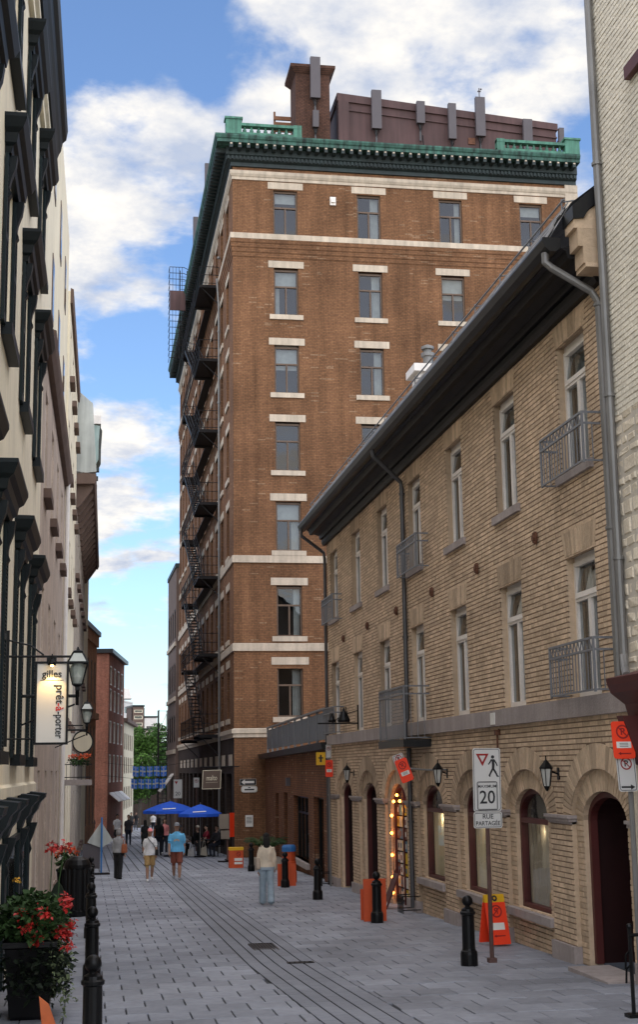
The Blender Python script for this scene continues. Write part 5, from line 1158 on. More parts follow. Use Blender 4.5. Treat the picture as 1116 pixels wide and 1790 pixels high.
def leaves(m, c, r, n, s, mi=0, R=random, flat=.7, hang=0):
    for i in range(n):
        v = Vector((R.gauss(0, 1), R.gauss(0, 1), R.gauss(0, 1))).normalized() * (R.random() ** .4); p = Vector(c) + Vector((v.x * r[0], v.y * r[1], v.z * r[2])) - Vector((0, 0, hang * R.random()))
        a = Vector((R.gauss(0, 1), R.gauss(0, 1), R.gauss(0, flat))).normalized(); b = a.cross(Vector((R.gauss(0, .4), R.gauss(0, .4), 1))).normalized(); q = s * R.uniform(.6, 1.3)
        m.add([p, p + a * q * .5 + b * q * .35, p + a * q + Vector((0, 0, -q * .2)), p + a * q * .5 - b * q * .35], [(0, 1, 2, 3)], mi)
def bloom(m, c, r, mi, R=random, n=26):
    leaves(m, c, (r, r, r * .8), n, r * .75, mi, R, 1.0)
m = MB(); leaves(m, (-.3, 44.6, 2.7), (.35, .4, .14), 260, .1, 0); [bloom(m, (-.55 + .09 * i, 44.5, 2.85 + random.uniform(-.05, .05)), .09, 1) for i in range(7)]
m.build('flowers', ['leaf_dark', 'petal_orange'], fb, normals=False)
# second flower tub farther along the left wall
ft = root('flower_tub', (-.5, 36, gz(36)), 'dark tub of tall orange flowers against the left-hand wall', 'planter')
m = MB(); m.lathe([(.16, 0), (.24, .75), (.26, .78), (.26, .82)], (-.5, 36, gz(36)), 12); m.build('tub', 'black_metal', ft)
m = MB(); leaves(m, (-.5, 36, .2), (.3, .3, .25), 220, .12, 0); [bloom(m, (-.72 + .075 * i, 35.9, .38 + random.uniform(-.08, .14)), .08, 1) for i in range(7)]; m.build('plants', ['leaf_dark', 'petal_orange'], ft, normals=False)
# ================================================================== the big planter of red geraniums
pn = root('planter', (-.62, 16.9, gz(16.9)), 'tall black planter overflowing with red geraniums and ivy', 'planter')
m = MB(); cx_, cy_ = -.62, 17.0; zb = gz(17)
def sq(w, d, z): return [(cx_ - w, cy_ - d, z), (cx_ + w, cy_ - d, z), (cx_ + w, cy_ + d, z), (cx_ - w, cy_ + d, z)]
m.loft([sq(.20, .40, zb), sq(.22, .46, zb + .05), sq(.27, .6, zb + .8), sq(.30, .65, zb + .82), sq(.30, .65, zb + .88)]); m.build('pot', 'black_metal', pn)
R_ = random.Random(5); m = MB()
leaves(m, (cx_, cy_ - .1, zb + 1.08), (.44, .8, .30), 1700, .10, 0, R_); leaves(m, (cx_ + .06, cy_ - .1, zb + .72), (.42, .8, .34), 2200, .085, 1, R_, hang=.3)
for k in range(34):
    a = Vector((cx_ + R_.uniform(-.1, .42), cy_ + R_.uniform(-.7, .6), zb + R_.uniform(.75, .95))); n = R_.randint(10, 24)
    for i in range(n):
        a = a + Vector((R_.uniform(-.012, .016), R_.uniform(-.015, .015), -.03)); leaves(m, tuple(a), (.03, .03, .03), 2, .055, 2 if R_.random() < .75 else 1, R_)
m.build('foliage', ['leaf_dark', 'leaf_deep', 'leaf_ivy'], pn, normals=False)
for k in range(30):
    m = MB(); u = R_.uniform(-.85, .6); bloom(m, (cx_ + R_.uniform(-.15, .46) , cy_ + u, zb + R_.uniform(.72, 1.32)), R_.uniform(.06, .095), 0, R_, 34); m.build('flower', 'petal_red', pn, normals=False)
m = MB()
for k in range(2):
    x, y = cx_ + .18 + .1 * k, cy_ + .2; m.tube([(x, y, zb + 1.1), (x + .02, y, zb + 1.5), (x + .03 + .05 * k, y, zb + 1.86)], .008, 4)
m.build('stem', 'leaf_dark', pn)
for k in range(2): m = MB(); bloom(m, (cx_ + .21 + .15 * k, cy_ + .2, zb + 1.88), .075, 0, R_, 40); m.build('flower', 'petal_red', pn, normals=False)
m = MB(); bloom(m, (cx_ - .2, cy_ + .3, zb + 1.5), .05, 0, R_); m.build('flower', 'petal_yellow', pn, normals=False)
for k, (dx, dy, dz, h) in enumerate(((.28, .35, 1.05, .42), (.05, .4, 1.05, .3), (.34, .3, .95, .36))):
    m = MB(); x, y, z = cx_ + dx, cy_ + dy, zb + dz
    pts = [(x - .09 * math.sin(math.pi * t / 6) ** .8, y, z + h * t / 6) for t in range(7)] + [(x + .09 * math.sin(math.pi * t / 6) ** .8, y + .04, z + h * t / 6) for t in range(5, 0, -1)]
    m.prism(pts, (.0, .008, 0)); m.build('broad_leaf', 'leaf_deep', pn)
# rusty orange blade of a second pot's leaf at the frame edge
lf = root('wooden_chair', (-.42, 14.7, gz(14.7)), 'orange wooden chair whose pointed back shows beside the planter', 'chair')
mat('orange_wood', (0.55, 0.14, 0.04), 0.55, 0.15, 6)
m = MB(); m.prism([(-.46, 15.0, .10), (-.36, 15.0, .02), (-.28, 15.0, -.2), (-.30, 15.0, -.35), (-.42, 15.0, -.25)], (0, .03, 0)); m.build('backrest', 'orange_wood', lf)
m = MB(); m.box(-.62, -.3, 14.5, 15.0, -.02 - .02 + gz(14.7) + .42 - .42 + .12, gz(14.7) + .14 + .0); m.build('seat', 'orange_wood', lf)
for x in (-.6, -.33):
    for y in (14.52, 14.96): m = MB(); m.tube([(x, y, gz(y)), (x, y, gz(14.7) + .13)], .018, 6); m.build('leg', 'orange_wood', lf)
# litter bin
bn = root('litter_bin', (-.2, 31.5, gz(31.5)), 'dark cylindrical street litter bin behind the row of bollards', 'bin')
zb = gz(31.5); m = MB(); m.lathe([(.18, .0), (.26, .03), (.27, .12), (.25, .14), (.27, 1.0), (.29, 1.03)], (-.2, 31.5, zb), 16); m.build('body', 'black_metal', bn)
m = MB(); m.lathe([(.30, 1.03), (.30, 1.10), (.24, 1.2), (.12, 1.27), (.02, 1.28)], (-.2, 31.5, zb), 16); m.build('lid', 'black_metal', bn)
for i in range(14):
    a = 2 * math.pi * i / 14; m = MB(); m.box(-.2 + .262 * math.cos(a) - .018, -.2 + .262 * math.cos(a) + .018, 31.5 + .262 * math.sin(a) - .018, 31.5 + .262 * math.sin(a) + .018, zb + .14, zb + 1.02); m.build('slat', 'black_metal', bn)
# ================================================================== bollards
def make_bollard():
    rt = root('bollard', (0, 0, 0), 'black cast bollard', 'bollard')
    m = MB(); m.lathe([(.125, -.06), (.125, .16), (.118, .20), (.10, .215), (.095, .24)], n=16); m.build('base', 'black_metal', rt)
    m = MB(); m.lathe([(.094, .23), (.090, .70), (.110, .715), (.112, .745), (.094, .76), (.088, .79), (.05, .81)], n=16); m.build('post', 'black_metal', rt, smooth=False)
    m = MB(); m.lathe([(.055, .80), (.035, .825), (.035, .84), (.06, .85)], n=14); m.build('neck', 'black_metal', rt)
    m = MB(); m.ball((0, 0, .90), .08, 16, 10); m.build('ball', 'black_metal', rt, smooth=True)
    return freeze(rt)
bo = make_bollard()
BL_ = [((.075, 13.65), 'black ball-topped bollard in the left row beside the geranium planter'), ((.09, 20.1), 'second black bollard of the left row, behind the one by the planter'), ((.09, 26.3), 'third black bollard of the left row, short of the litter bin'), ((.09, 33.0), 'black bollard of the left row next to the litter bin'), ((.12, 39.5), 'last black bollard of the left row, past the litter bin'),
       ((5.48, 20.05), 'black bollard beside the speed limit sign post'), ((5.66, 27.45), 'black bollard in front of the plain orange board'), ((5.63, 34.5), 'lone black bollard before the dark doors of the tan house'), ((5.55, 39.7), 'black bollard in front of the orange barrel'), ((5.72, 49.5), 'black bollard beside the palm planter')]
for i, ((x, y), l) in enumerate(BL_):
    g = 'black bollards along the %s side' % ('left' if x < 1 else 'right')
    if i == 0: bo.location = (x, y, gz(y)); bo['label'] = l; bo['group'] = g
    else: copy_tree(bo, (x, y, gz(y)), label=l, group=g)
# ================================================================== sign faces
mat('sign_face', (0.62, 0.61, 0.58), 0.45, 0.04, 2); mat('sign_orange', (0.95, 0.055, 0.012), 0.5, 0.04, 2); mat('sign_yellow', (0.75, 0.42, 0.01), 0.5, 0.05, 2); mat('cone_orange', (0.62, 0.085, 0.018), 0.6, 0.1, 3); mat('ply_back', (0.22, 0.18, 0.14), 0.8, 0.1, 3); mat('ink_dred', (0.30, 0.012, 0.01), 0.6, 0.05, 3)
mat('rust_post', (0.10, 0.05, 0.04), 0.7, 0.2, 6)
def frame_fn(o, ex, ey, en):       # local sign coordinates (x right, y up, z towards the reader) to the world
    o, ex, ey, en = Vector(o), Vector(ex).normalized(), Vector(ey).normalized(), Vector(en).normalized()
    return lambda x, y, z: tuple(o + ex * x + ey * y + en * z)
def rrect(F, w, h, r, z0, z1, m, mi=0, cx=0, cy=0, n=5):
    pts = []
    for (sx, sy, a0) in ((1, 1, 0), (-1, 1, 90), (-1, -1, 180), (1, -1, 270)):
        for i in range(n):
            a = rad(a0 + 90 * i / (n - 1)); pts.append((cx + sx * (w / 2 - r) + r * math.cos(a), cy + sy * (h / 2 - r) + r * math.sin(a)))
    m.prism([F(x, y, z0) for x, y in pts], Vector(F(0, 0, z1)) - Vector(F(0, 0, z0)), mi)
def rring(F, w, h, r, t, z0, z1, m, mi=0, cx=0, cy=0, n=5):
    def loop(w, h, r, z): 
        out = []
        for (sx, sy, a0) in ((1, 1, 0), (-1, 1, 90), (-1, -1, 180), (1, -1, 270)):
            for i in range(n): a = rad(a0 + 90 * i / (n - 1)); out.append(F(cx + sx * (w / 2 - r) + r * math.cos(a), cy + sy * (h / 2 - r) + r * math.sin(a), z))
        return out
    A, B = loop(w, h, r, z1), loop(w - 2 * t, h - 2 * t, max(r - t, .002), z1); N = len(A)
    m.add(A + B, [(i, (i + 1) % N, N + (i + 1) % N, N + i) for i in range(N)], mi)
def circ(F, r0, r1, z, m, mi=0, cx=0, cy=0, n=24):
    A = [F(cx + r1 * math.cos(2 * math.pi * i / n), cy + r1 * math.sin(2 * math.pi * i / n), z) for i in range(n)]; B = [F(cx + r0 * math.cos(2 * math.pi * i / n), cy + r0 * math.sin(2 * math.pi * i / n), z) for i in range(n)]
    m.add(A + B, [(i, (i + 1) % n, n + (i + 1) % n, n + i) for i in range(n)], mi)
def line(F, x0, y0, x1, y1, t, z, m, mi=0):
    d = Vector((x1 - x0, y1 - y0)); d.normalize(); p = Vector((-d.y, d.x)) * t / 2
    m.quad(F(x0 + p.x, y0 + p.y, z), F(x1 + p.x, y1 + p.y, z), F(x1 - p.x, y1 - p.y, z), F(x0 - p.x, y0 - p.y, z), mi)
def no_park(F, s, cx, cy, parent, ring='ink_dred', let='ink', z=.008):
    m = MB(); circ(F, s * .78, s, z, m, 0, cx, cy); line(F, cx - s * .62, cy + s * .62, cx + s * .62, cy - s * .62, s * .17, z + .001, m, 0); m.build('prohibition_ring', ring, parent)
    m = MB(); put_text(m, 'P', s * 1.35, lambda x, y, zz: F(cx + x, cy + y, z - .003 + zz * .3), bold=.003); m.build('letter', let, parent)
def arrow(F, x0, x1, y, t, parent, mt, z=.008):
    m = MB(); d = 1 if x1 > x0 else -1; line(F, x0, y, x1 - d * t * 2, y, t, z, m); m.add([F(x1 - d * t * 2.6, y + t * 1.5, z), F(x1, y, z), F(x1 - d * t * 2.6, y - t * 1.5, z)], [(0, 1, 2)]); m.build('arrow', mt, parent)
def plate(F, w, h, r, parent, face, edge='ink', inset=.012, t=.01, name='plate', backm=None):
    m = MB(); rrect(F, w, h, r, -t, .004, m); o = m.build(name, face, parent)
    if edge: m = MB(); rring(F, w - inset * 2, h - inset * 2, r, .008, 0, .0055, m); m.build('border', edge, parent)
    return o
def orange_np(F, w, h, parent, strip=True, ar=-1):
    plate(F, w, h, .035, parent, 'sign_orange', None); no_park(F, w * .31, 0, h * .22, parent, 'ink_dred', 'ink_dred')
    m = MB(); rrect(F, w * .68, h * .17, .004, .005, .008, m, cy=-h * .13); m.build('sticker', 'sign_white', parent)
    m = MB()
    for i in range(3): line(F, -w * .2, -h * (.09 + .04 * i), w * .2, -h * (.09 + .04 * i), .006, .0095, m)
    tag(m.build('print', 'ink', parent), kind='stuff')
    if ar: arrow(F, w * .3 * -ar, w * .3 * ar, -h * .36, .014, parent, 'ink_dred')
def post(x, y, z0, z1, r, parent, mt='rust_post'):
    m = MB(); m.tube([(x, y, z0), (x, y, z1)], r, 8); m.build('post', mt, parent)
# ---- the 20 km/h shared street sign
sp = root('speed_sign', (5.82, 20.2, gz(20.2)), 'white sign post with a yield triangle, walking figure and number 20', 'road sign')
post(5.90, 20.32, gz(20.2) - .05, 2.55, .032, sp)
m = MB(); m.box(5.84, 5.96, 20.26, 20.38, gz(20.2) - .02, gz(20.2) + .06); m.build('socket', 'rust_post', sp)
ez = (0.012, 0, 1); F = frame_fn((5.905, 20.27, 2.155), (1, 0, 0), ez, (0, -1, 0)); plate(F, .43, .93, .035, sp, 'sign_face')
m = MB(); m.add([F(-.165, .385, .007), F(.035, .385, .007), F(-.065, .20, .007), F(-.115, .357, .007), F(-.015, .357, .007), F(-.065, .262, .007)], [(0, 1, 4, 3), (1, 2, 5, 4), (2, 0, 3, 5)]); m.build('yield_triangle', 'ink_dred', sp)
m = MB(); circ(F, 0.001, .026, .007, m, 0, .095, .335, 14)
m.add([F(*p, .007) for p in ((.075, .302), (.115, .302), (.125, .22), (.118, .16), (.078, .16), (.082, .22))], [(0, 1, 2, 3, 4, 5)])
for a in ((.11, .30, .152, .235, .022), (.152, .235, .165, .20, .018), (.078, .30, .045, .245, .022), (.045, .245, .025, .225, .018), (.10, .165, .14, .10, .03), (.14, .10, .165, .045, .026), (.095, .165, .065, .11, .03), (.065, .11, .035, .055, .026), (.035, .055, .055, .05, .02), (.165, .045, .185, .05, .02)): line(F, *a, .0072, m)
tag(m.build('walking_figure', 'ink', sp), kind='stuff')
m = MB(); rring(F, .32, .42, .03, .010, 0, .007, m, cy=-.235); rring(F, .29, .39, .02, .004, 0, .007, m, cy=-.235); m.build('frame_line', 'ink', sp)
m = MB(); put_text(m, 'MAXIMUM', .062, lambda x, y, z: F(x, -.098 + y, .004 + z * .4), bold=.0008); m.build('lettering', 'ink', sp)
m = MB(); put_text(m, '20', .27, lambda x, y, z: F(x * .92, -.265 + y, .004 + z * .4), bold=.003); m.build('number', 'ink', sp)
F2 = frame_fn((5.90, 20.27, 1.565), (1, 0, 0), ez, (0, -1, 0)); plate(F2, .44, .235, .03, sp, 'sign_face')
m = MB(); put_text(m, 'RUE', .095, lambda x, y, z: F2(x, .05 + y, .004 + z * .4), bold=.0015); m.build('lettering', 'ink', sp)
m = MB(); put_text(m, 'PARTAGÉE', .088, lambda x, y, z: F2(x, -.05 + y, .004 + z * .4), bold=.0012, sx=.9); m.build('lettering', 'ink', sp)
# ---- orange no-parking A-frame by the arch window
def a_frame(x, y, w, h, rz, label, top='sign_yellow', lean=.22):
    rt = root('folding_sign', (x, y, gz(y)), label, 'sign board', rz=rz, local=True)
    for s, nm in ((-1, 'front_panel'), (1, 'back_panel')):
        dy = s * lean; F = frame_fn((0, dy / 2, h / 2 + .02), (1 * -s * -1 if s < 0 else -1, 0, 0), (0, -dy, h), (0, s, .2))
        m = MB(); rrect(F, w, h * .84, .015, -.012, .012, m, cy=-h * .08); m.build(nm, 'sign_orange', rt)
        m = MB(); rrect(F, w, h * .158, .015, -.012, .012, m, cy=h * .42); m.build('header', top, rt)
        if s < 0:
            no_park(F, w * .28, 0, h * .16, rt, 'ink_dred', 'ink_dred', z=.016); m = MB(); rrect(F, w * .62, h * .14, .004, .012, .015, m, cy=-h * .14); m.build('sticker', 'sign_white', rt); arrow(F, -w * .28, w * .28, -h * .33, .016, rt, 'ink_dred', z=.016)
            m = MB(); circ(F, .02, .05, .016, m, 0, 0, h * .42, 12); m.build('emblem', 'ink', rt)
    return rt
a_frame(6.62, 22.6, .36, .80, rad(10), 'orange folding no parking board with yellow header, leaning by the arch window')
# ---- no-parking signs at the right edge
s1 = root('parking_sign', (6.60, 16.55, gz(16.5)), 'grey post with an orange and a white no parking sign', 'road sign'); ez2 = (.06, 0, 1)
post(6.68, 16.58, gz(16.5), 2.9, .034, s1, 'grey_pipe')
F = frame_fn((6.565, 16.45, 2.65), (1, 0, 0), (-.05, 0, 1), (0, -1, 0)); orange_np(F, .28, .46, s1)
F = frame_fn((6.61, 16.50, 2.24), (1, 0, 0), (-.05, 0, 1), (0, -1, 0)); plate(F, .245, .44, .03, s1, 'sign_face'); no_park(F, .075, .0, .12, s1); arrow(F, -.09, .09, -.165, .022, s1, 'ink')
# ---- tilted orange sign near the downpipe
s2 = root('parking_sign', (6.2, 26.8, gz(26.8)), 'tilted orange no parking sign clipped over a white one on the wall', 'road sign')
c, s_ = math.cos(rad(20)), math.sin(rad(20)); F = frame_fn((6.12, 26.75, 2.30), (c, 0, -s_), (-s_ + .0, 0, c), (-.25, -1, 0)); F = frame_fn((6.12, 26.75, 2.30), (c, 0, s_), (-s_, 0, c), (0, -1, 0))
orange_np(F, .25, .46, s2, ar=0)
F = frame_fn((6.06, 26.79, 2.42), (c, 0, s_), (-s_, 0, c), (0, -1, 0)); plate(F, .22, .40, .03, s2, 'sign_face'); no_park(F, .07, 0, .11, s2)
m = MB(); m.tube([(6.1, 26.82, 2.35), (6.6, 26.82, 2.30), (7.0, 26.82, 2.30)], .018, 6); m.build('arm', 'grey_pipe', s2)
# ---- signs by the far corner of the tan house
s3 = root('parking_sign', (6.8, 39.5, gz(39.5)), 'grey post with white and orange no parking signs by the low shop', 'road sign')
post(6.84, 39.56, gz(39.5), 3.05, .03, s3, 'grey_pipe'); F = frame_fn((6.83, 39.5, 2.36), (1, 0, 0), (0, 0, 1), (0, -1, 0)); orange_np(F, .22, .48, s3, ar=0)
F = frame_fn((6.82, 39.5, 2.84), (1, 0, 0), (0, 0, 1), (0, -1, 0)); plate(F, .16, .38, .02, s3, 'sign_face'); no_park(F, .055, 0, .08, s3)
F = frame_fn((6.59, 39.5, 2.64), (1, 0, 0), (0, 0, 1), (0, -1, 0)); s4 = root('hydrant_sign', (6.59, 39.5, 2.42), 'yellow sign with a black hydrant symbol beside the white parking sign', 'road sign')
plate(F, .27, .36, .012, s4, 'sign_yellow', None); m = MB(); m.add([F(*p, .006) for p in ((-.03, -.10), (.03, -.10), (.03, .0), (.07, .0), (.07, .04), (.03, .04), (.02, .11), (-.02, .11), (-.03, .04), (-.07, .04), (-.07, .0), (-.03, .0))], [tuple(range(12))]); m.build('symbol', 'ink', s4, normals=False)
m = MB(); m.tube([(6.5, 39.53, 2.55), (6.85, 39.56, 2.55)], .012, 5); m.build('arm', 'grey_pipe', s4)
# iron bracket with a hanging bell shape
bs = root('shop_bracket', (7, 35.6, 3.4), 'black iron bracket with a kettle silhouette projecting from the tan wall', 'sign')
m = MB(); m.tube([(7.0, 35.9, 3.52), (5.92, 35.9, 3.52)], .02, 6); m.tube([(7.0, 35.9, 4.0), (7.0, 35.9, 3.35)], .022, 6); m.tube([(7, 35.9, 3.85), (6.6, 35.9, 3.75), (6.3, 35.9, 3.53)], .012, 5); m.build('bracket', 'black_metal', bs)
for x, s in ((6.62, 1.0), (6.30, .62)): m = MB(); m.lathe([(.16 * s, .03), (.17 * s, .08), (.11 * s, .22 * s), (.05 * s, .32 * s), (.02, .40 * s)], (x, 35.9, 3.52), 12); m.tube([(x - .1 * s, 35.9, 3.52 + .2 * s), (x - .06 * s, 35.9, 3.52 + .42 * s), (x + .06 * s, 35.9, 3.52 + .42 * s), (x + .1 * s, 35.9, 3.52 + .2 * s)], .012, 5); m.build('kettle', 'black_metal', bs)
# ---- orange board behind the bollard
ob = root('barrier_board', (5.68, 27.85, gz(27.8)), 'plain orange barrier board standing behind a bollard', 'barrier')
zb = gz(27.85); m = MB(); m.box(5.47, 5.93, 27.82, 27.86, zb, zb + .82); m.build('panel', 'cone_orange', ob); m = MB(); m.box(5.47, 5.93, 28.12, 28.16, zb, zb + .6); m.box(5.6, 5.8, 27.86, 28.12, zb + .5, zb + .53); m.build('rear_panel', 'cone_orange', ob)
# ---- orange newspaper-like box, barrel, posts down the street
bx = root('notice_box', (5.48, 52.4, gz(52.4)), 'squat orange box with a no parking notice by the palm', 'barrier'); zb = gz(52.4)
m = MB(); m.box(5.23, 5.75, 52.3, 52.7, zb, zb + .64); m.build('body', 'cone_orange', bx); m = MB(); m.box(5.22, 5.76, 52.29, 52.71, zb + .64, zb + .74); m.build('top', 'sign_yellow', bx)
F = frame_fn((5.49, 52.295, zb + .34), (1, 0, 0), (0, 0, 1), (0, -1, 0)); m = MB(); circ(F, .06, .085, .004, m, 0, .08, .16); line(F, .03, .21, .13, .11, .02, .005, m); m.build('prohibition_ring', 'ink_dred', bx); m = MB(); rrect(F, .3, .10, .004, 0, .006, m, cx=.07, cy=-.03); m.build('sticker', 'sign_white', bx); m = MB(); rrect(F, .3, .08, .004, 0, .006, m, cx=.07, cy=-.16); m.build('sticker', 'sign_white', bx)
br_ = root('traffic_barrel', (6.02, 42.2, gz(42.2)), 'orange barrel with a blue lid beside the shop window', 'barrel'); zb = gz(42.2)
m = MB(); m.lathe([(.24, 0), (.24, .3), (.22, .32), (.22, .6), (.2, .62), (.2, .92)], (6.02, 42.2, zb), 14); m.build('drum', 'cone_orange', br_); mat('lid_blue', (0.03, 0.16, 0.42), .5, .05, 2); m = MB(); m.lathe([(.215, .90), (.215, 1.03), (.18, 1.09), (.02, 1.1)], (6.02, 42.2, zb), 14); m.build('lid', 'lid_blue', br_)
bd2 = root('barrier_board', (5.62, 40.2, gz(40.2)), 'small orange board between a bollard and the blue-lidded barrel', 'barrier'); m = MB(); m.box(5.42, 5.95, 40.3, 40.34, gz(40.3), gz(40.3) + .62); m.build('panel', 'cone_orange', bd2); m = MB(); m.box(5.55, 5.8, 40.34, 40.6, gz(40.3), gz(40.3) + .05); m.build('foot', 'cone_orange', bd2)
os_ = root('roadwork_sign', (5.75, 57.8, gz(57.8)), 'temporary sign on a rusty stand, grey board backs and an orange side', 'road sign'); zb = gz(57.8)
post(5.70, 57.8, zb, .6, .04, os_); m = MB(); m.box(5.35, 5.76, 57.72, 57.75, -.02, .58); m.build('board', 'ply_back', os_); m = MB(); m.box(5.42, 5.78, 57.7, 57.73, -.42, -.08); m.build('board', 'ply_back', os_)
m = MB(); m.hexa([(5.78, 57.7, -.35), (6.0, 57.95, -.35), (6.0, 58.0, -.35), (5.78, 57.75, -.35), (5.78, 57.7, .62), (6.0, 57.95, .62), (6.0, 58.0, .62), (5.78, 57.75, .62)]); m.build('orange_board', 'sign_orange', os_); m = MB(); m.box(5.3, 6.05, 57.72, 57.84, zb, zb + .06); m.box(5.62, 5.74, 57.4, 58.2, zb + .061, zb + .11); m.build('foot', 'iron', os_)
# ---- signs on the tall building
ms = root('hanging_sign', (5.25, 60, 1.5), 'square brown hanging sign with a pale border, on the tower corner', 'sign')
F = frame_fn((5.24, 60, 1.97), (1, 0, .02), (.04, 0, 1), (0, -1, 0)); mat('malto_brown', (0.085, 0.055, 0.038), .6, .1, 2)
m = MB(); rrect(F, .80, .80, .01, -.04, .01, m); m.build('board', 'malto_brown', ms); m = MB(); rring(F, .80, .80, .012, .022, 0, .013, m); m.build('border', 'cream2', ms); m = MB(); put_text(m, 'malto', .25, lambda x, y, z: F(x * .82, y * 1.25 + .06, .011 + z * .3)); m.box(0, 0.001, 0, 0.001, 0, 0.001) if False else None; line(F, -.26, -.12, .26, -.12, .008, .013, m); m.build('lettering', 'cream2', ms)
m = MB(); m.tube([(4.75, 60.02, 2.5), (6.42, 60.02, 2.5), (6.42, 62, 2.5)], .025, 6); m.tube([(5.0, 60.02, 2.5), (5.0, 60.02, 2.37)], .012, 4); m.tube([(5.5, 60.02, 2.5), (5.5, 60.02, 2.37)], .012, 4); m.build('bracket', 'black_metal', ms)
ow = root('oneway_sign', (7.03, 61.95, 1.65), 'black one way sign with a white arrow on the brick corner', 'road sign'); F = frame_fn((7.03, 61.97, 1.82), (1, 0, 0), (0, 0, 1), (0, -1, 0)); plate(F, .74, .28, .02, ow, 'ink', 'sign_white', .004); m = MB(); line(F, .28, 0, -.16, 0, .10, .012, m); m.add([F(-.14, .12, .012), F(-.30, 0, .012), F(-.14, -.12, .012)], [(0, 1, 2)]); m.build('arrow', 'sign_white', ow)
nm_ = root('street_name_sign', (7.09, 61.95, 1.35), 'small pale street name plate under the one way sign', 'road sign'); F = frame_fn((7.09, 61.97, 1.51), (1, 0, 0), (0, 0, 1), (0, -1, 0)); plate(F, .72, .28, .1, nm_, 'sign_white', 'ink', .02); m = MB(); line(F, -.22, -.02, .22, -.02, .06, .009, m); line(F, -.05, .07, .05, .07, .04, .009, m); tag(m.build('print', 'ink', nm_), kind='stuff')
m = MB(); m.box(6.91, 7.25, 61.96, 61.985, -.12, .38); pt_ = tag(m.build('notice', 'sign_white'), 'white paper notice pasted low on the brick corner', 'notice')
m = MB(); [m.box(6.95, 7.2, 61.953, 61.958, .28 - i * .06, .30 - i * .06) for i in range(5)]; o = m.build('print', 'ink', pt_); tag(o, kind='stuff')
mw_ = root('shared_street_sign', (4.5, 72, gz(72)), 'far shared street sign with number 20 over the blue parasols', 'road sign'); post(4.55, 72.05, gz(72), 2.0, .03, mw_); F = frame_fn((4.55, 72, 1.45), (1, 0, 0), (0, 0, 1), (0, -1, 0)); plate(F, .45, .95, .03, mw_, 'sign_face'); m = MB(); put_text(m, '20', .27, lambda x, y, z: F(x, -.25 + y, .004 + z * .4)); m.build('number', 'ink', mw_); m = MB(); m.add([F(-.17, .38, .008), F(.0, .38, .008), F(-.085, .22, .008)], [(0, 1, 2)]); m.build('yield_triangle', 'ink_dred', mw_)
F = frame_fn((5.5, 72, 1.75), (1, 0, 0), (0, 0, 1), (0, -1, 0)); s6 = root('parking_sign', (5.5, 72, gz(72)), 'small far parking sign beside the shared street sign', 'road sign'); post(5.5, 72.05, gz(72), 2.0, .03, s6); plate(F, .3, .5, .03, s6, 'sign_face'); no_park(F, .09, 0, .08, s6)
# ================================================================== lit shop doorway with string lights and pictures
dy = AC[4]; zb = gz(dy)
mat('bulb_small', (1, .5, .15), .5, 0, emit=((1.0, .30, .04), 8.0))
st = root('string_lights', (TX, dy, zb), 'string of glowing orange bulbs down the edge of the shop doorway', 'lights')
m = MB(); m.tube([(TX + .1, dy + .72, 1.2), (TX + .08, dy + .74, .4), (TX + .08, dy + .74, zb + .1)], .008, 4); m.tube([(TX + .1, dy + .72, 1.2), (TX + .1, dy + .2, 1.75), (TX + .1, dy - .3, 1.6)], .008, 4); m.build('wire', 'ink', st)
for (yy, zz) in ((dy + .70, 1.25), (dy + .74, .85), (dy + .74, .35), (dy + .74, -.15), (dy + .74, -.5), (dy + .45, 1.58), (dy + .1, 1.73), (dy - .2, 1.6)): m = MB(); m.ball((TX + .05, yy, zz), .035); m.build('bulb', 'bulb_small', st)
lg = bpy.data.lights.new('door_glow', 'POINT'); lg.energy = 1.6; lg.color = (1, .42, .1); lg.shadow_soft_size = .08; lo = bpy.data.objects.new('door_glow', lg); COL.objects.link(lo); lo.location = (TX + .03, dy + .2, 1.4)
cols_ = [((.62, .58, .5), 'paper_cream'), ((.75, .5, .03), 'paper_yellow'), ((.05, .12, .16), 'paper_teal'), ((.2, .08, .05), 'paper_brown'), ((.7, .68, .62), 'paper_white'), ((.10, .2, .28), 'paper_blue')]
for c, n in cols_: mat(n, c, .7, .15, 8)
rr = random.Random(3)
pk = root('picture_rack', (TX + .1, dy, zb), 'rack of small colourful prints hanging in the lit doorway', 'display')
m = MB(); m.box(TX + .22, TX + .25, dy - .3, dy + .75, zb + .05, 1.55); m.build('board', 'room_dark', pk)
for r in range(8):
    for cc in range(4):
        z = zb + .12 + r * .27; y = dy - .26 + cc * .25; n = rr.choice(cols_)[1]; m = MB(); m.box(TX + .185, TX + .222, y, y + .23, z, z + .23); p = m.build('print', n, pk); m = MB(); m.box(TX + .182, TX + .186, y + .06, y + .17, z + .06, z + .17); m.build('motif', rr.choice(cols_)[1], p)
ld = root('chalk_board', (6.85, 31.0, gz(31)), 'thin red easel leaning beside the shop doorway', 'easel')
for yy in (30.75, 31.15): m = MB(); m.tube([(6.55, yy, gz(31)), (6.9, yy + .05, gz(31) + .85)], .025, 4); m.build('leg', 'red_frame', ld)
m = MB(); m.hexa([(6.60, 30.77, gz(31) + .15), (6.60, 31.15, gz(31) + .15), (6.62, 31.15, gz(31) + .15), (6.62, 30.77, gz(31) + .15), (6.84, 30.8, gz(31) + .75), (6.84, 31.18, gz(31) + .75), (6.86, 31.18, gz(31) + .75), (6.86, 30.8, gz(31) + .75)]); m.build('panel', 'red_frame', ld)
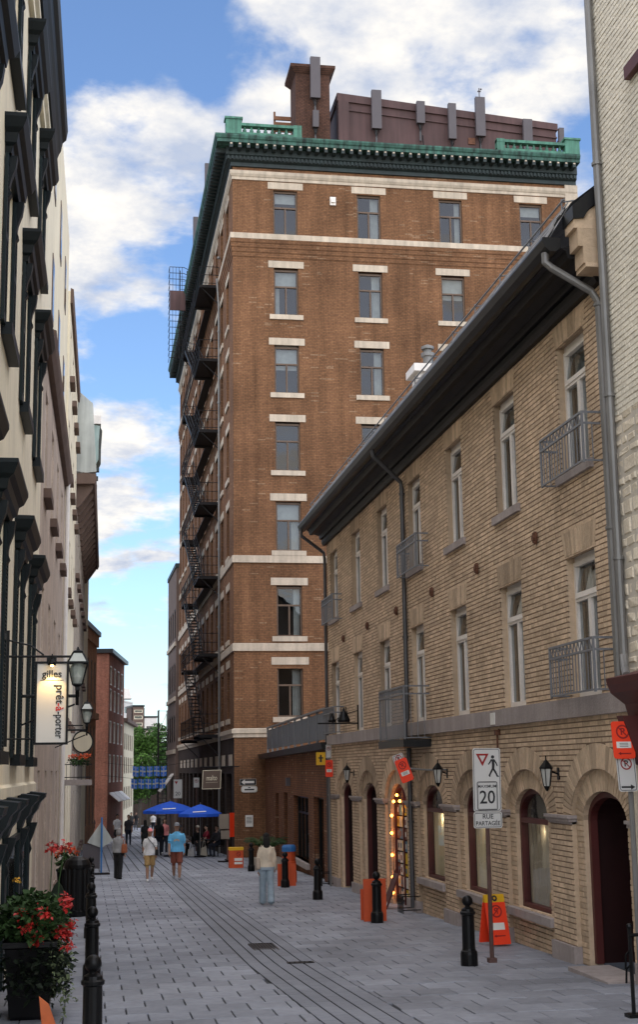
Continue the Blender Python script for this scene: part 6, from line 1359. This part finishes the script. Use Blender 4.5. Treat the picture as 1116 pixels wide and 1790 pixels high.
# small iron boot guards by the wall
for y, l in ((29.6, 'small iron guard around the foot of the downpipe'), (40.0, 'small iron rail at the foot of the tan house corner')):
    g = root('pipe_guard', (6.8, y, gz(y)), l, 'guard')
    for i in range(5): m = MB(); m.tube([(6.62, y - .24 + i * .12, gz(y)), (6.62, y - .24 + i * .12, gz(y) + .38)], .012, 4); m.build('bar', 'black_metal', g)
    for zz in (.08, .36): m = MB(); m.tube([(7.0, y - .26, gz(y) + zz), (6.62, y - .26, gz(y) + zz), (6.62, y + .26, gz(y) + zz), (7.0, y + .26, gz(y) + zz)], .014, 4); m.build('hoop', 'black_metal', g)
# black handrail at the right edge
hr = root('handrail', (6.0, 15.0, gz(15)), 'black iron handrail post at the right-hand shop step', 'railing'); zb = gz(14.9)
m = MB(); m.tube([(5.90, 14.9, zb), (5.90, 14.9, zb + .92)], .022, 8); m.ball((5.90, 14.9, zb + .95), .035); m.build('post', 'black_metal', hr); m = MB(); m.box(5.82, 5.98, 14.82, 14.98, zb - .01, zb + .035); m.build('foot', 'black_metal', hr); m = MB(); m.tube([(5.90, 14.9, zb + .85), (6.1, 14.7, zb + .9), (6.5, 14.3, zb + .9)], .02, 8); m.build('rail', 'black_metal', hr)
for t in (.35, .5): m = MB(); m.tube([(5.90, 14.9, zb + t + .2), (5.85, 14.92, zb + t + .15), (5.84, 14.92, zb + t)], .012, 5); m.build('scroll', 'black_metal', hr)
# door step of the red door
m = MB(); m.box(6.6, 7.2, 17.5, 19.0, gz(18) - .05, gz(18) + .035); tag(m.build('door_step', 'grey_stone'), 'worn grey stone step in front of the open red door', 'step')
m = MB(); m.pbox(PT, 23.05, 23.3, 3.06, 3.26, .10, .115); tag(m.build('number_plate', 'sign_white'), 'small white number plate on the stone ledge', 'plate')
m = MB(); m.tube([(6.98, 23.1, 2.98), (6.94, 23.1, 2.9), (6.94, 23.1, 2.6)], .02, 5); m.box(6.9, 6.99, 23.05, 23.15, 2.88, 2.97); tag(m.build('wall_fixture', 'rust'), 'small rusty fixture under the number plate', 'fixture')
# ================================================================== cafe terrace: parasols, tables, chairs, palm
mat('parasol_blue', (0.012, 0.10, 0.62), .75, .06, 2); mat('ivory', (0.62, 0.55, 0.43), .8, .05, 2)
def parasol(x, y, zt, w, label):
    rt = root('parasol', (x, y, gz(y)), label, 'parasol', 'blue cafe parasols'); n = 8; m = MB(); h = .42
    top = (x, y, zt); rim = [(x + w * math.cos(2 * math.pi * i / n + .2), y + w * math.sin(2 * math.pi * i / n + .2), zt - h) for i in range(n)]; mid = [(x + w * .5 * math.cos(2 * math.pi * i / n + .2), y + w * .5 * math.sin(2 * math.pi * i / n + .2), zt - h * .42) for i in range(n)]
    low = [(a, b, c - .13) for a, b, c in rim]
    m.add([top] + mid + rim + low, [(0, 1 + i, 1 + (i + 1) % n) for i in range(n)] + [(1 + i, 9 + i, 9 + (i + 1) % n, 1 + (i + 1) % n) for i in range(n)] + [(9 + i, 17 + i, 17 + (i + 1) % n, 9 + (i + 1) % n) for i in range(n)]); m.build('canopy', 'parasol_blue', rt, normals=False)
    m = MB(); m.tube([(x, y, gz(y)), (x, y, zt + .08)], .025, 8); m.build('pole', 'grey_pipe', rt); m = MB(); m.lathe([(.28, 0), (.28, .05), (.05, .09)], (x, y, gz(y)), 12); m.build('base', 'iron', rt)
    for i in range(n): m = MB(); m.tube([(x, y, zt - .05), tuple(Vector(rim[i]) + Vector((0, 0, -.01)))], .008, 4); m.build('rib', 'grey_pipe', rt)
    F = frame_fn((x - .1, y - w * .80, zt - h * .82), (1, 0, 0), (0, .5, .35), (0, -1, 1)); m = MB(); line(F, -.3, 0, .3, .03, .06, .03, m); m.build('print', 'sign_white', rt)
parasol(3.78, 65.5, .98, 1.28, 'blue cafe parasol partly behind its neighbour on the terrace'); parasol(5.05, 63.8, .86, 1.02, 'blue cafe parasol beside the brick tower corner')
def cafe_chair(x, y, rz, label):
    rt = root('cafe_chair', (x, y, gz(y)), label, 'chair', 'chairs on the cafe terrace', rz=rz, local=True)
    m = MB(); m.box(-.21, .21, -.21, .21, .43, .46); m.build('seat', 'iron', rt); m = MB(); m.box(-.2, .2, .19, .22, .5, .88); m.build('backrest', 'iron', rt)
    for a in (-.19, .19):
        for b in (-.19, .2): m = MB(); m.tube([(a, b, 0), (a, b, .43 if b < 0 else .88)], .014, 5); m.build('leg', 'iron', rt)
for i, (x, y, a) in enumerate(((4.25, 66.0, 1.2), (5.05, 65.6, .3), (5.6, 66.2, -1.3), (5.9, 64.4, -.8))): cafe_chair(x, y, a, 'dark metal cafe chair %s' % ('under the larger parasol', 'facing the table by the brick corner', 'at the brick corner table', 'between parasol pole and brick corner')[i])
def cafe_table(x, y, label):
    rt = root('cafe_table', (x, y, gz(y)), label, 'table', 'tables on the cafe terrace'); z = gz(y); m = MB(); m.lathe([(.36, .71), (.37, .72), (.37, .74), (.02, .75)], (x, y, z), 16); m.build('top', 'iron', rt); m = MB(); m.tube([(x, y, z), (x, y, z + .71)], .025, 6); m.build('stem', 'iron', rt); m = MB(); m.lathe([(.22, 0), (.22, .02), (.03, .05)], (x, y, z), 12); m.build('base', 'iron', rt)
cafe_table(4.65, 66.6, 'small round table at the middle of the terrace'); cafe_table(5.5, 65.2, 'small round table by the brick corner')
pm = root('palm_planter', (6.15, 50.5, gz(50.5)), 'long pale planter box with a dark feathery palm', 'planter'); z = gz(50.5)
m = MB(); m.box(5.9, 6.9, 50.0, 51.0, z, z + .42); m.build('box', 'stone_grey2', pm); R_ = random.Random(8); m = MB()
for k in range(34):
    a = R_.uniform(0, 6.28); L_ = R_.uniform(.7, 1.25); x0, y0, z0_ = 6.4, 50.5, z + .5; pts = []
    for t in range(7):
        s = t / 6; pts.append(Vector((x0 + math.cos(a) * L_ * s * .75, y0 + math.sin(a) * L_ * s * .6, z0_ + L_ * (1.25 * s - .75 * s * s))))
    m.tube(pts, .008, 3)
    for t in range(1, 7):
        for q in range(4):
            p = pts[t - 1].lerp(pts[t], q / 4); d = (pts[t] - pts[t - 1]).normalized()
            for s in (-1, 1): n_ = d.cross(Vector((0, 0, 1))).normalized() * s; e = p + (n_ * .16 + d * .12 + Vector((0, 0, -.05))); m.add([p, p.lerp(e, .5) + d * .012, e, p.lerp(e, .5) - d * .012], [(0, 1, 2, 3)])
m.build('fronds', 'leaf_dark', pm, normals=False)
# menu board and blue post on the left
ab = root('menu_stand', (.3, 50, gz(50)), 'grey sloping menu panel on a blue post', 'sign board'); z = gz(50)
m = MB(); m.tube([(.5, 50, z), (.5, 50, z + 1.95)], .035, 6); m.build('post', 'lid_blue', ab); m = MB(); m.box(.25, .8, 49.8, 50.2, z, z + .06); m.build('foot', 'iron', ab)
m = MB(); m.prism([(.0, 50.05, z + 1.1), (.48, 50.05, z + 1.8), (.9, 50.05, z + 1.15), (.5, 50.05, z + .9)], (0, .03, 0)); m.build('panel', 'sheet_metal', ab); m = MB(); m.box(-.15, .45, 50.1, 50.14, z + .2, z + 1.05); m.build('board', 'antenna_grey', ab)
# ================================================================== people
SKIN = {}
for n, c in (('skin_light', (0.50, 0.30, 0.21)), ('skin_tan', (0.36, 0.20, 0.13)), ('skin_dark', (0.16, 0.085, 0.055))): mat(n, c, .55, .06, 8)
def cloth(n, c): return mat(n, c, .9, .14, 7, .5, 22, fine=.06)
for n, c in (('cl_cream', (.70, .60, .46)), ('cl_jeans', (.30, .38, .44)), ('cl_blue', (.14, .46, .74)), ('cl_rust', (.22, .065, .04)), ('cl_white', (.74, .73, .72)), ('cl_tan', (.42, .27, .11)), ('cl_black', (.009, .009, .010)), ('cl_grey', (.33, .33, .33)), ('cl_navy', (.015, .018, .03)), ('cl_maroon', (.22, .015, .03)), ('cl_char', (.04, .04, .043)), ('cl_pink', (.72, .25, .24)), ('cl_beige', (.46, .38, .30)), ('cap_grey', (.20, .21, .23)), ('leather', (.33, .10, .04)), ('shoe_white', (.62, .61, .60)), ('shoe_dark', (.02, .02, .02)), ('hair_black', (.008, .007, .006)), ('hair_grey', (.20, .19, .18)), ('hair_brown', (.05, .028, .018))): cloth(n, c)
def ellr(c, rx, ry, n=12, t=None):
    t = (t or Vector((0, 0, 1))).normalized(); a = Vector((1, 0, 0)); a = (a - t * a.dot(t)).normalized(); b = t.cross(a)
    return [Vector(c) + a * rx * math.cos(2 * math.pi * j / n) + b * ry * math.sin(2 * math.pi * j / n) for j in range(n)]
def limb(m, segs, pts, rs, lab, flat=1.0, n=12):
    rings = []
    for i, p in enumerate(pts):
        t = Vector(pts[min(i + 1, len(pts) - 1)]) - Vector(pts[max(i - 1, 0)]); r = rs[i]
        rings.append(ellr(p, r, r * flat, n, t))
    m.loft(rings)
    for i in range(len(pts) - 1): segs.append((Vector(pts[i]), Vector(pts[i + 1]), rs[i], rs[i + 1], lab))
def person(loc, rz, h, label, top='cl_white', bottom='cl_black', skin='skin_light', hair='hair_black', hairstyle='short', legs='pants', sleeve='short', shoes='shoe_dark', walk=.0, seat=False, cap=None, build=1.0, arms=(0, 0), backpack=None, voxel=.016, group=None, fem=False, reach=None):
    """figure facing local -Y, standing at the origin; one continuous skin-and-clothes surface"""
    H = h; segs = []; m = MB(); mats = [skin, top, bottom, shoes]; B = build
    z_hip = .50 * H; zo = 0.0
    if seat: zo = .46 - z_hip + .09
    hip = Vector((0, 0, z_hip + zo))
    sw = .100 * H * (.92 if fem else 1.0) * (1 + (B - 1) * .5)
    # torso
    tz = [(.485, .104, .080), (.53, .102 if fem else .100, .079), (.60, .084 if fem else .092, .066), (.66, .086 if fem else .093, .068), (.73, .098 if fem else .104, .073), (.778, .098 if fem else .110, .062), (.808, .070, .050), (.832, .040, .040)]
    lean = .05 if seat else .0
    rings = [ellr((0, lean * H * (z - .5) * -1.5, z * H + zo), rx * H * B, ry * H * B, 16) for z, rx, ry in tz]; m.loft(rings)
    for i in range(len(tz) - 1):
        r0 = (tz[i][1] + tz[i][2]) / 2 * H * B
        for sx in (-.5, 0, .5): segs.append((Vector((sx * tz[i][1] * H, 0, tz[i][0] * H + zo)), Vector((sx * tz[i + 1][1] * H, 0, tz[i + 1][0] * H + zo)), tz[i][2] * H * B, tz[i + 1][2] * H * B, 1 if tz[i][0] > (.535 if seat or legs in ('wide', 'pants') else .47) or legs == 'dress' else 2))
    yl = -lean * H * .5
    limb(m, segs, [(0, yl, .82 * H + zo), (0, yl - .004 * H, .875 * H + zo)], [.036 * H, .033 * H], 0)
    # head
    hz = .932 * H + zo; hc = Vector((0, yl - .012 * H, hz)); rings = []
    for t, rx, ry, dy in ((-.066, .018, .020, -.018), (-.058, .030, .034, -.012), (-.038, .038, .046, -.004), (-.008, .0435, .053, 0), (.02, .044, .055, .003), (.042, .038, .048, .004), (.058, .022, .03, .004), (.065, .006, .008, .004)): rings.append(ellr((0, hc.y + dy * H, hz + t * H), rx * H, ry * H, 14))
    m.loft(rings); segs.append((hc + Vector((0, 0, -.03 * H)), hc + Vector((0, 0, .02 * H)), .045 * H, .048 * H, 0))
    # legs
    lw = {'pants': 1.0, 'wide': 1.5, 'shorts': 1.0, 'dress': 1.0, 'slim': .85}[legs]
    for s in (-1, 1):
        a = walk * s; hx = s * .050 * H
        if seat:
            hp = Vector((hx, 0, z_hip + zo)); kn = Vector((s * .075 * H, -.25 * H, .50)); an = Vector((s * .07 * H, -.22 * H, .07))
        else:
            hp = Vector((hx, 0, z_hip)); kn = hp + Vector((s * .004 * H, -math.sin(a) * .235 * H, -math.cos(a) * .235 * H)); bend = max(0, -a) * 1.1 + .04
            an = kn + Vector((0, -math.sin(a - bend) * .225 * H, -math.cos(a - bend) * .225 * H))
            an.z = max(an.z, .045 * H)
        lb = 2
        if legs == 'shorts':
            mid = hp.lerp(kn, .86); limb(m, segs, [hp + Vector((0, 0, .02 * H)), hp.lerp(kn, .4), mid], [.056 * H * B, .057 * H, .056 * H], 2); limb(m, segs, [hp.lerp(kn, .7), kn, kn.lerp(an, .35), an], [.040 * H, .031 * H, .034 * H, .021 * H], 0)
        elif legs == 'wide': limb(m, segs, [hp + Vector((0, 0, .02 * H)), hp.lerp(kn, .5), kn, kn.lerp(an, .6), an + Vector((0, 0, -.018 * H))], [.058 * H, .055 * H, .050 * H, .052 * H, .054 * H], 2)
        elif legs == 'dress': limb(m, segs, [hp, kn, kn.lerp(an, .4), an], [.05 * H, .045 * H, .034 * H, .021 * H], 0)
        else: limb(m, segs, [hp + Vector((0, 0, .02 * H)), hp.lerp(kn, .5), kn, kn.lerp(an, .4), an + Vector((0, 0, -.008 * H))], [.056 * H * lw * B, .049 * H * lw, .037 * H * lw, .036 * H * lw, .029 * H * lw], 2)
        f0 = an + Vector((0, .028 * H, -.018 * H)); f1 = an + Vector((s * .006 * H, -.045 * H, -.024 * H)); f2 = an + Vector((s * .010 * H, -.095 * H, -.030 * H))
        limb(m, segs, [f0, an + Vector((0, 0, -.014 * H)), f1, f2], [.020 * H, .026 * H, .026 * H, .016 * H], 3, .8)
    if legs == 'dress':
        rings = [ellr((0, 0, z * H + zo), rx * H, ry * H, 16) for z, rx, ry in ((.28, .125, .10), (.40, .112, .09), (.53, .096, .074))]; m.loft(rings); segs.append((Vector((0, 0, .28 * H)), Vector((0, 0, .53 * H)), .11 * H, .085 * H, 1))
    # arms
    hands = []
    for s, k in ((-1, 0), (1, 1)):
        a = -walk * s * .8 + arms[k]; sh_ = Vector((s * sw, yl, .785 * H + zo)); el = sh_ + Vector((s * .022 * H, -math.sin(a) * .165 * H, -math.cos(a) * .165 * H)); b = a + .22 + max(0, arms[k]) * .8
        if reach and reach[k]: el = sh_ + Vector((s * .05 * H, -.05 * H, -.15 * H)); wr = Vector(reach[k])
        else: wr = el + Vector((-s * .004 * H, -math.sin(b) * .145 * H, -math.cos(b) * .145 * H))
        limb(m, segs, [sh_.lerp(el, .45), sh_.lerp(el, .6), el, el.lerp(wr, .35), wr], [.029 * H, .028 * H, .025 * H, .024 * H, .016 * H], 0 if sleeve != 'long' else 1)
        if sleeve == 'short': limb(m, segs, [sh_ + Vector((-s * .02 * H, 0, .006 * H)), sh_.lerp(el, .3), sh_.lerp(el, .72)], [.040 * H * B, .038 * H * B, .037 * H * B], 1)
        elif sleeve == 'long': limb(m, segs, [sh_ + Vector((-s * .02 * H, 0, .006 * H)), sh_.lerp(el, .5), el, wr.lerp(el, .12)], [.040 * H * B, .035 * H, .032 * H, .025 * H], 1)
        d = (wr - el).normalized(); pe = wr + d * .048 * H; limb(m, segs, [wr, wr.lerp(pe, .5), pe], [.016 * H, .023 * H, .021 * H], 0, .55); hands.append((s, wr, d, pe))
    me = bpy.data.meshes.new('person'); me.from_pydata([tuple(v) for v in m.v], [], m.f); bm = bmesh.new(); bm.from_mesh(me); bmesh.ops.recalc_face_normals(bm, faces=bm.faces); bm.to_mesh(me); bm.free()
    tmp = bpy.data.objects.new('person', me); COL.objects.link(tmp); md = tmp.modifiers.new('r', 'REMESH'); md.mode = 'VOXEL'; md.voxel_size = voxel; sm = tmp.modifiers.new('s', 'SMOOTH'); sm.factor = .5; sm.iterations = 3
    dg = bpy.context.evaluated_depsgraph_get(); dg.update(); out = bpy.data.meshes.new_from_object(tmp.evaluated_get(dg)); bpy.data.objects.remove(tmp); bpy.data.meshes.remove(me)
    nv = len(out.vertices); co = np.empty(nv * 3); out.vertices.foreach_get('co', co); co = co.reshape(-1, 3)
    faces = [tuple(p.vertices) for p in out.polygons]; fc = np.array([co[list(f)].mean(0) for f in faces])
    best = np.full(len(fc), 1e9); labs = np.zeros(len(fc), int)
    for a, b, ra, rb, lb in segs:
        a_, b_ = np.array(a), np.array(b); ab = b_ - a_; t = np.clip(((fc - a_) @ ab) / max(ab @ ab, 1e-9), 0, 1); d = np.linalg.norm(fc - (a_ + t[:, None] * ab), axis=1) - (ra + (rb - ra) * t)
        w = d < best; best[w] = d[w]; labs[w] = lb
    if not seat:          # clean waist line
        zc = fc[:, 2]; hem = .525 if legs in ('wide', 'pants') else .495; xs_ = np.abs(fc[:, 0]); w = (labs == 1) & (zc < hem * H) & (legs != 'dress') & (xs_ < .112 * H); labs[w] = 2; w = (labs == 2) & (zc > hem * H) & (xs_ < .125 * H); labs[w] = 1
    w = (fc[:, 2] > .842 * H + zo) & (np.abs(fc[:, 0]) < .062 * H); labs[w] = 0
    fin = MB(); fin.v = [tuple(v) for v in co]; fin.f = faces; fin.m = [int(x) for x in labs]; bpy.data.meshes.remove(out)
    for s, wr, d, pe in hands:      # five unequal, slightly curled fingers
        side = Vector((0, 1, 0)); side = (side - d * side.dot(d)).normalized(); nrm = d.cross(side) * s
        for q, L_ in ((-1.5, .037), (-.5, .044), (.5, .046), (1.5, .040)):
            p0 = pe - d * .008 * H - side * q * .0085 * H; p1 = p0 + d * L_ * .5 * H; p2 = p1 + (d * .8 - nrm * .5).normalized() * L_ * .5 * H; fin.tube([p0, p1, p2], [.0050 * H, .0047 * H, .0038 * H], 5, 0)
        p0 = wr + d * .014 * H - side * .016 * H; p1 = p0 - side * .018 * H + d * .016 * H; p2 = p1 + d * .02 * H; fin.tube([p0, p1, p2], [.0062 * H, .0055 * H, .0045 * H], 5, 0)
    fin.ball((0, hc.y - .056 * H, hz - .010 * H), .010 * H, 6, 5, (.8, 1.1, 1.4), 0)
    for s in (-1, 1): fin.ball((s * .044 * H, hc.y + .006 * H, hz - .006 * H), .011 * H, 6, 5, (.45, .8, 1.3), 0)
    dz_ = 0 if seat else -float(co[:, 2].min()) - .004
    rt = fin.build('person', mats, None, smooth=True, normals=False, base=False); ORG[rt.name] = (0, 0, 0); tag(rt, label, 'person', group); rt.location = (loc[0], loc[1], loc[2] + dz_); rt.rotation_euler = (0, 0, rz)
    e = MB()
    for s in (-1, 1): e.ball((s * .018 * H, hc.y - .0475 * H, hz + .004 * H), .0052 * H, 6, 4, (1.3, .6, .8))
    tag(e.build('eyes', 'hair_black', rt), kind='stuff'); e = MB(); e.ball((0, hc.y - .049 * H, hz - .032 * H), .010 * H, 6, 4, (1.2, .4, .35)); e.build('mouth', 'cl_rust', rt)
    # hair
    hm = MB()
    if cap is None or hairstyle != 'short':
        def hr_(z, rx, ry, dy): return ellr((0, hc.y + dy * H, hz + z * H), rx * H, ry * H, 14)
        hm.loft([hr_(-.005, .047, .046, .014), hr_(.015, .049, .054, .010), hr_(.035, .046, .055, .007), hr_(.055, .034, .042, .006), hr_(.072, .010, .014, .006)])
        if hairstyle == 'long': hm.loft([hr_(.02, .047, .040, .022), hr_(-.03, .050, .034, .032), hr_(-.09, .050, .028, .042), hr_(-.16, .036, .020, .048), hr_(-.22, .014, .010, .048)])
        elif hairstyle == 'bob': hm.loft([hr_(.02, .050, .048, .016), hr_(-.03, .056, .046, .022), hr_(-.075, .052, .038, .026)])
        elif hairstyle == 'short': hm.loft([hr_(.01, .046, .044, .016), hr_(-.04, .040, .032, .022)])
        hm.build('hair', hair, rt, smooth=True)
    else:
        hm.loft([ellr((0, hc.y + .018 * H, hz + z * H), rx * H, ry * H, 12) for z, rx, ry in ((-.04, .038, .034), (.012, .046, .045))]); hm.build('hair', hair, rt, smooth=True)
    if cap:
        c_ = MB(); c_.loft([ellr((0, hc.y + .004 * H, hz + z * H), rx * H, ry * H, 14) for z, rx, ry in ((.014, .051, .062), (.035, .050, .060), (.055, .040, .048), (.070, .016, .02))]); c_.prism([(s * .044 * H, hc.y - .045 * H, hz + .018 * H) for s in (-1, 1)] + [(.034 * H, hc.y - .098 * H, hz + .010 * H), (-.034 * H, hc.y - .098 * H, hz + .010 * H)], (0, 0, .006 * H)); c_.build('cap', cap, rt, smooth=False)
    return rt, dict(H=H, sw=sw, zo=zo)
def bag(pr, kind, mt, label, side=1, w=.28, hgt=.24, z=.86, y=-.02):
    """bag carried by a person: a thing of its own, placed by the wearer's frame"""
    o, _ = pr; M = Matrix.Translation(o.location) @ Matrix.Rotation(o.rotation_euler.z, 4, 'Z'); T = lambda p: tuple(M @ Vector(p)); H = _['H']; sx = side * (_['sw'] + .05)
    base = Vector(T((sx, y, z * H / 1.7 - hgt / 2))); rt = root('handbag', base, label, 'bag')
    m = MB(); c = Vector((sx, y, z * H / 1.7)); 
    def rg(s, dz): return [T((c.x + math.copysign(abs(math.cos(a)) ** .6, math.cos(a)) * .055 * s, c.y + math.copysign(abs(math.sin(a)) ** .6, math.sin(a)) * w / 2 * s, c.z + dz)) for a in [2 * math.pi * i / 12 for i in range(12)]]
    m.loft([rg(.85, -hgt / 2), rg(1.0, -hgt * .42), rg(.98, 0), rg(.85, hgt * .42), rg(.7, hgt / 2)]); m.build('body', mt, rt)
    m = MB(); shx = -side * _['sw'] * .6 if kind == 'cross' else side * _['sw'] * .75; shz = .835 * H
    if kind == 'cross': m.tube([T((c.x - side * .03, c.y, c.z + hgt / 2)), T((side * .08, -.125, .70 * H)), T((-side * .05, -.115, .79 * H)), T((shx, -.02, shz)), T((-side * .05, .11, .78 * H)), T((side * .09, .12, .66 * H)), T((c.x - side * .03, c.y + .03, c.z + hgt / 2))], .011, 5)
    else: m.tube([T((c.x, c.y - w * .3, c.z + hgt * .4)), T((c.x - side * .0, c.y - .05, .74 * H)), T((shx, -.045, shz - .01)), T((shx, .045, shz - .01)), T((c.x, c.y + .05, .74 * H)), T((c.x, c.y + w * .3, c.z + hgt * .4))], .011, 5)
    m.build('strap', mt, rt)
g = lambda x, y: (x, y, gz(y))
p1 = person(g(4.20, 33.2), rad(176), 1.66, 'woman walking away in a cream sweater and loose pale jeans', 'cl_cream', 'cl_jeans', 'skin_tan', 'hair_black', 'long', 'wide', 'long', 'shoe_white', .16, fem=True, voxel=.014)
p1[0]['label'] = 'person seen from behind in a cream sweater and loose pale jeans'
bag(p1, 'shoulder', 'cl_beige', 'soft beige shoulder bag of the walker in pale jeans', side=1, w=.30, hgt=.26, z=.98)
p2 = person(g(2.83, 45.2), rad(-6), 1.80, 'person in a sky blue t-shirt, rust shorts and grey cap', 'cl_blue', 'cl_rust', 'skin_tan', 'hair_black', 'short', 'shorts', 'short', 'cap_grey', .20, cap='cap_grey', build=1.14, voxel=.014)
F = None
m = MB(); z_ = 1.80
for i in range(7): a = math.pi * i / 7; m.quad((-.10 * math.cos(a), -.150, 1.22 + .07 * math.sin(a)), (-.10 * math.cos(a + .45), -.150, 1.22 + .07 * math.sin(a + .45)), (-.05 * math.cos(a + .45), -.152, 1.21 + .03 * math.sin(a + .45)), (-.05 * math.cos(a), -.152, 1.21 + .03 * math.sin(a)))
m.build('shirt_print', 'cl_beige', p2[0], normals=False)
p3 = person(g(1.97, 45.0), rad(4), 1.64, 'person in a white t-shirt, tan shorts and pink cap', 'cl_white', 'cl_tan', 'skin_tan', 'hair_brown', 'short', 'shorts', 'short', 'shoe_white', -.20, cap='cl_pink', fem=True, voxel=.014)
bag(p3, 'cross', 'cl_black', 'black crossbody bag worn by the person in the pink cap', side=1, w=.2, hgt=.17, z=.93, y=-.12)
p4 = person(g(1.02, 46.6), rad(150), 1.64, 'person with grey hair in a grey top and wide black trousers', 'cl_grey', 'cl_black', 'skin_light', 'hair_grey', 'bob', 'wide', 'long', 'shoe_dark', .08, fem=True)
bag(p4, 'shoulder', 'leather', 'tan leather shoulder bag of the grey-haired walker', side=-1, w=.3, hgt=.28, z=1.02)
person(g(1.82, 88), rad(5), 1.84, 'distant person in a white t-shirt and black shorts', 'cl_white', 'cl_black', 'skin_tan', 'hair_black', 'short', 'shorts', 'short', 'shoe_white', .2, voxel=.022)
person(g(2.42, 84.5), rad(-5), 1.82, 'distant person in a charcoal t-shirt and dark trousers', 'cl_char', 'cl_navy', 'skin_light', 'hair_brown', 'short', 'pants', 'short', 'shoe_dark', -.18, voxel=.022)
p7 = person(g(3.38, 67.6), rad(170), 1.76, 'person in black with long dark hair, back turned, beside the parasols', 'cl_black', 'cl_navy', 'skin_tan', 'hair_black', 'long', 'pants', 'long', 'shoe_dark', .1, fem=True, voxel=.02)
bag(p7, 'shoulder', 'leather', 'orange leather bag on the person in black', side=1, w=.36, hgt=.34, z=1.02)
person(g(2.86, 71.0), rad(190), 1.64, 'person with long black hair in a black dress near the parasols', 'cl_black', 'cl_black', 'skin_tan', 'hair_black', 'long', 'dress', 'short', 'shoe_dark', .08, fem=True, voxel=.02)
person(g(3.75, 69.5), rad(10), 1.70, 'person in a pink top behind the terrace', 'cl_pink', 'cl_navy', 'skin_light', 'hair_brown', 'bob', 'pants', 'short', 'shoe_white', .05, fem=True, voxel=.022)
# seated at the cafe
for i, (x, y, a, tp, bt, hr__, st_, cp, lab) in enumerate(((4.25, 66.0, 1.2, 'cl_white', 'cl_black', 'hair_grey', 'bob', None, 'seated cafe guest in a white top with grey hair'), (5.05, 65.6, .3, 'cl_black', 'cl_char', 'hair_black', 'short', 'ivory', 'seated cafe guest in black with a pale straw cap'), (5.6, 66.2, -1.3, 'cl_maroon', 'cl_black', 'hair_black', 'long', None, 'seated cafe guest in a maroon top'), (5.9, 64.4, -.8, 'cl_char', 'cl_navy', 'hair_brown', 'short', None, 'seated cafe guest in charcoal by the brick corner'))):
    person((x, y, gz(y)), a, 1.68, lab, tp, bt, 'skin_light', hr__, st_, 'pants', 'short' if i == 2 else 'long', 'shoe_dark', 0, seat=True, cap=cp, fem=i in (0, 2), arms=(.5, .5), voxel=.02)
for x, y, w, h_, z, mt, lab in ((4.72, 65.2, .36, .38, 0, 'cl_white', 'white shopping bag set down beside the cafe chairs'), (5.28, 64.75, .34, .46, 0, 'ivory', 'pale cloth tote set down by the brick corner table')):
    rt = root('tote_bag', (x, y, gz(y)), lab, 'bag'); zz = gz(y) + z; m = MB(); m.hexa([(x - w * .4, y - .06, zz), (x + w * .5, y - .06, zz), (x + w * .5, y + .06, zz), (x - w * .4, y + .06, zz), (x - w * .3, y - .04, zz + h_ * .8), (x + w * .36, y - .04, zz + h_), (x + w * .36, y + .04, zz + h_), (x - w * .3, y + .04, zz + h_ * .8)]); m.build('body', mt, rt); m = MB(); m.tube([(x - w * .2, y, zz + h_ * .8), (x, y, zz + h_ * 1.6), (x + .03, y, zz + h_ * 1.6), (x + w * .25, y, zz + h_ * .9)], .012, 4); m.build('handle', mt, rt)
# far walkers
for x, y, a, tp, bt, hh, lg_, lab in ((.30, 99, 3.1, 'cl_char', 'cl_black', 1.74, 'pants', 'far walker in dark clothes beside the orange brick house'), (-.05, 92, 3.0, 'cl_grey', 'cl_navy', 1.70, 'pants', 'far walker in a grey top by the left wall'), (.95, 104, .1, 'cl_black', 'cl_black', 1.66, 'dress', 'far walker in a black dress by the red brick house'), (3.9, 128, .0, 'cl_char', 'cl_navy', 1.74, 'pants', 'far walker in dark clothes before the pale house'), (5.6, 122, 3.0, 'cl_white', 'cl_navy', 1.72, 'pants', 'far walker in a white top near the iron stair tower'), (4.6, 136, .2, 'cl_black', 'cl_char', 1.72, 'pants', 'far walker in black near the retaining wall')):
    person(g(x, y), a, hh, lab, tp, bt, 'skin_tan', 'hair_black', 'short', lg_, 'short', 'shoe_dark', random.uniform(.1, .2), voxel=.024)
